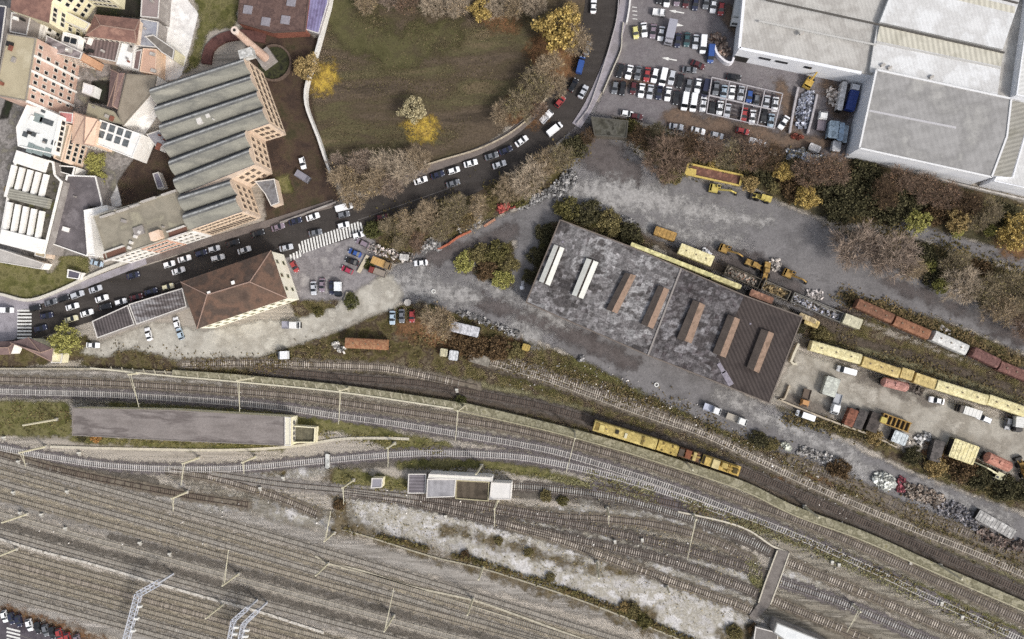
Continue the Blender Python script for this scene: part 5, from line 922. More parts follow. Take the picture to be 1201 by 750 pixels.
def wagon(name, label, p0, p1, w, h, col, style='box', group='railway wagons', cat='wagon'):
    a, b = P(*p0), P(*p1); c = (a+b)/2; L = (b-a).length; r = thing(name, label, cat, (c.x, c.y, .5), math.atan2((b-a).y, (b-a).x), group)
    col = col if isinstance(col, list) else [col]; m = mat('wagon_'+''.join(col).replace('#', ''), col+bright(col[:1], .86)+bright(col[:2], 1.04), size=1.6, grain=.2, rough=.75, obj=True, lo=.3, hi=.74)
    mb = MB(); mb.box((0, 0, .75), (L, w*.84, .35))
    for sx in (-1, 1):
        for sy in (-1, 1): mb.tube((sx*(L/2+.0), sy*.6, .75), (sx*(L/2+.45), sy*.6, .75), .14, n=8)
    link('underframe', mb.mesh('underframe', m_chas), r)
    wm = MB(); wm.tube((0, -.8, 0), (0, .8, 0), .45, n=12); wm.bar((-.02, -.9, .1), (.02, -.9, .1), .2, .2); wme = wm.mesh('wheelset', m_chas)
    for x in ((-L*.32, L*.32) if L < 9 else (-L*.36, -L*.26, L*.26, L*.36)): o = link('wheelset', wme, r); o.location = (x, 0, .42)
    mb = MB(); z0 = .95
    if style in ('box', 'flatroof'):
        k = 7; arc = .45 if style == 'box' else .12
        pr = [(-w/2, z0)]+[(-w/2*math.cos(PI*i/k), z0+h+arc*math.sin(PI*i/k)) for i in range(k+1)]+[(w/2, z0)]
        va = [(-L/2, y, z) for y, z in pr]; vb = [(L/2, y, z) for y, z in pr]; n = len(pr); mb.add(va+vb, [(i, i+1, n+i+1, n+i) for i in range(n-1)]+[tuple(range(n)), tuple(range(n, 2*n))[::-1]])
        q = max(4, int(L/1.3))
        for i in range(q):
            x = -L/2+L*(i+.5)/q
            mb.box((x, 0, z0+h+arc*.93), (.12, w*.4, .1)); mb.box((x, -w/2, z0+h/2), (.14, .12, h)); mb.box((x, w/2, z0+h/2), (.14, .12, h))
        link('body', mb.mesh('body', m), r)
        if L > 9:
            for i in range(3): link('roof_vent', MB().tube((-L*.3+L*.3*i, 0, z0+h+arc-.1), (-L*.3+L*.3*i, 0, z0+h+arc+.2), .22, n=8).mesh('roof_vent', flat('vent_brown', '#7d6d58')), r)
    elif style == 'tank':
        R = w/2; n = 12
        for i, (x0, x1, r0, r1) in enumerate([(-L/2, -L/2+.5, R*.55, R), (-L/2+.5, L/2-.5, R, R), (L/2-.5, L/2, R, R*.55)]): mb.tube((x0, 0, z0+R), (x1, 0, z0+R), r0, r1, n=n)
        link('tank', mb.mesh('tank', m, smooth=False), r); mb = MB(); mb.tube((0, 0, z0+2*R-.1), (0, 0, z0+2*R+.3), .5, n=10); mb.box((0, 0, z0+2*R+.06), (L*.7, .5, .06)); link('dome', mb.mesh('dome', m), r)
    elif style == 'gondola':
        mb.box((0, 0, z0+.08), (L, w, .15)); t = .14
        for sy in (-1, 1): mb.box((0, sy*(w/2-t/2), z0+h/2+.16), (L, t, h))
        for sx in (-1, 1): mb.box((sx*(L/2-t/2), 0, z0+h/2+.16), (t, w-2*t-.01, h))
        for i in range(int(L/1.5)+1):
            x = -L/2+.1+(L-.2)*i/int(L/1.5)
            for sy in (-1, 1): mb.box((x, sy*(w/2+.05), z0+h/2+.16), (.14, .09, h))
        link('body', mb.mesh('body', m), r)
    elif style == 'flat':
        mb.box((0, 0, z0+.1), (L, w, .2)); link('deck', mb.mesh('deck', m), r)
        if h > 0:
            mb = MB(); mb.box((-L*.36, 0, z0+.2+h/2), (L*.2, w*.9, h), taper=.9); mb.box((L*.3, 0, z0+.2+h*.4), (L*.26, w*.8, h*.8)); link('engine_hood', mb.mesh('engine_hood', m), r)
            mb = MB(); mb.bar((-L*.25, 0, z0+1.0), (L*.45, .2, z0+h+.4), .5, .5); link('crane_boom', mb.mesh('crane_boom', flat('boom_ochre', '#a9893f', grain=.2)), r)
    return r
Yw = ['#ccb470', '#d7c180', '#c0a866']; Yp = ['#dccf96', '#d1c48a', '#e5daa6']
for k, (p0, p1, lab, col) in enumerate([((999, 356), (1040, 374.5), 'rusty orange boxcar nearest the engine shed', ['#855c45', '#95684d', '#75513e']), ((1042, 376), (1082, 393), 'rusty orange boxcar next to the white wagon', ['#8d5f44', '#7f543e', '#9c6d4f'])]): wagon('boxcar', lab, p0, p1, 2.9, 2.4, col, group='boxcars in the rusty row')
wagon('boxcar', 'white boxcar in the row of rusty wagons', (1087, 393.5), (1125, 410.5), 3.1, 2.5, ['#d9d8d3', '#cfcec8'], group='boxcars in the rusty row')
wagon('boxcar', 'faded red boxcar right after the white one', (1133, 412), (1162, 426), 2.9, 2.3, ['#7d5750', '#8f675d', '#6b4a45'], group='boxcars in the rusty row')
wagon('boxcar', 'faded red boxcar at the right picture edge', (1163, 428), (1200, 443), 2.9, 2.3, ['#82594f', '#946a5e', '#6f4c45'], group='boxcars in the rusty row')
for p0, p1, lab, col in [((946, 405), (1003, 421), 'long pale yellow coach by the engine shed corner', Yp), ((1005, 423), (1047, 437), 'yellow coach with brown end above the white van', Yw), ((1049.5, 436), (1063, 440), 'very short yellow wagon', Yw), ((1065.5, 442), (1089, 450), 'short yellow wagon above the dark scrap', Yw),
                         ((1090, 450), (1148, 468), 'longest yellow coach above the white saloon', Yp), ((1149.5, 467), (1192, 481.5), 'yellow coach at the right end of its row', Yp)]: wagon('yellow_wagon', lab, p0, p1, 3.0, 2.5, col, 'box' if 'coach' in lab else 'flatroof', group='yellow service train in the gravel yard')
wagon('blue_wagon', 'small blue wagon end at the right picture edge', (1193, 481), (1203, 485), 2.8, 2.2, ['#6677a0', '#7f8fb0'], 'flatroof')
wagon('yellow_wagon', 'pale yellow wagon beside the long roof of engine shed', (795, 293), (833, 308), 3.2, 2.3, Yp, 'flatroof')
container('ochre_container', 'ochre container on dark ground above the yellow wagon', 779, 275.5, 20, 6.6, 2.6, 2.2, ['#b9924a', '#a98443'])
for p0, p1, lab, col in [((849, 317), (888, 334), 'dark gondola wagon with rusty scrap by the shed', ['#5d564c', '#6d6558']), ((892, 335), (922, 348), 'gondola wagon filled with tan rubble', ['#8a8274', '#7a7366']), ((926, 349), (983, 373), 'long gondola wagon with bluish scrap load', ['#8d8a83', '#7d7a74'])]: wagon('gondola_wagon', lab, p0, p1, 3.0, 1.3, col, 'gondola')
wagon('cream_wagon', 'cream wagon at the end of the scrap train', (984.5, 373.5), (1004, 381), 3.0, 2.2, ['#cfc9aa', '#c2bc9d'], 'flatroof')
container('yellow_crate', 'small yellow wagon body by the corner of engine shed', 949.5, 378.5, 24, 4.2, 2.2, 2, Yw)
wagon('flat_wagon', 'yellow and rusty red flat wagon under the car park trees', (804.5, 200), (867, 213.5), 3.1, 0, ['#7d5648', '#8b6352', '#6b4a40'], 'flat')
mb = MB()
for s in (-1, 1):
    a, b = P(804.5, 200), P(867, 213.5); d = (b-a).normalized(); n_ = Vector((-d.y, d.x, 0))*1.6*s; mb.bar(a+n_+Vector((0, 0, 1.9)), b+n_+Vector((0, 0, 1.9)), .5, .5)
for p in (a, b): mb.bar(p+n_+Vector((0, 0, 2.1)), p-n_+Vector((0, 0, 2.1)), .7, .5)
rr = [o for o in COL.objects if o.name == 'flat_wagon'][0]; mb.quad(*[P(u, v, 2.3) for u, v in [(805, 196), (817, 199), (816, 206), (803, 204)]])
o = mb.build('side_frame', flat('frame_yellow', '#c2a94f', grain=.2)); o.parent = rr; o.matrix_parent_inverse = Matrix.LocRotScale(rr.location, rr.rotation_euler, None).inverted()
# yellow track maintenance train
G2 = 'yellow maintenance train on the siding'
wagon('maintenance_coach', 'long yellow maintenance coach on the siding', (696, 497), (768, 519), 3.2, 2.6, ['#c2ab5c', '#cdb869', '#b29c55'], group=G2)
wagon('maintenance_coach', 'short yellow maintenance wagon behind the long coach', (769.5, 519.5), (792.5, 527), 3.1, 2.4, ['#c0a54e', '#cbb05a'], group=G2)
wagon('maintenance_crane', 'rusty flat wagon with machinery in the yellow train', (794.5, 528), (820, 536), 3.0, 1.2, ['#7d5a3c', '#8e6a45', '#5c4b3a'], 'flat', group=G2)
wagon('maintenance_crane', 'yellow crane wagon at the east end of the yellow train', (822, 537), (866, 552), 3.0, 1.8, ['#bfa04a', '#a98d45', '#cdb05a'], 'flat', group=G2)
def kit(root, items):
    for n, x, y, z, d, col in items:
        link(n, MB().box((x, y, z+d[2]/2), d, taper=.94).mesh(n, mat('kit_'+col, [col, bright([col], .8)[0]], size=1, grain=.2, obj=True)), root)
tr_ = {o['label']: o for o in COL.objects if o.get('group') == G2}
kit(tr_['long yellow maintenance coach on the siding'], [('roof_unit', -8.6, 0, 3.75, (1.2, 2.4, .3), '#8d7636'), ('roof_unit', -2.5, .2, 3.95, (1.0, 1.2, .4), '#3d382e'), ('roof_unit', 0.2, -.1, 3.95, (.8, 1.6, .3), '#d8d0b0'), ('roof_unit', 5.4, 0, 3.9, (.7, 2.6, .3), '#7d6a34'), ('cab_roof', -7.2, 0, 3.9, (1.6, 1.9, .3), '#d8c474')])
kit(tr_['short yellow maintenance wagon behind the long coach'], [('roof_unit', -1.6, 0, 3.4, (.6, 2.7, .35), '#75602e'), ('roof_unit', 1.2, 0, 3.4, (.5, 2.7, .35), '#6b572c')])
kit(tr_['rusty flat wagon with machinery in the yellow train'], [('engine_box', -2.6, 0, 1.2, (1.6, 2.2, 1.4), '#5d5248'), ('engine_box', -.6, .1, 1.2, (1.8, 2.6, 1.7), '#8a5338'), ('engine_box', 1.4, 0, 1.2, (1.0, 2.7, 1.5), '#c0aa68'), ('engine_box', 2.8, -.2, 1.2, (.9, 2.0, .8), '#3b3632')])
kit(tr_['yellow crane wagon at the east end of the yellow train'], [('counterweight', -4.6, 0, 1.2, (1.6, 2.3, 1.3), '#8d7f72'), ('engine_box', -2.0, 0, 1.2, (2.2, 2.7, 2.2), '#d6c48a'), ('crane_cab', .6, .5, 1.2, (1.8, 1.6, 2.3), '#c4a95a'), ('jib_frame', 3.6, 0, 1.2, (2.6, 2.6, 1.6), '#bd9c42'), ('jib_frame', 4.0, 0, 2.9, (1.4, 1.6, .4), '#5d4f2c')])
wagon('orange_boxcar', 'orange rusty boxcar alone on grass south of the gravel road', (409.5, 402), (457.5, 404.5), 3.2, 2.3, ['#986343', '#a8724c', '#84563d', '#a37a56'])
container('flat_roof_container', 'long pale grey container roof east of the round brown tree', 546.5, 386.5, 13, 9.0, 3.1, 2.6, ['#bdbdc2', '#c9c9cd', '#b0b0b5'])
container('cream_box', 'small cream rail box west of the white one', 522, 413.5, 8, 2.3, 2.4, 2.2, ['#cfc8a8', '#bdb594'])
container('white_box', 'white rail box between cream box and grey wagon', 533.5, 416.8, 8, 2.8, 3.0, 2.3, ['#d4d6d8', '#c6c8ca'])
wagon('grey_wagon', 'grey flat wagon right of the white rail box', (551, 418), (575, 425), 3.0, .0, ['#8b8478', '#9a9387', '#7b7469'], 'flat')
container('yellow_box', 'small mustard yellow crate in the green verge', 617.5, 407.5, 18, 2.4, 2.0, 1.8, ['#c7a952', '#b59a49'])
wagon('tank_car', 'faded red tank lying below the short yellow wagon', (1029, 446.5), (1059, 454), 2.8, 1, ['#b57f72', '#a8736a', '#c28f82'], 'tank')
wagon('tank_car', 'faded orange tank right of the pale yellow container', (1148, 533), (1177, 546), 3.2, 1, ['#b87a66', '#a96c5a', '#c58b76'], 'tank')
container('pale_yellow_container', 'large pale yellow container with rounded corners on the yard edge', 1124, 528, 20, 7.2, 5.6, 2.8, Yp)
container('dark_container', 'charcoal container left of the pale yellow container', 1094, 527.5, 105, 6.2, 3.0, 2.4, ['#56504e', '#615b58'], group='dark containers at the yard edge')
container('rusty_container', 'rusty brown container beside two dark grey ones', 995, 489, 112, 5.2, 2.7, 2.2, ['#7d4c38', '#8c5843'], group='dark containers at the yard edge')
container('dark_container', 'dark grey container touching the rusty brown one', 1005.5, 491, 112, 5.6, 2.7, 2.2, ['#4c4644', '#57514e'], group='dark containers at the yard edge')
container('dark_container', 'dark brown container left of the yellow scaffold machine', 1021.5, 494.5, 112, 5.6, 3.2, 2.2, ['#463f3b', '#524a45'], group='dark containers at the yard edge')
container('white_container', 'white box on the yard edge below the yellow machine', 1051, 512.5, 22, 4.2, 3.4, 2.2, ['#d3dadb', '#c4cbcc'])
container('pale_green_trailer', 'pale green white trailer box in the gravel yard', 971.7, 453, 108, 5.6, 3.9, 2.0, ['#cdd0c5', '#bfc2b6'])
container('pale_blue_container', 'wide pale blue container beside the white hall', 974.5, 155, 98, 5.2, 3.0, 2.4, ['#a8bdcb', '#b6c9d6'], group='pale blue containers')
container('pale_blue_container', 'narrow pale blue container in the middle of three', 982.5, 157.5, 98, 5.4, 1.6, 2.4, ['#b3cbe0', '#a2bcd4'], group='pale blue containers')
container('pale_blue_container', 'slim grey blue container nearest the white hall', 988, 160, 98, 5.2, 1.3, 2.2, ['#9fb0be', '#aebcc8'], group='pale blue containers')
container('white_crate', 'white box with dark window below the pale blue containers', 978.5, 173.5, 98, 3.2, 2.4, 1.8, ['#d0d2d6', '#bfc2c7'])
container('white_trailer', 'white slanted trailer at the south edge of the scrap yard', 953, 175.5, 25, 3.4, 2.0, 1.8, ['#c9c6c6', '#d5d2d2'])
container('white_awning', 'long white box awning left of the blue lorry', 984, 116, 101, 8.6, 1.5, 2.4, ['#dedede', '#d3d3d4'], rib=False)
container('white_trailer', 'white trailer among rubbish above the yard fork', 475.5, 302.5, 5, 2.9, 1.9, 1.5, ['#cbc9c5', '#dad8d4'])
container('white_track_box', 'white equipment box lying across the bright curved track', 385, 540.5, 90, 4.6, 1.2, .8, ['#cfcfc9', '#dcdcd6'], 'signal', rib=False)
container('yellow_roof_strip', 'long pale yellow pipe bundle along the shed roof edge', 785, 307.5, 22, 26, 1.2, 5.8, ['#d3cb8c', '#ded69b', '#c3ba7b'], 'pipe bundle', rib=False)
container('yellow_roof_strip', 'shorter yellow pipe bundle following the longer one', 847, 332, 22, 9, 1.4, 5.6, ['#c7bc80', '#d2c88e'], 'pipe bundle', rib=False)
container('rust_strip', 'rusty orange sheet pile by the shed roof edge', 888, 349, 22, 7, 2.0, 4.6, ['#8f6650', '#a3785f', '#7d5948'], 'sheet pile', rib=False)
container('wood_stack', 'tan timber stack below the long gondola wagon', 944, 373.5, 24, 5.2, 1.4, 2.4, ['#b3a078', '#c7b68f', '#9a8763'], 'timber stack')
container('open_skip', 'empty white skip wagon at the far right rubbish heap', 1163.5, 613.5, 30, 11.5, 3.0, 1.6, ['#b3b1ad', '#c4c2be', '#a09d99'], 'skip')
# ------------------------------------------------------------------ excavators and loaders
m_yel = mat('machine_yellow', ['#c2b052', '#b3a04c', '#cfbe60'], size=1.5, grain=.15, obj=True); m_och = mat('machine_ochre', ['#a8853f', '#8f7038', '#bb9a52'], size=1.5, grain=.2, obj=True)
def excavator(label, u, v, a, boom, m, s=1.0, house=0.0, name='excavator', cat='excavator'):
    r = thing(name, label, cat, tuple(P(u, v))[:2]+(.12,), ang(a), 'excavators and loaders', s)
    for sy in (-1, 1):
        mb = MB(); mb.box((0, sy*1.0, .42), (3.4, .55, .6)); mb.tube((1.7, sy*1.0-.27, .42), (1.7, sy*1.0+.27, .42), .3, n=8); mb.tube((-1.7, sy*1.0-.27, .42), (-1.7, sy*1.0+.27, .42), .3, n=8); link('track', mb.mesh('track', m_chas), r)
    c, s_ = math.cos(house), math.sin(house)
    hb = bpy.data.objects.new('upper_body', MB().box((-.5, 0, 1.35), (2.6, 2.4, 1.1), taper=.93).box((-1.5, 0, 1.3), (.7, 2.3, 1.2), taper=.9).mesh('upper_body', m)); COL.objects.link(hb); hb.parent = r; hb.rotation_euler = (0, 0, house)
    def sub(n, mb, mt): o = link(n, mb.mesh(n, mt), hb); return o
    sub('cab', MB().box((.7, .65, 1.75), (1.3, 1.0, 1.7), taper=.86), m); sub('cab_window', MB().box((1.25, .65, 1.9), (.3, .85, 1.0)).box((.7, .65, 2.62), (.8, .6, .03)), m_cglass)
    bm = MB(); e1 = Vector((.9+boom*.6, -.25, 3.4)); e2 = Vector((.9+boom, -.25, 1.6)); bm.bar((.6, -.25, 1.6), e1, .42, .5); bm.bar(e1, e2, .34, .4); bm.tube((.8, .05, 1.4), e1*.55+Vector((0, 0.1, .9)), .1); sub('boom', bm, m)
    bk = MB(); bk.box(tuple(e2+Vector((.1, 0, -.5))), (.9, 1.2, .9), taper=.7); sub('bucket', bk, m_chas); return r
excavator('yellow excavator with boom to the right on the yard road', 838, 222.5, 12, 5.2, m_yel)
excavator('ochre excavator beside the yellow wagon and white rubbish', 849.5, 293, 22, 4.6, m_och)
excavator('ochre excavator near the long gondola wagon', 924, 322, 25, 4.4, m_och)
excavator('pale yellow crane excavator with boom to the upper left near the orange tank', 1167, 556.5, 208, 6.8, mat('pale_machine', ['#cdc9a5', '#bfba95'], size=1.5, grain=.12, obj=True))
excavator('yellow excavator working beside the white warehouse wall', 947, 99, -60, 4.0, mat('machine_gold', ['#b8963a', '#c9a848'], size=1.5, grain=.2, obj=True))
def loader(label, u, v, a, m, group='excavators and loaders', name='wheel_loader'):
    r = thing(name, label, 'loader', tuple(P(u, v))[:2]+(.12,), ang(a), group); wl = MB(); wl.tube((0, -.3, 0), (0, .3, 0), .75, n=12); wm = wl.mesh('wheel', m_tyre)
    for x in (1.5, -1.5):
        for y in (-1.0, 1.0): o = link('wheel', wm, r); o.location = (x, y, .75)
    link('engine_hood', MB().box((-1.6, 0, 1.5), (2.0, 1.8, 1.1), taper=.9).mesh('engine_hood', m), r); c = link('cab', MB().box((.1, 0, 1.95), (1.3, 1.5, 1.7), taper=.88).mesh('cab', m), r); link('cab_window', MB().box((.1, 0, 2.2), (1.34, 1.2, .7)).mesh('cab_window', m_cglass), c)
    mb = MB(); mb.box((1.3, 0, 1.1), (1.6, 1.2, .7))
    for y in (-.55, .55): mb.bar((.9, y, 1.6), (3.0, y, .8), .22, .3)
    link('lift_arm', mb.mesh('lift_arm', m), r); link('bucket', MB().box((3.3, 0, .6), (.9, 2.6, .9), taper=.75).mesh('bucket', m_chas), r); return r
loader('yellow wheel loader with bucket to the left near yellow trees', 893, 233, 196, m_yel)
loader('ochre loader between scrap gondola and yard road', 882.5, 311, 24, m_och)
loader('yellow loader cut by the right picture edge', 1197, 550, 250, m_och)
loader('rusty ochre loader left of the white rubble pile', 897, 318, 100, m_och)
# yellow scaffold machine
r = thing('track_machine', 'yellow track machine with black lattice frame on the yard edge', 'track machine', tuple(P(1047, 495)), ang(20)); mb = MB(); mb.box((0, 0, 1.0), (8.5, 3.0, .4)); link('frame', mb.mesh('frame', flat('machine_brown', '#4f463c', grain=.3)), r)
mb = MB()
for i in range(7): mb.box((-3.9+i*1.3, 0, 1.7), (.3, 2.9, .7))
for y in (-1.4, 1.4): mb.box((0, y, 2.1), (8.4, .3, .3))
link('lattice', mb.mesh('lattice', m_och), r); link('cab', MB().box((-3.9, -.5, 2.2), (1.8, 1.8, 1.8), taper=.9).mesh('cab', m_yel), r)
# steel car rack
ra = [(835, 91), (918, 110), (908, 151), (828.5, 133)]
c = P(872, 121); rk = thing('steel_car_rack', 'open steel frame rack standing over rows of parked cars', 'rack', tuple(c)); m_rk = flat('rack_steel', '#a9a4a6', grain=.2); m_rk2 = flat('rack_beam_dark', '#4a4345', grain=.2); hz = 2.6; mb = MB(); q = [np.array(x, float) for x in ra]
for a, b in zip(ra, ra[1:]+ra[:1]): mb.bar(P(*a, hz), P(*b, hz), .28, .22)
mids = []
for t in (0, .25, .5, .75, 1):
    a = q[0]+(q[1]-q[0])*t; b = q[3]+(q[2]-q[3])*t; mb.bar(P(*a, hz+.1), P(*b, hz+.1), .26, .2); mids += [a, b, (a+b)/2]
mb.bar(P(*((q[0]+q[3])/2), hz+.05), P(*((q[1]+q[2])/2), hz+.05), .4, .2); mb.build('roof_beam', m_rk, rk)
for m_ in mids: MB().bar(P(*m_, .1), P(*m_, hz), .2, .2).build('post', m_rk, rk)
mb = MB()
for t0, t1, row_ in [(0.02, .23, 1), (.27, .48, 0), (.52, .73, 1), (.52, .73, 0), (.27, .48, 1), (.77, .98, 0)]:
    for k in range(4):
        s = (.1+k*.11) if row_ == 0 else (.56+k*.11); a = q[0]+(q[3]-q[0])*s; b = q[1]+(q[2]-q[1])*s; mb.bar(P(*(a+(b-a)*t0), .35), P(*(a+(b-a)*t1), .35), .5, .2)
mb.build('shelf_rail', m_rk2, rk)
for lab, pts in [('white scrap fence west of the pale scrap heap', [(935, 104), (930, 128), (925, 157)]), ('grey scrap fence east of the pale scrap heap', [(957, 112), (952, 135), (946, 158)])]: wallthing('scrap_fence', lab, 'fence', pts, .6, 1.2, m_rk)

# ------------------------------------------------------------------ catenary masts, signals, gantries
m_mast = flat('mast_cream', '#c9c2a6', grain=.1); m_wht2 = flat('signal_white', '#d9d8d2'); m_foot = flat('mast_footing', '#a9a49a', grain=.2)
GM = 'overhead line masts'
def mast(label, base, top, arm=None, w=.34, name='catenary_mast', cat='mast'):
    b = P(*base); nb = math.dist(base, NAD); nt = math.dist(top, NAD); h = min(14, max(5.5, H*(1-nb/max(nt, nb+.1)))) if nb > 60 else 8.0
    r = thing(name, label, cat, tuple(b), group=GM); MB().box((b.x, b.y, .3), (1.0, 1.0, .6)).build('footing', m_foot, r); mb = MB(); mb.tube(b, b+Vector((0, 0, h)), w*1.05, w*.8, n=6); mb.build('pole', m_mast, r)
    if arm:
        e = P(*arm, h-1.4); s = b+Vector((0, 0, h-1.4)); mb = MB(); mb.bar(s, e, .14, .14); mb.bar(b+Vector((0, 0, h-.2)), s.lerp(e, .8), .08, .08)
        mb.build('cantilever', m_mast, r)
        n = max(1, int((e-s).length/4.5)); mb = MB()
        for i in range(n): p = s.lerp(e, (i+.8)/n); mb.tube(p, p-Vector((0, 0, .9)), .09, n=5)
        mb.build('insulator', m_wht2, r)
    return r
MS = [('tall cream mast on rough grass at left edge', (67, 492), (24, 503), None), ('cream mast by the dark ladder tracks near left edge', (54, 524), (20, 532), (30, 548)), ('cream mast at left edge above the dark ballast strip', (32, 603), (0, 614), None), ('cream mast on rubble kerb at left edge', (20, 644), (-8, 653), None),
      ('cream mast at the west end of the bright curved track', (234, 537), (213, 545), (212, 570)), ('cream mast on the north of bright curved track', (300, 536), (282, 541.5), (286, 556)), ('cream mast between ladder tracks and grey ballast', (220, 577), (200, 586), (203, 600)),
      ('cream mast with long cross arm over the dark ballast strips', (280, 673), (259, 687), (268, 645)), ('cream mast on the rubble kerb east of lattice gantry', (262, 709), (240, 726), None), ('cream mast at the west end of long cable trough', (385, 661), (370, 676), None), ('cream mast below the old ladder tracks', (392, 625), (379, 635), (388, 600)),
      ('cream mast at the edge of the pale gravel waste', (567, 664), (560, 680), None), ('cream mast standing on the long cable trough', (555, 702), (548, 722), None), ('cream mast between brown tracks at the bottom centre', (462, 722), (448, 740), (462, 690)), ('cream mast north of bright curved track near the cabin', (463, 520), (454, 526), (455, 548)),
      ('cream mast beside the little grey cabin', (415, 563), (400, 572), (403, 592)), ('cream mast behind the white eaves roof', (565, 546), (557, 556), None), ('cream mast south of white square roof', (584, 587), (581, 598), (580, 618)), ('cream mast on the retaining wall above the goods shed', (300, 443), (277, 447), (281, 483)),
      ('cream mast on the retaining wall north of the roofless pen', (410, 455), (398, 459), (397, 498)), ('cream mast on the retaining wall near the dark bush', (545, 476), (532, 485), (534, 517)), ('cream mast on the wall west of the yellow train', (674, 506), (672, 515), (664, 555)), ('cream mast on the wall below the crane wagon', (805, 543), (811, 553), None),
      ('cream mast on the wall south of the rubble heap', (943, 594), (958, 610), None), ('cream mast on the wall in the lower right', (1102, 663), (1126, 681), None), ('cream mast among weathered tracks near the bottom right', (1000, 709), (1009, 718), (993, 742)), ('white lamp post on the pale gravel waste', (700, 659), (701, 681), None), ('cream mast at the yellow scrub east of gravel waste', (782, 688), (787, 696), None),
      ('cream mast beside the boarded crossing sidings', (813, 604), (806, 615), (806, 657)), ('cream mast between sidings south of the white square roof', (712, 596), (714, 606), (714, 616)), ('cream mast by the retaining wall above the west end of goods shed', (163, 438), (152, 440), (163, 478))]
for m_ in MS: mast(*m_)
m_box = flat('box_pale', '#c3c0b6', grain=.15)
def signal(label, u, v, h=.9):
    b = P(u, v); r = thing('ground_signal', label, 'signal', tuple(b), group='white trackside boxes'); MB().box((b.x, b.y, h/2+.1), (.8, .6, h)).build('cabinet', m_box, r); MB().box((b.x+.1, b.y-.7, .3), (.8, .6, .4)).build('base', m_foot, r)
for lab, u, v in [('white trackside box at the left ladder tracks', 23, 541), ('white trackside box above the left dark strip', 17, 577), ('white trackside box beside the left edge mast', 25, 601), ('pair of white boxes in the grey ballast', 80, 576), ('white box on the tan ballast near dark strip', 78, 619), ('white box between tracks under the dark strip', 165, 636), ('white box east of the dark strip boxes', 200, 649),
                  ('white box near the lone mast footing', 50, 603), ('white box at the west grass strip', 6, 513), ('yellow white box on the ladder tracks', 94, 531), ('white box south of the signal building', 523, 605), ('white box in the eastern ladder tracks', 721, 634), ('white box beside the wall end at right', 1103, 706), ('white box on the main line at lower right', 1067, 658), ('white box in green verge at lower right', 1127, 722),
                  ('white box near the crossing sidings', 975, 658), ('white box next to the main line green verge', 983, 661), ('white box by the dark bush on retaining wall', 536, 457), ('white box at end of the eastern siding', 753, 632), ('white box left of the old ladder tracks', 306, 572), ('white box between ladder and bright curved track', 333, 560)]: signal(lab, u, v)
def gantry(label, pts, h, w):
    pb = [P(u, v, h) for u, v in pts]; r = thing('signal_gantry', label, 'gantry', (pb[0].x, pb[0].y, 0), group='pale lattice gantries'); mb = MB()
    m_g = flat('gantry_pale', '#b9bcc4', grain=.1)
    for a, b in zip(pb, pb[1:]):
        d = (b-a); L = d.length; d.normalize(); n_ = Vector((-d.y, d.x, 0))*w/2
        for s in (-1, 1):
            mb.bar(a+n_*s, b+n_*s, .22, .22); mb.bar(a+n_*s-Vector((0, 0, 1.2)), b+n_*s-Vector((0, 0, 1.2)), .2, .2)
        k = max(2, int(L/1.4))
        for i in range(k):
            p, q_ = a+d*L*i/k, a+d*L*(i+1)/k; mb.bar(p+n_, q_-n_, .14, .14); mb.bar(p-n_, p+n_, .16, .16); mb.bar(p+n_, q_+n_-Vector((0, 0, 1.2)), .12, .12)
    mb.build('lattice_beam', m_g, r); 
    for p in (pb[0], pb[1]): MB().bar((p.x, p.y, 0), p, .5, .5).build('leg', m_g, r)
    a, b = pb[1], pb[-1]
    for t in (.25, .5, .75):
        p = a.lerp(b, t); MB().box((p.x+1.3, p.y, h-.6), (1.6, .6, .9)).build('signal_head', m_wht2, r)
gantry('long pale lattice signal gantry spanning tracks at bottom left', [(186, 684), (161, 698), (146, 755)], 8, 1.7)
gantry('western one of two short pale gantries at bottom edge', [(290, 714), (273, 729), (267, 760)], 7, 1.1)
gantry('eastern one of two short pale gantries at bottom edge', [(302, 717), (285, 733), (279, 762)], 7, 1.1)

# ------------------------------------------------------------------ rubbish and scrap heaps (nobody could count the pieces)
def heap(name, label, pts, width, n, cols, size=(.4, 1.3), hh=.9, spread=None):
    m = mat('heap_'+name+str(len(MATS)), cols, size=.7, grain=.2, island=.35, lo=.25, hi=.75, cell=(.9, .45)); p = catmull(PP(pts), 1.0) if len(pts) > 1 else np.array(PP(pts)*2); mb = MB(); w = width*MPX/2
    size = (size[0]*.75, size[1]*.8); n = int(n*1.4) if n > 40 else n
    for i in range(n):
        c = p[random.randrange(len(p))]; r_ = w*math.sqrt(random.random()); t = random.uniform(0, 2*PI); s = random.uniform(*size)
        z = .15+hh*max(0, 1-r_/w)*random.random(); mb.box((c[0]+r_*math.cos(t), c[1]+r_*math.sin(t), z+s*.2), (s, s*random.uniform(.4, 1), s*random.uniform(.25, .7)), rz=random.uniform(0, PI), rx=random.uniform(-.5, .5), ry=random.uniform(-.4, .4))
    o = mb.build(name, m); tag(o, label, name.replace('_', ' '), None, 'stuff'); return o
wc = ['#2f2c29', '#7d7975', '#b3b1ae', '#4c4843', '#8f8e8f', '#3b3733', '#c6c4c1', '#5f5a55']; gc = ['#4c453d', '#70685f', '#8d857b', '#5a4c40', '#6b5e53', '#9b958d', '#3f3932']
heap('rubbish_heap', 'white and grey rubbish heap at the bend above the yard fork', [(652, 226), (660, 219), (668, 210)], 20, 230, wc, (.5, 1.3), 1.2)
heap('rubbish_heap', 'scattered white rubbish between red pile and white heap', [(610, 242), (625, 236), (640, 229)], 12, 110, wc)
heap('red_pile', 'red plastic pile beside the yard entrance', [(588, 245), (600, 240)], 10, 60, ['#8f3b34', '#b0534a', '#6b302c', '#c87a70'])
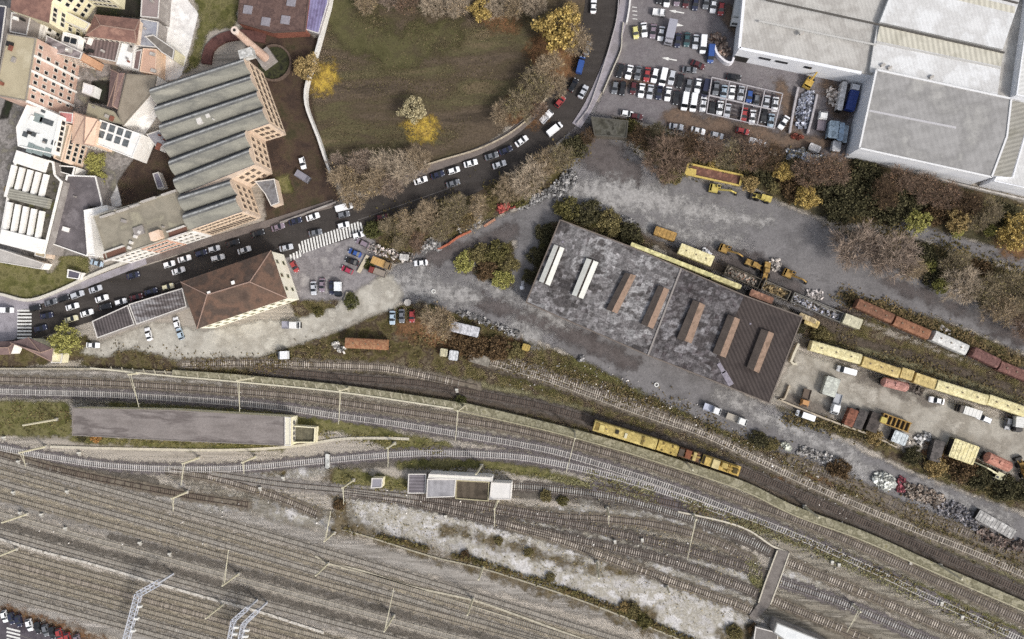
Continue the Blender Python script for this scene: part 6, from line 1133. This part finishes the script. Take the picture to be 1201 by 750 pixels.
heap('rubbish_heap', 'white rubbish heap under trees south of the street', [(540, 268), (555, 262), (560, 255)], 12, 110, wc)
heap('rubbish_heap', 'white rubbish heap beside the orange barrier', [(497, 293), (508, 284), (514, 290)], 10, 90, wc, (.6, 1.6))
heap('rubbish_heap', 'rust and white rubbish row behind the orange dump lorry', [(436, 292), (452, 296), (466, 300), (484, 304)], 12, 120, ['#5b3b30', '#8a4a3c', '#d0cbc4', '#4a3d35', '#a09688', '#e2dfda'])
heap('rubbish_heap', 'line of white rubbish along the road south of the fork', [(540, 366), (555, 372), (570, 378), (590, 386), (606, 392)], 9, 100, wc, (.4, 1.1), .6)
heap('debris', 'white debris bits on the verge beside lower yard road', [(682, 421)], 8, 22, wc, (.6, 1.2))
heap('debris', 'white bags beside the pale yellow wagon', [(826, 294), (831, 299)], 6, 20, ['#c9c9cc', '#e2e2e4', '#a9a9ad'], (.6, 1.2))
heap('debris', 'white heap at the shed grass verge', [(732, 257), (742, 261)], 7, 30, wc, (.5, 1.2))
heap('rubble_pile', 'pale rubble pile behind the ochre excavator', [(908, 308), (910, 313)], 12, 90, ['#8d857b', '#a89f96', '#bdb5ad', '#746c64'], (.4, 1.0), 1.2)
heap('rubble_pile', 'pale rubble pile at the east end of the scrap train', [(950, 345), (960, 346)], 11, 90, ['#8d857f', '#a69e99', '#bab3af', '#746c66'], (.4, 1.0), 1.0)
heap('scrap_heap', 'rusty scrap load in the dark gondola wagon', [(855, 320), (882, 331)], 9, 90, ['#4a4038', '#7d5338', '#8f8a80', '#5d5348', '#94633f'], (.5, 1.3), 1.4).location.z = 1.2
heap('scrap_heap', 'tan rubble load in the middle gondola wagon', [(896, 337), (918, 346)], 9, 110, ['#7d6a48', '#a08a60', '#5c4c35', '#b59f74'], (.4, 1.0), 1.0).location.z = 1.3
heap('scrap_heap', 'bluish scrap load in the long gondola wagon', [(931, 352), (978, 371)], 8, 150, ['#5b5b60', '#8286a0', '#a9a8ac', '#4a4640', '#74624f', '#c0c0c4'], (.5, 1.3), 1.0).location.z = 1.2
heap('scrap_heap', 'pale scrap metal heap between the two scrap fences', [(938, 135), (944, 122), (948, 112), (941, 145)], 14, 170, ['#7d849c', '#a3a9bd', '#55575f', '#bfc2cc', '#47454a'], (.4, 1.6), 1.0)
heap('crate_pile', 'brown and white crates beside the white awning', [(975, 108), (978, 120)], 12, 70, ['#6b5548', '#a8998d', '#d0cac4', '#4f4038'], (.6, 1.1), .8)
heap('scrap_heap', 'blue and white wrecks south of the scrap racks', [(925, 181), (940, 180), (946, 186), (960, 188)], 9, 70, ['#6a7694', '#c9ccd6', '#8f959f', '#d8c8a0', '#3f4147'], (.6, 2.0), .7)
heap('scrap_heap', 'red scrap beside the grey fence', [(931, 160), (938, 162)], 6, 26, ['#8a4232', '#6b372b', '#a86a58'], (.5, 1.4))
heap('scrap_heap', 'rusty junk on the patch beside the warehouse', [(838, 42), (845, 50), (850, 62)], 14, 90, ['#4f4640', '#75655a', '#8d7f74', '#6d4a3a', '#a59a90'], (.4, 1.3), .6)
heap('rubble_heap', 'white rounded block heap on the lower yard road edge', [(1032, 562), (1040, 566)], 17, 100, ['#55534e', '#c9cac2', '#a2a39b', '#dedfd8', '#7d7c75'], (.8, 1.7), 1.2)
heap('scrap_heap', 'red scrap next to the white rounded blocks', [(1056, 564), (1055, 573)], 8, 40, ['#7d343c', '#a35560', '#5b2c30', '#c08088'], (.5, 1.3))
heap('rubbish_heap', 'long brown and grey rubbish heap beside the lower yard road', [(1064, 574), (1085, 580), (1100, 588)], 18, 220, gc, (.4, 1.2), .9)
heap('rubbish_heap', 'long bluish dark rubbish heap before the open skip', [(1105, 594), (1120, 600), (1135, 606), (1140, 612)], 20, 240, ['#45424a', '#67666f', '#86848b', '#544c45', '#9c9ba0', '#353234', '#5d5a62'], (.3, 1.0), .9)
heap('scrap_heap', 'rusty steel scrap below the open skip', [(1150, 625), (1170, 634), (1195, 640)], 12, 110, ['#44352f', '#5d463b', '#786c64', '#3a3230', '#534a45'], (.4, 1.8), .5)
heap('debris', 'grey scrap in scrub below the engine shed corner', [(940, 528), (950, 532), (972, 538)], 12, 80, ['#8e8a86', '#b3b0ac', '#6b655f', '#cbc9c6'], (.4, 1.2), .6)
heap('debris', 'pale plate debris at the verge end', [(920, 522), (926, 525)], 7, 16, ['#a9ab9c', '#bfc0b2'], (.8, 1.6), .3)
heap('scrap_heap', 'dark machine scrap beside the red tank', [(1066, 455), (1078, 459)], 9, 70, ['#3c3834', '#58504a', '#726a63'], (.4, 1.2), 1.0)
heap('scrap_heap', 'black and white scrap left of the charcoal container', [(1078, 515), (1086, 512)], 9, 50, ['#2f2c2a', '#7d7a76', '#c5c3c0', '#4c4642'], (.5, 1.4), .8)
heap('debris', 'junk and planks on the yard edge slope', [(1062, 520), (1075, 526)], 8, 50, ['#8a7f72', '#b8b0a4', '#5c5248'], (.4, 1.6), .4)
heap('debris', 'scrap bits around the rail boxes in the grass', [(395, 405), (402, 411)], 8, 30, ['#8d8880', '#b7b3ac', '#5e5850'], (.5, 1.5), .5)
heap('debris', 'white stones along the yard fence near the white boxcar', [(1104, 384), (1114, 391)], 6, 24, ['#b9b3ad', '#8d867f'], (.4, .9), .3)
heap('debris', 'white lumps west of engine shed', [(612, 337), (619, 324)], 4, 6, ['#d8dadf', '#c3c5ca'], (1.0, 1.8), .4)
heap('debris', 'scattered pale bits over the brown rail verge', [(600, 445), (680, 440), (780, 470), (860, 515), (930, 560), (1000, 600)], 36, 160, ['#a39b90', '#c6c0b8', '#7a7268'], (.2, .55), .1)
heap('debris', 'scattered pale bits on the tan track ballast', [(20, 600), (150, 640), (300, 600), (420, 600), (640, 620), (850, 650), (1000, 690)], 60, 260, ['#8d857a', '#d0cbc3', '#5d564e', '#aaa398'], (.2, .6), .1)
for lab, u, v in [('white round manhole cover on the gravel fork', 508.5, 342), ('white concrete ring on the lower yard road', 770, 451.5)]:
    b = P(u, v, .16); r = thing('concrete_ring', lab, 'ring', tuple(b)); mb = MB(); t_ = [(b.x+.55*math.cos(t), b.y+.55*math.sin(t)) for t in np.linspace(0, 2*PI, 17)]; band(mb, np.array(t_), .28, .1, .4); mb.build('ring', m_wht2, r)
o = MB().tube(P(478, 355, .1), P(478, 355, .7), 1.1, n=12).build('concrete_plinth', m_concr); tag(o, 'pale round concrete base at the fork by the blue cars', 'base')

# ------------------------------------------------------------------ trees and shrubs
LEAF = {}
def leafmat(name, cols): return mat('leaf_'+name, cols, size=1.6, grain=.25, gsize=.6, rough=.8, spec=.1, island=.38, lo=.3, hi=.7, obj=True)
def twig_crown(seed, R=6.0, h=9.0, limbs=9, lv=3):
    """bare crown: limbs fan out and fork; returns (trunk mesh builder, twig mesh builder)"""
    rnd = random.Random(seed); tr, tw = MB(), MB(); tr.tube((0, 0, 0), (0, 0, h*.35), .32, .24, n=7)
    def grow(p, d, L, r, k):
        q_ = p+d*L; (tr if k < 1 else tw).tube(p, q_, r, r*.6, n=4 if k < 2 else 3, caps=False)
        if k >= lv:
            for _ in range(5):
                e = (d+Vector((rnd.gauss(0, .55), rnd.gauss(0, .55), rnd.gauss(.05, .35)))).normalized(); s = p.lerp(q_, rnd.uniform(.2, 1)); w = Vector((-e.y, e.x, rnd.uniform(-.5, .5))).normalized()*.045; t = s+e*rnd.uniform(.8, 1.9)
                tw.add([s-w, s+w, t+w*.4, t-w*.4], [(0, 1, 2, 3)])
            return
        for _ in range(4 if k == 0 else 3):
            e = (d+Vector((rnd.gauss(0, .5), rnd.gauss(0, .5), rnd.gauss(.12, .3)))).normalized(); grow(p.lerp(q_, rnd.uniform(.45, 1)), e, L*rnd.uniform(.62, .9), r*.55, k+1)
    for i in range(limbs):
        t = 2*PI*i/limbs+rnd.uniform(-.3, .3); el = rnd.uniform(.25, 1.25); d = Vector((math.cos(t)*math.cos(el), math.sin(t)*math.cos(el), math.sin(el))); grow(Vector((0, 0, h*.3+rnd.uniform(-.8, .8))), d, R*.42, .12, 0)
    return tr, tw
def leaf_cloud(seed, R, h0, h1, n, size, clumps=26, flatn=.6):
    rnd = random.Random(seed); mb = MB(); cl = []
    for _ in range(clumps):
        t = rnd.uniform(0, 2*PI); rr_ = R*math.sqrt(rnd.random())*.86; z = rnd.uniform(0, 1); k = math.sqrt(max(0, 1-(rr_/R)**2)); cl.append((rr_*math.cos(t)*(1+.16*math.sin(3*t+seed)), rr_*math.sin(t)*(1+.16*math.sin(2*t+seed*2)), h0+(h1-h0)*(.15+z*.85*k), rnd.uniform(.35, 1.0)*R*.24))
    for _ in range(n):
        c = cl[rnd.randrange(len(cl))]; p = Vector((rnd.gauss(0, 1), rnd.gauss(0, 1), rnd.gauss(0, 1))).normalized()*c[3]*(rnd.random()**.5+(rnd.random()**4)*.8); p = Vector((c[0], c[1], c[2]))+Vector((p.x, p.y, p.z*.8)); s = size*rnd.uniform(.4, 1.3)
        u_ = Vector((rnd.gauss(0, 1), rnd.gauss(0, 1), rnd.gauss(0, flatn))).normalized(); v_ = u_.orthogonal().normalized(); v_ = Matrix.Rotation(rnd.uniform(0, 6.28), 3, u_) @ v_; w_ = u_.cross(v_)
        mb.add([p-u_*s*.7, p+v_*s*.45, p+u_*s*.7, p-v_*s*.45], [(0, 1, 2, 3)])
    return mb
m_bark = mat('bark', ['#4d4238', '#5d5145'], grain=.2, size=1, obj=True)
PROTO = {}
def proto(kind, k):
    key = (kind, k)
    if key in PROTO: return PROTO[key]
    if kind == 'bare': tr, tw = twig_crown(100+k, 6, 9, 10, 3); lf = leaf_cloud(150+k, 6.1, 3.5, 9.5, 420, .32, 80)
    elif kind == 'fan': tr, tw = twig_crown(200+k, 6.4, 8, 12, 3); lf = None
    elif kind == 'leafy': tr, tw = twig_crown(300+k, 4.6, 8, 7, 1); lf = leaf_cloud(350+k, 6, 2.5, 9.5, 4600, .46, 70)
    else: tr, tw = twig_crown(400+k, 3.5, 3, 6, 1); lf = leaf_cloud(450+k, 6, .4, 4.2, 4200, .5, 75)
    PROTO[key] = (tr.mesh('trunk', m_bark), tw, lf, {}); return PROTO[key]
TC = {'tan': (['#907e64', '#9e8b70', '#7e6d56'], ['#907a56', '#9e8863', '#7e6c48', '#aa956c']), 'grey': (['#9d8d77', '#ae9d86', '#8a7b67'], ['#9a8565', '#a88f6c']), 'red': (['#705b4c', '#806b5a', '#635040'], ['#765a44', '#876a51', '#674e3a']),
      'ol': (['#7e7056', '#8b7d63', '#70634b'], ['#776c42', '#877c4f', '#675d37', '#92885b']), 'mauve': (['#897869', '#988676', '#7a6a5b'], ['#856f5b', '#75624f', '#927d6a']), 'yel': (['#70603f'], ['#af9247', '#c0a658', '#957c3d', '#ceb56e']), 'pyel': (['#907e60'], ['#a59970', '#b2a680', '#92855d']), 'lime': (['#706040'], ['#928f44', '#a29e52', '#7e7b39']),
      'och': (['#706040'], ['#99814f', '#a78f5b', '#877344']), 'orange': (['#705138'], ['#a27338', '#b08244', '#8b612f']), 'dol': (['#574f3a'], ['#4d4b31', '#5f5a3d', '#413f2b', '#6e6848']), 'green': (['#4c442d'], ['#535630', '#646538', '#434525', '#736f44']), 'grn2': (['#4c442d'], ['#656032', '#756e3f', '#555129', '#827a4a']), 'brn': (['#5b4937'], ['#645036', '#765f41', '#52412d', '#846d4f'])}
TN = {'bare': 'deciduous_tree', 'fan': 'bare_tree', 'leafy': 'leafy_tree', 'bush': 'bush'}
TL = {'tan': 'tan brown', 'grey': 'grey bare', 'red': 'reddish brown', 'ol': 'olive brown', 'mauve': 'mauve brown', 'yel': 'bright yellow', 'pyel': 'pale yellow', 'lime': 'yellow green', 'och': 'ochre', 'orange': 'orange', 'dol': 'dark olive', 'green': 'green', 'grn2': 'mossy green', 'brn': 'brown'}
def tree(u, v, dpx, kind, col, label, hs=1.0, k=None):
    k = random.randrange(3) if k is None else k; tm, tw, lf, cache = proto(kind, k); key = col
    if key not in cache:
        a, b = TC[col]; cache[key] = (tw.mesh('branches', mat('twig_'+col, a, size=2, grain=.2, island=.3, obj=True)), lf.mesh('crown', leafmat(col, b)) if lf else None)
    s = dpx*MPX/12.4; hh = min(s*hs, 1.25)
    # the crown is seen displaced outwards from the foot of the trunk
    zc = (7.0 if kind != 'bush' else 2.0)*hh; p = P(u, v, zc)
    r = thing(TN[kind], label, 'bush' if kind == 'bush' else 'tree', (p.x, p.y, 0), random.uniform(0, 6.28), 'bushes' if kind == 'bush' else 'trees', (s, s, hh))
    link('trunk', tm, r)
    bm, lm = cache[key]
    if bm: c = link('branches' if lm else 'crown', bm, r)
    if lm: link('crown', lm, r)
def grove(where, L):
    labs = autolabel([(f"{'big ' if t[2] >= 48 else 'small ' if t[2] <= 22 else ''}{TL[t[4]]} {'bush' if t[3] == 'bush' else 'tree'}", t[0]) for t in L], where)
    for t, l in zip(L, labs): tree(*t[:5], l, *(t[5:6]))
grove('along the top edge of the field', [(428, 0, 34, 'bare', 'tan'), (455, -4, 30, 'bare', 'mauve'), (478, 0, 34, 'bare', 'red'), (508, 2, 36, 'fan', 'grey'), (536, 4, 36, 'bare', 'grey'), (563, 10, 30, 'leafy', 'yel'), (580, 2, 34, 'fan', 'grey'), (602, 4, 34, 'bare', 'tan'), (625, 2, 36, 'fan', 'grey')])
grove('at the field edge by the street bend', [(655, 32, 56, 'leafy', 'yel'), (678, 46, 44, 'bare', 'tan'), (642, 78, 42, 'bare', 'tan'), (628, 100, 46, 'bare', 'ol'), (608, 122, 44, 'bare', 'ol'), (590, 132, 34, 'fan', 'tan'), (650, 100, 34, 'fan', 'tan'), (668, 12, 26, 'leafy', 'och'), (630, 128, 30, 'bare', 'red')])
grove('standing in or beside the field', [(483, 128, 34, 'leafy', 'pyel'), (358, 77, 34, 'leafy', 'och')])
grove('in the clump between field and street', [(400, 208, 42, 'bare', 'tan'), (412, 228, 38, 'bare', 'tan'), (420, 190, 36, 'bare', 'mauve'), (436, 212, 42, 'bare', 'tan'), (448, 192, 38, 'fan', 'grey'), (458, 218, 34, 'bare', 'mauve'), (472, 196, 46, 'fan', 'grey'), (488, 186, 34, 'fan', 'tan'), (395, 190, 26, 'fan', 'mauve')])
grove('in the belt south of the street', [(438, 270, 26, 'bush', 'green'), (456, 266, 32, 'bare', 'ol'), (476, 262, 36, 'bare', 'tan'), (500, 254, 40, 'fan', 'tan'), (515, 268, 34, 'bare', 'ol'), (532, 246, 40, 'bare', 'ol'), (548, 262, 30, 'bare', 'och'), (562, 244, 34, 'bare', 'tan'), (490, 285, 30, 'bare', 'red'), (470, 284, 28, 'bare', 'ol'), (596, 222, 36, 'fan', 'tan'), (618, 206, 50, 'fan', 'grey'), (640, 190, 36, 'bare', 'tan'), (658, 184, 38, 'bare', 'ol'), (676, 172, 34, 'bush', 'dol'), (690, 160, 22, 'bare', 'brn'), (610, 232, 28, 'bush', 'grn2')])
grove('between the car park and lower yard', [(752, 160, 34, 'bare', 'brn'), (782, 182, 56, 'fan', 'red'), (768, 158, 34, 'bare', 'dol'), (806, 168, 40, 'bare', 'brn'), (832, 172, 42, 'bare', 'red'), (858, 180, 38, 'bare', 'ol'), (882, 178, 46, 'bare', 'red'), (905, 182, 38, 'bare', 'brn'), (838, 192, 18, 'leafy', 'yel', .7), (788, 205, 30, 'bush', 'ol'), (740, 150, 24, 'bush', 'grn2'), (800, 190, 30, 'bush', 'dol'), (850, 196, 24, 'bush', 'dol')])
grove('in the thicket south of the scrap yard', [(919, 201, 24, 'leafy', 'yel'), (880, 215, 22, 'leafy', 'och'), (948, 231, 30, 'leafy', 'yel'), (910, 220, 18, 'leafy', 'ol', .6), (955, 200, 44, 'bare', 'red'), (978, 196, 44, 'bare', 'red'), (962, 218, 36, 'bush', 'dol'), (988, 222, 44, 'bush', 'dol'), (985, 245, 40, 'bush', 'dol'), (930, 222, 34, 'bush', 'brn'), (895, 205, 30, 'bush', 'dol')])
grove('in the wood below the white hall', [(1015, 205, 40, 'bush', 'dol'), (1012, 235, 46, 'bush', 'dol'), (1038, 225, 40, 'bare', 'brn'), (1060, 210, 38, 'bare', 'red'), (1088, 218, 38, 'bare', 'red'), (1114, 228, 36, 'bare', 'red'), (1140, 238, 36, 'bare', 'brn'), (1165, 246, 34, 'bare', 'ol'), (1050, 245, 44, 'bush', 'dol'), (1037, 240, 16, 'bush', 'lime'), (1079, 260, 28, 'leafy', 'lime'), (1100, 250, 34, 'bush', 'brn'), (1126, 258, 28, 'leafy', 'och'), (1124, 272, 16, 'leafy', 'lime'), (1152, 258, 30, 'bare', 'ol'), (1163, 270, 16, 'leafy', 'lime'), (1195, 272, 40, 'leafy', 'yel'), (1180, 252, 30, 'bush', 'dol'), (1075, 232, 34, 'bush', 'dol'), (1135, 215+30, 30, 'bush', 'brn')])
grove('on the strip between the two yard roads', [(1008, 285, 60, 'fan', 'mauve'), (1052, 302, 62, 'fan', 'mauve'), (1030, 292, 40, 'bare', 'mauve'), (1072, 318, 34, 'bare', 'tan'), (1092, 312, 16, 'leafy', 'lime'), (1106, 335, 21, 'leafy', 'lime'), (1083, 300, 34, 'bush', 'dol'), (1125, 310, 36, 'bare', 'ol'), (1133, 334, 46, 'fan', 'grey'), (1160, 340, 44, 'bare', 'ol'), (1185, 335, 38, 'bare', 'ol'), (1178, 362, 44, 'bare', 'tan'), (1203, 350, 40, 'bare', 'ol'), (1204, 382, 36, 'bare', 'red'), (1150, 318, 30, 'bush', 'brn'), (1095, 325, 28, 'bush', 'dol'), (1110, 318, 26, 'bush', 'brn')])
grove('around the yard fork', [(511, 378, 50, 'bare', 'tan'), (545, 308, 28, 'bush', 'lime'), (562, 298, 30, 'bush', 'ol'), (582, 296, 32, 'bush', 'grn2'), (597, 310, 28, 'bush', 'ol'), (589, 328, 28, 'bush', 'lime'), (570, 318, 28, 'bush', 'brn'), (557, 408, 34, 'bush', 'brn'), (583, 410, 34, 'bush', 'brn'), (604, 412, 26, 'bush', 'ol'), (537, 402, 26, 'bush', 'brn')])
grove('in the yards west and south', [(73, 398, 38, 'leafy', 'lime'), (111, 190, 28, 'leafy', 'lime', .5), (112, 208, 28, 'leafy', 'lime', .5), (412, 353, 22, 'bush', 'green'), (433, 310, 16, 'bush', 'green'), (113, 512.5, 17, 'bush', 'orange'), (541, 472, 18, 'bush', 'green'), (374, 367, 14, 'bush', 'grn2'), (12, 224, 18, 'bush', 'och'), (96, 512, 14, 'bush', 'dol')])
grove('along the engine shed and train verge', [(640, 275, 28, 'bush', 'dol'), (630, 300, 26, 'bush', 'dol'), (622, 325, 22, 'bush', 'dol'), (665, 245, 34, 'bush', 'grn2'), (690, 250, 34, 'bush', 'dol'), (715, 262, 34, 'bush', 'ol'), (740, 275, 30, 'bush', 'dol'), (890, 515, 22, 'bush', 'dol'), (905, 522, 18, 'bush', 'ol'), (985, 550, 28, 'bush', 'brn'), (938, 385, 16, 'bush', 'dol'), (962, 392, 22, 'bush', 'ol')])
grove('at the south edge of the gravel yard', [(1098, 545, 30, 'bush', 'och'), (1130, 552, 34, 'bush', 'brn'), (1150, 560, 30, 'bush', 'dol'), (1180, 572, 34, 'bush', 'dol'), (1025, 512, 22, 'bush', 'och'), (1200, 575, 28, 'bush', 'dol'), (1070, 535, 24, 'bush', 'dol')])
grove('on the pale gravel waste', [(742, 716, 20, 'bush', 'ol'), (755, 728, 20, 'bush', 'grn2'), (733, 714, 16, 'bush', 'och'), (585, 635, 12, 'bush', 'ol'), (620, 648, 13, 'bush', 'ol'), (640, 582, 16, 'bush', 'ol'), (660, 588, 14, 'bush', 'grn2'), (862, 742, 20, 'bush', 'ol'), (885, 740, 18, 'bush', 'brn'), (398, 592, 16, 'bush', 'brn'), (645, 678, 14, 'bush', 'ol'), (545, 652, 14, 'bush', 'brn')])
# continuous low hedge and weeds
def weeds(name, label, ribbons, n, cols, size=.45, hmax=.8):
    m = leafmat('weed'+str(len(MATS)), bright(cols, 1.15)); mb = MB(); paths = [(catmull(PP(p), 1.0), w*MPX/2) for p, w in ribbons]; tot = [len(p)*w for p, w in paths]
    for i in range(n):
        p, w = random.choices(paths, tot)[0]; c = p[random.randrange(len(p))]+RNG.normal(0, w*.45, 2)
        if mnoise.noise(Vector((c[0]*.12, c[1]*.12, 3)))+random.uniform(-.35, .45) < 0: continue
        z = random.uniform(.2, hmax); s = size*random.uniform(.5, 1.5); t = random.uniform(0, 6.28); u_ = Vector((math.cos(t), math.sin(t), random.uniform(-.4, .4))); v_ = Vector((-math.sin(t), math.cos(t), random.uniform(-.4, .4))); q_ = Vector((c[0], c[1], z)); mb.add([q_-u_*s*.6, q_+v_*s*.45, q_+u_*s*.6, q_-v_*s*.45], [(0, 1, 2, 3)])
    o = mb.build(name, m); return tag(o, label, 'weeds', None, 'stuff')
weeds('undergrowth', 'dark hedge line along the lower tracks', [([(405, 620), (440, 627), (508, 645), (567, 660), (640, 684), (700, 705), (790, 742), (830, 760)], 8)], 5500, ['#3f3a20', '#57502c', '#4b3f28', '#6a5b33'], .5, 1.2)
weeds('undergrowth', 'green brown weeds over the rail verge', [([(130, 415), (220, 428), (300, 428), (400, 410), (500, 400), (600, 425), (700, 455), (800, 485), (900, 530), (1000, 575), (1100, 615), (1201, 660)], 36), ([(690, 560), (830, 600), (960, 642), (1100, 704), (1201, 750)], 16), ([(0, 490), (80, 492)], 36), ([(950, 392), (1060, 420), (1201, 470)], 30)], 11000, ['#3d361f', '#524a29', '#4a3d28', '#665b3c', '#444420'], .42, .6)
weeds('undergrowth', 'woodland brush under the trees', [([(750, 165), (850, 190), (950, 205), (1000, 215), (1100, 235), (1201, 260)], 46), ([(990, 262), (1060, 280), (1130, 308), (1201, 330)], 40), ([(440, 275), (520, 250), (620, 210), (680, 175)], 40), ([(920, 490), (1000, 508), (1080, 540), (1201, 585)], 18)], 16000, ['#37331f', '#4f4629', '#3d3a22', '#675837', '#2d2b1b', '#6b6236'], .5, 1.4)
weeds('undergrowth', 'brown weeds over the pale gravel waste', [([(420, 600), (560, 632), (700, 680), (870, 730)], 60), ([(560, 595), (720, 615), (880, 680)], 60), ([(640, 560), (740, 585)], 14), ([(240, 560), (420, 600)], 30)], 2600, ['#6b6046', '#7d7053', '#5f5940', '#8d8160'], .3, .4)
weeds('fallen_branches', 'pale fallen branches in the strip between the yard roads', [([(1110, 322), (1135, 340), (1160, 335)], 26)], 260, ['#a3968a', '#b5a89c'], .9, .8)

weeds('grass', 'short brown grass tufts across the fenced field', [([(420, 20), (520, 40), (640, 20)], 60), ([(395, 90), (480, 100), (580, 95)], 60), ([(385, 150), (460, 160), (540, 150)], 46)], 14000, ['#4e4330', '#5b503a', '#524a33', '#473d2b', '#635840'], .26, .15)
weeds('grass', 'olive grass band between main line and eastern sidings', [([(690, 556), (760, 576), (830, 599), (900, 622), (960, 646), (1020, 673), (1100, 707), (1201, 753)], 17), ([(880, 655), (893, 690)], 16), ([(640, 560), (720, 575), (790, 596)], 8)], 9000, ['#66633f', '#75714c', '#57543a', '#807c5a', '#625843'], .34, .3)
weeds('undergrowth', 'dark brush north of the rusty boxcars', [([(985, 348), (1050, 370), (1130, 402), (1201, 434)], 26)], 5000, ['#37331f', '#4f4629', '#6b5a3c', '#3d3a22', '#57503a'], .45, .8)
weeds('grass', 'rough grass over the west track verge and platform sides', [([(-20, 490), (85, 492)], 36), ([(90, 515), (330, 524)], 9), ([(130, 476), (330, 487)], 8), ([(340, 502), (470, 520), (520, 528)], 18), ([(400, 562), (480, 574)], 20), ([(470, 546), (640, 558)], 10)], 5000, ['#55502b', '#6b6338', '#4a4626', '#7d7348'], .35, .4)
# ------------------------------------------------------------------ light
w = bpy.data.worlds.new('World'); SC.world = w; w.use_nodes = True; nt = w.node_tree; bg = nt.nodes['Background']
sky = nt.nodes.new('ShaderNodeTexSky'); sky.sky_type = 'NISHITA'; sky.sun_disc = False; EL, AZ = math.radians(42), math.radians(130)
sky.sun_elevation = EL; sky.sun_rotation = AZ; sky.air_density = 1.0; sky.dust_density = 4.0
hs_ = nt.nodes.new('ShaderNodeHueSaturation'); hs_.inputs['Saturation'].default_value = 0.45; nt.links.new(sky.outputs[0], hs_.inputs['Color']); nt.links.new(hs_.outputs[0], bg.inputs[0]); bg.inputs[1].default_value = 0.15
sd = bpy.data.lights.new('sun', 'SUN'); sd.energy = 2.0; sd.angle = math.radians(8); sd.color = (1.0, .965, .92); so = bpy.data.objects.new('sun', sd); COL.objects.link(so)
so.rotation_mode = 'QUATERNION'; dirv = Vector((math.sin(AZ)*math.cos(EL), math.cos(AZ)*math.cos(EL), math.sin(EL))); so.rotation_quaternion = (-dirv).to_track_quat('-Z', 'Y')
so.location = dirv*300
vs = SC.view_settings; vs.view_transform = 'Standard'; vs.look = 'None'; vs.exposure = 0.15; vs.gamma = 1; vs.use_curve_mapping = False
SC.cycles.max_bounces = 6; SC.cycles.transparent_max_bounces = 24; SC.cycles.use_denoising = False
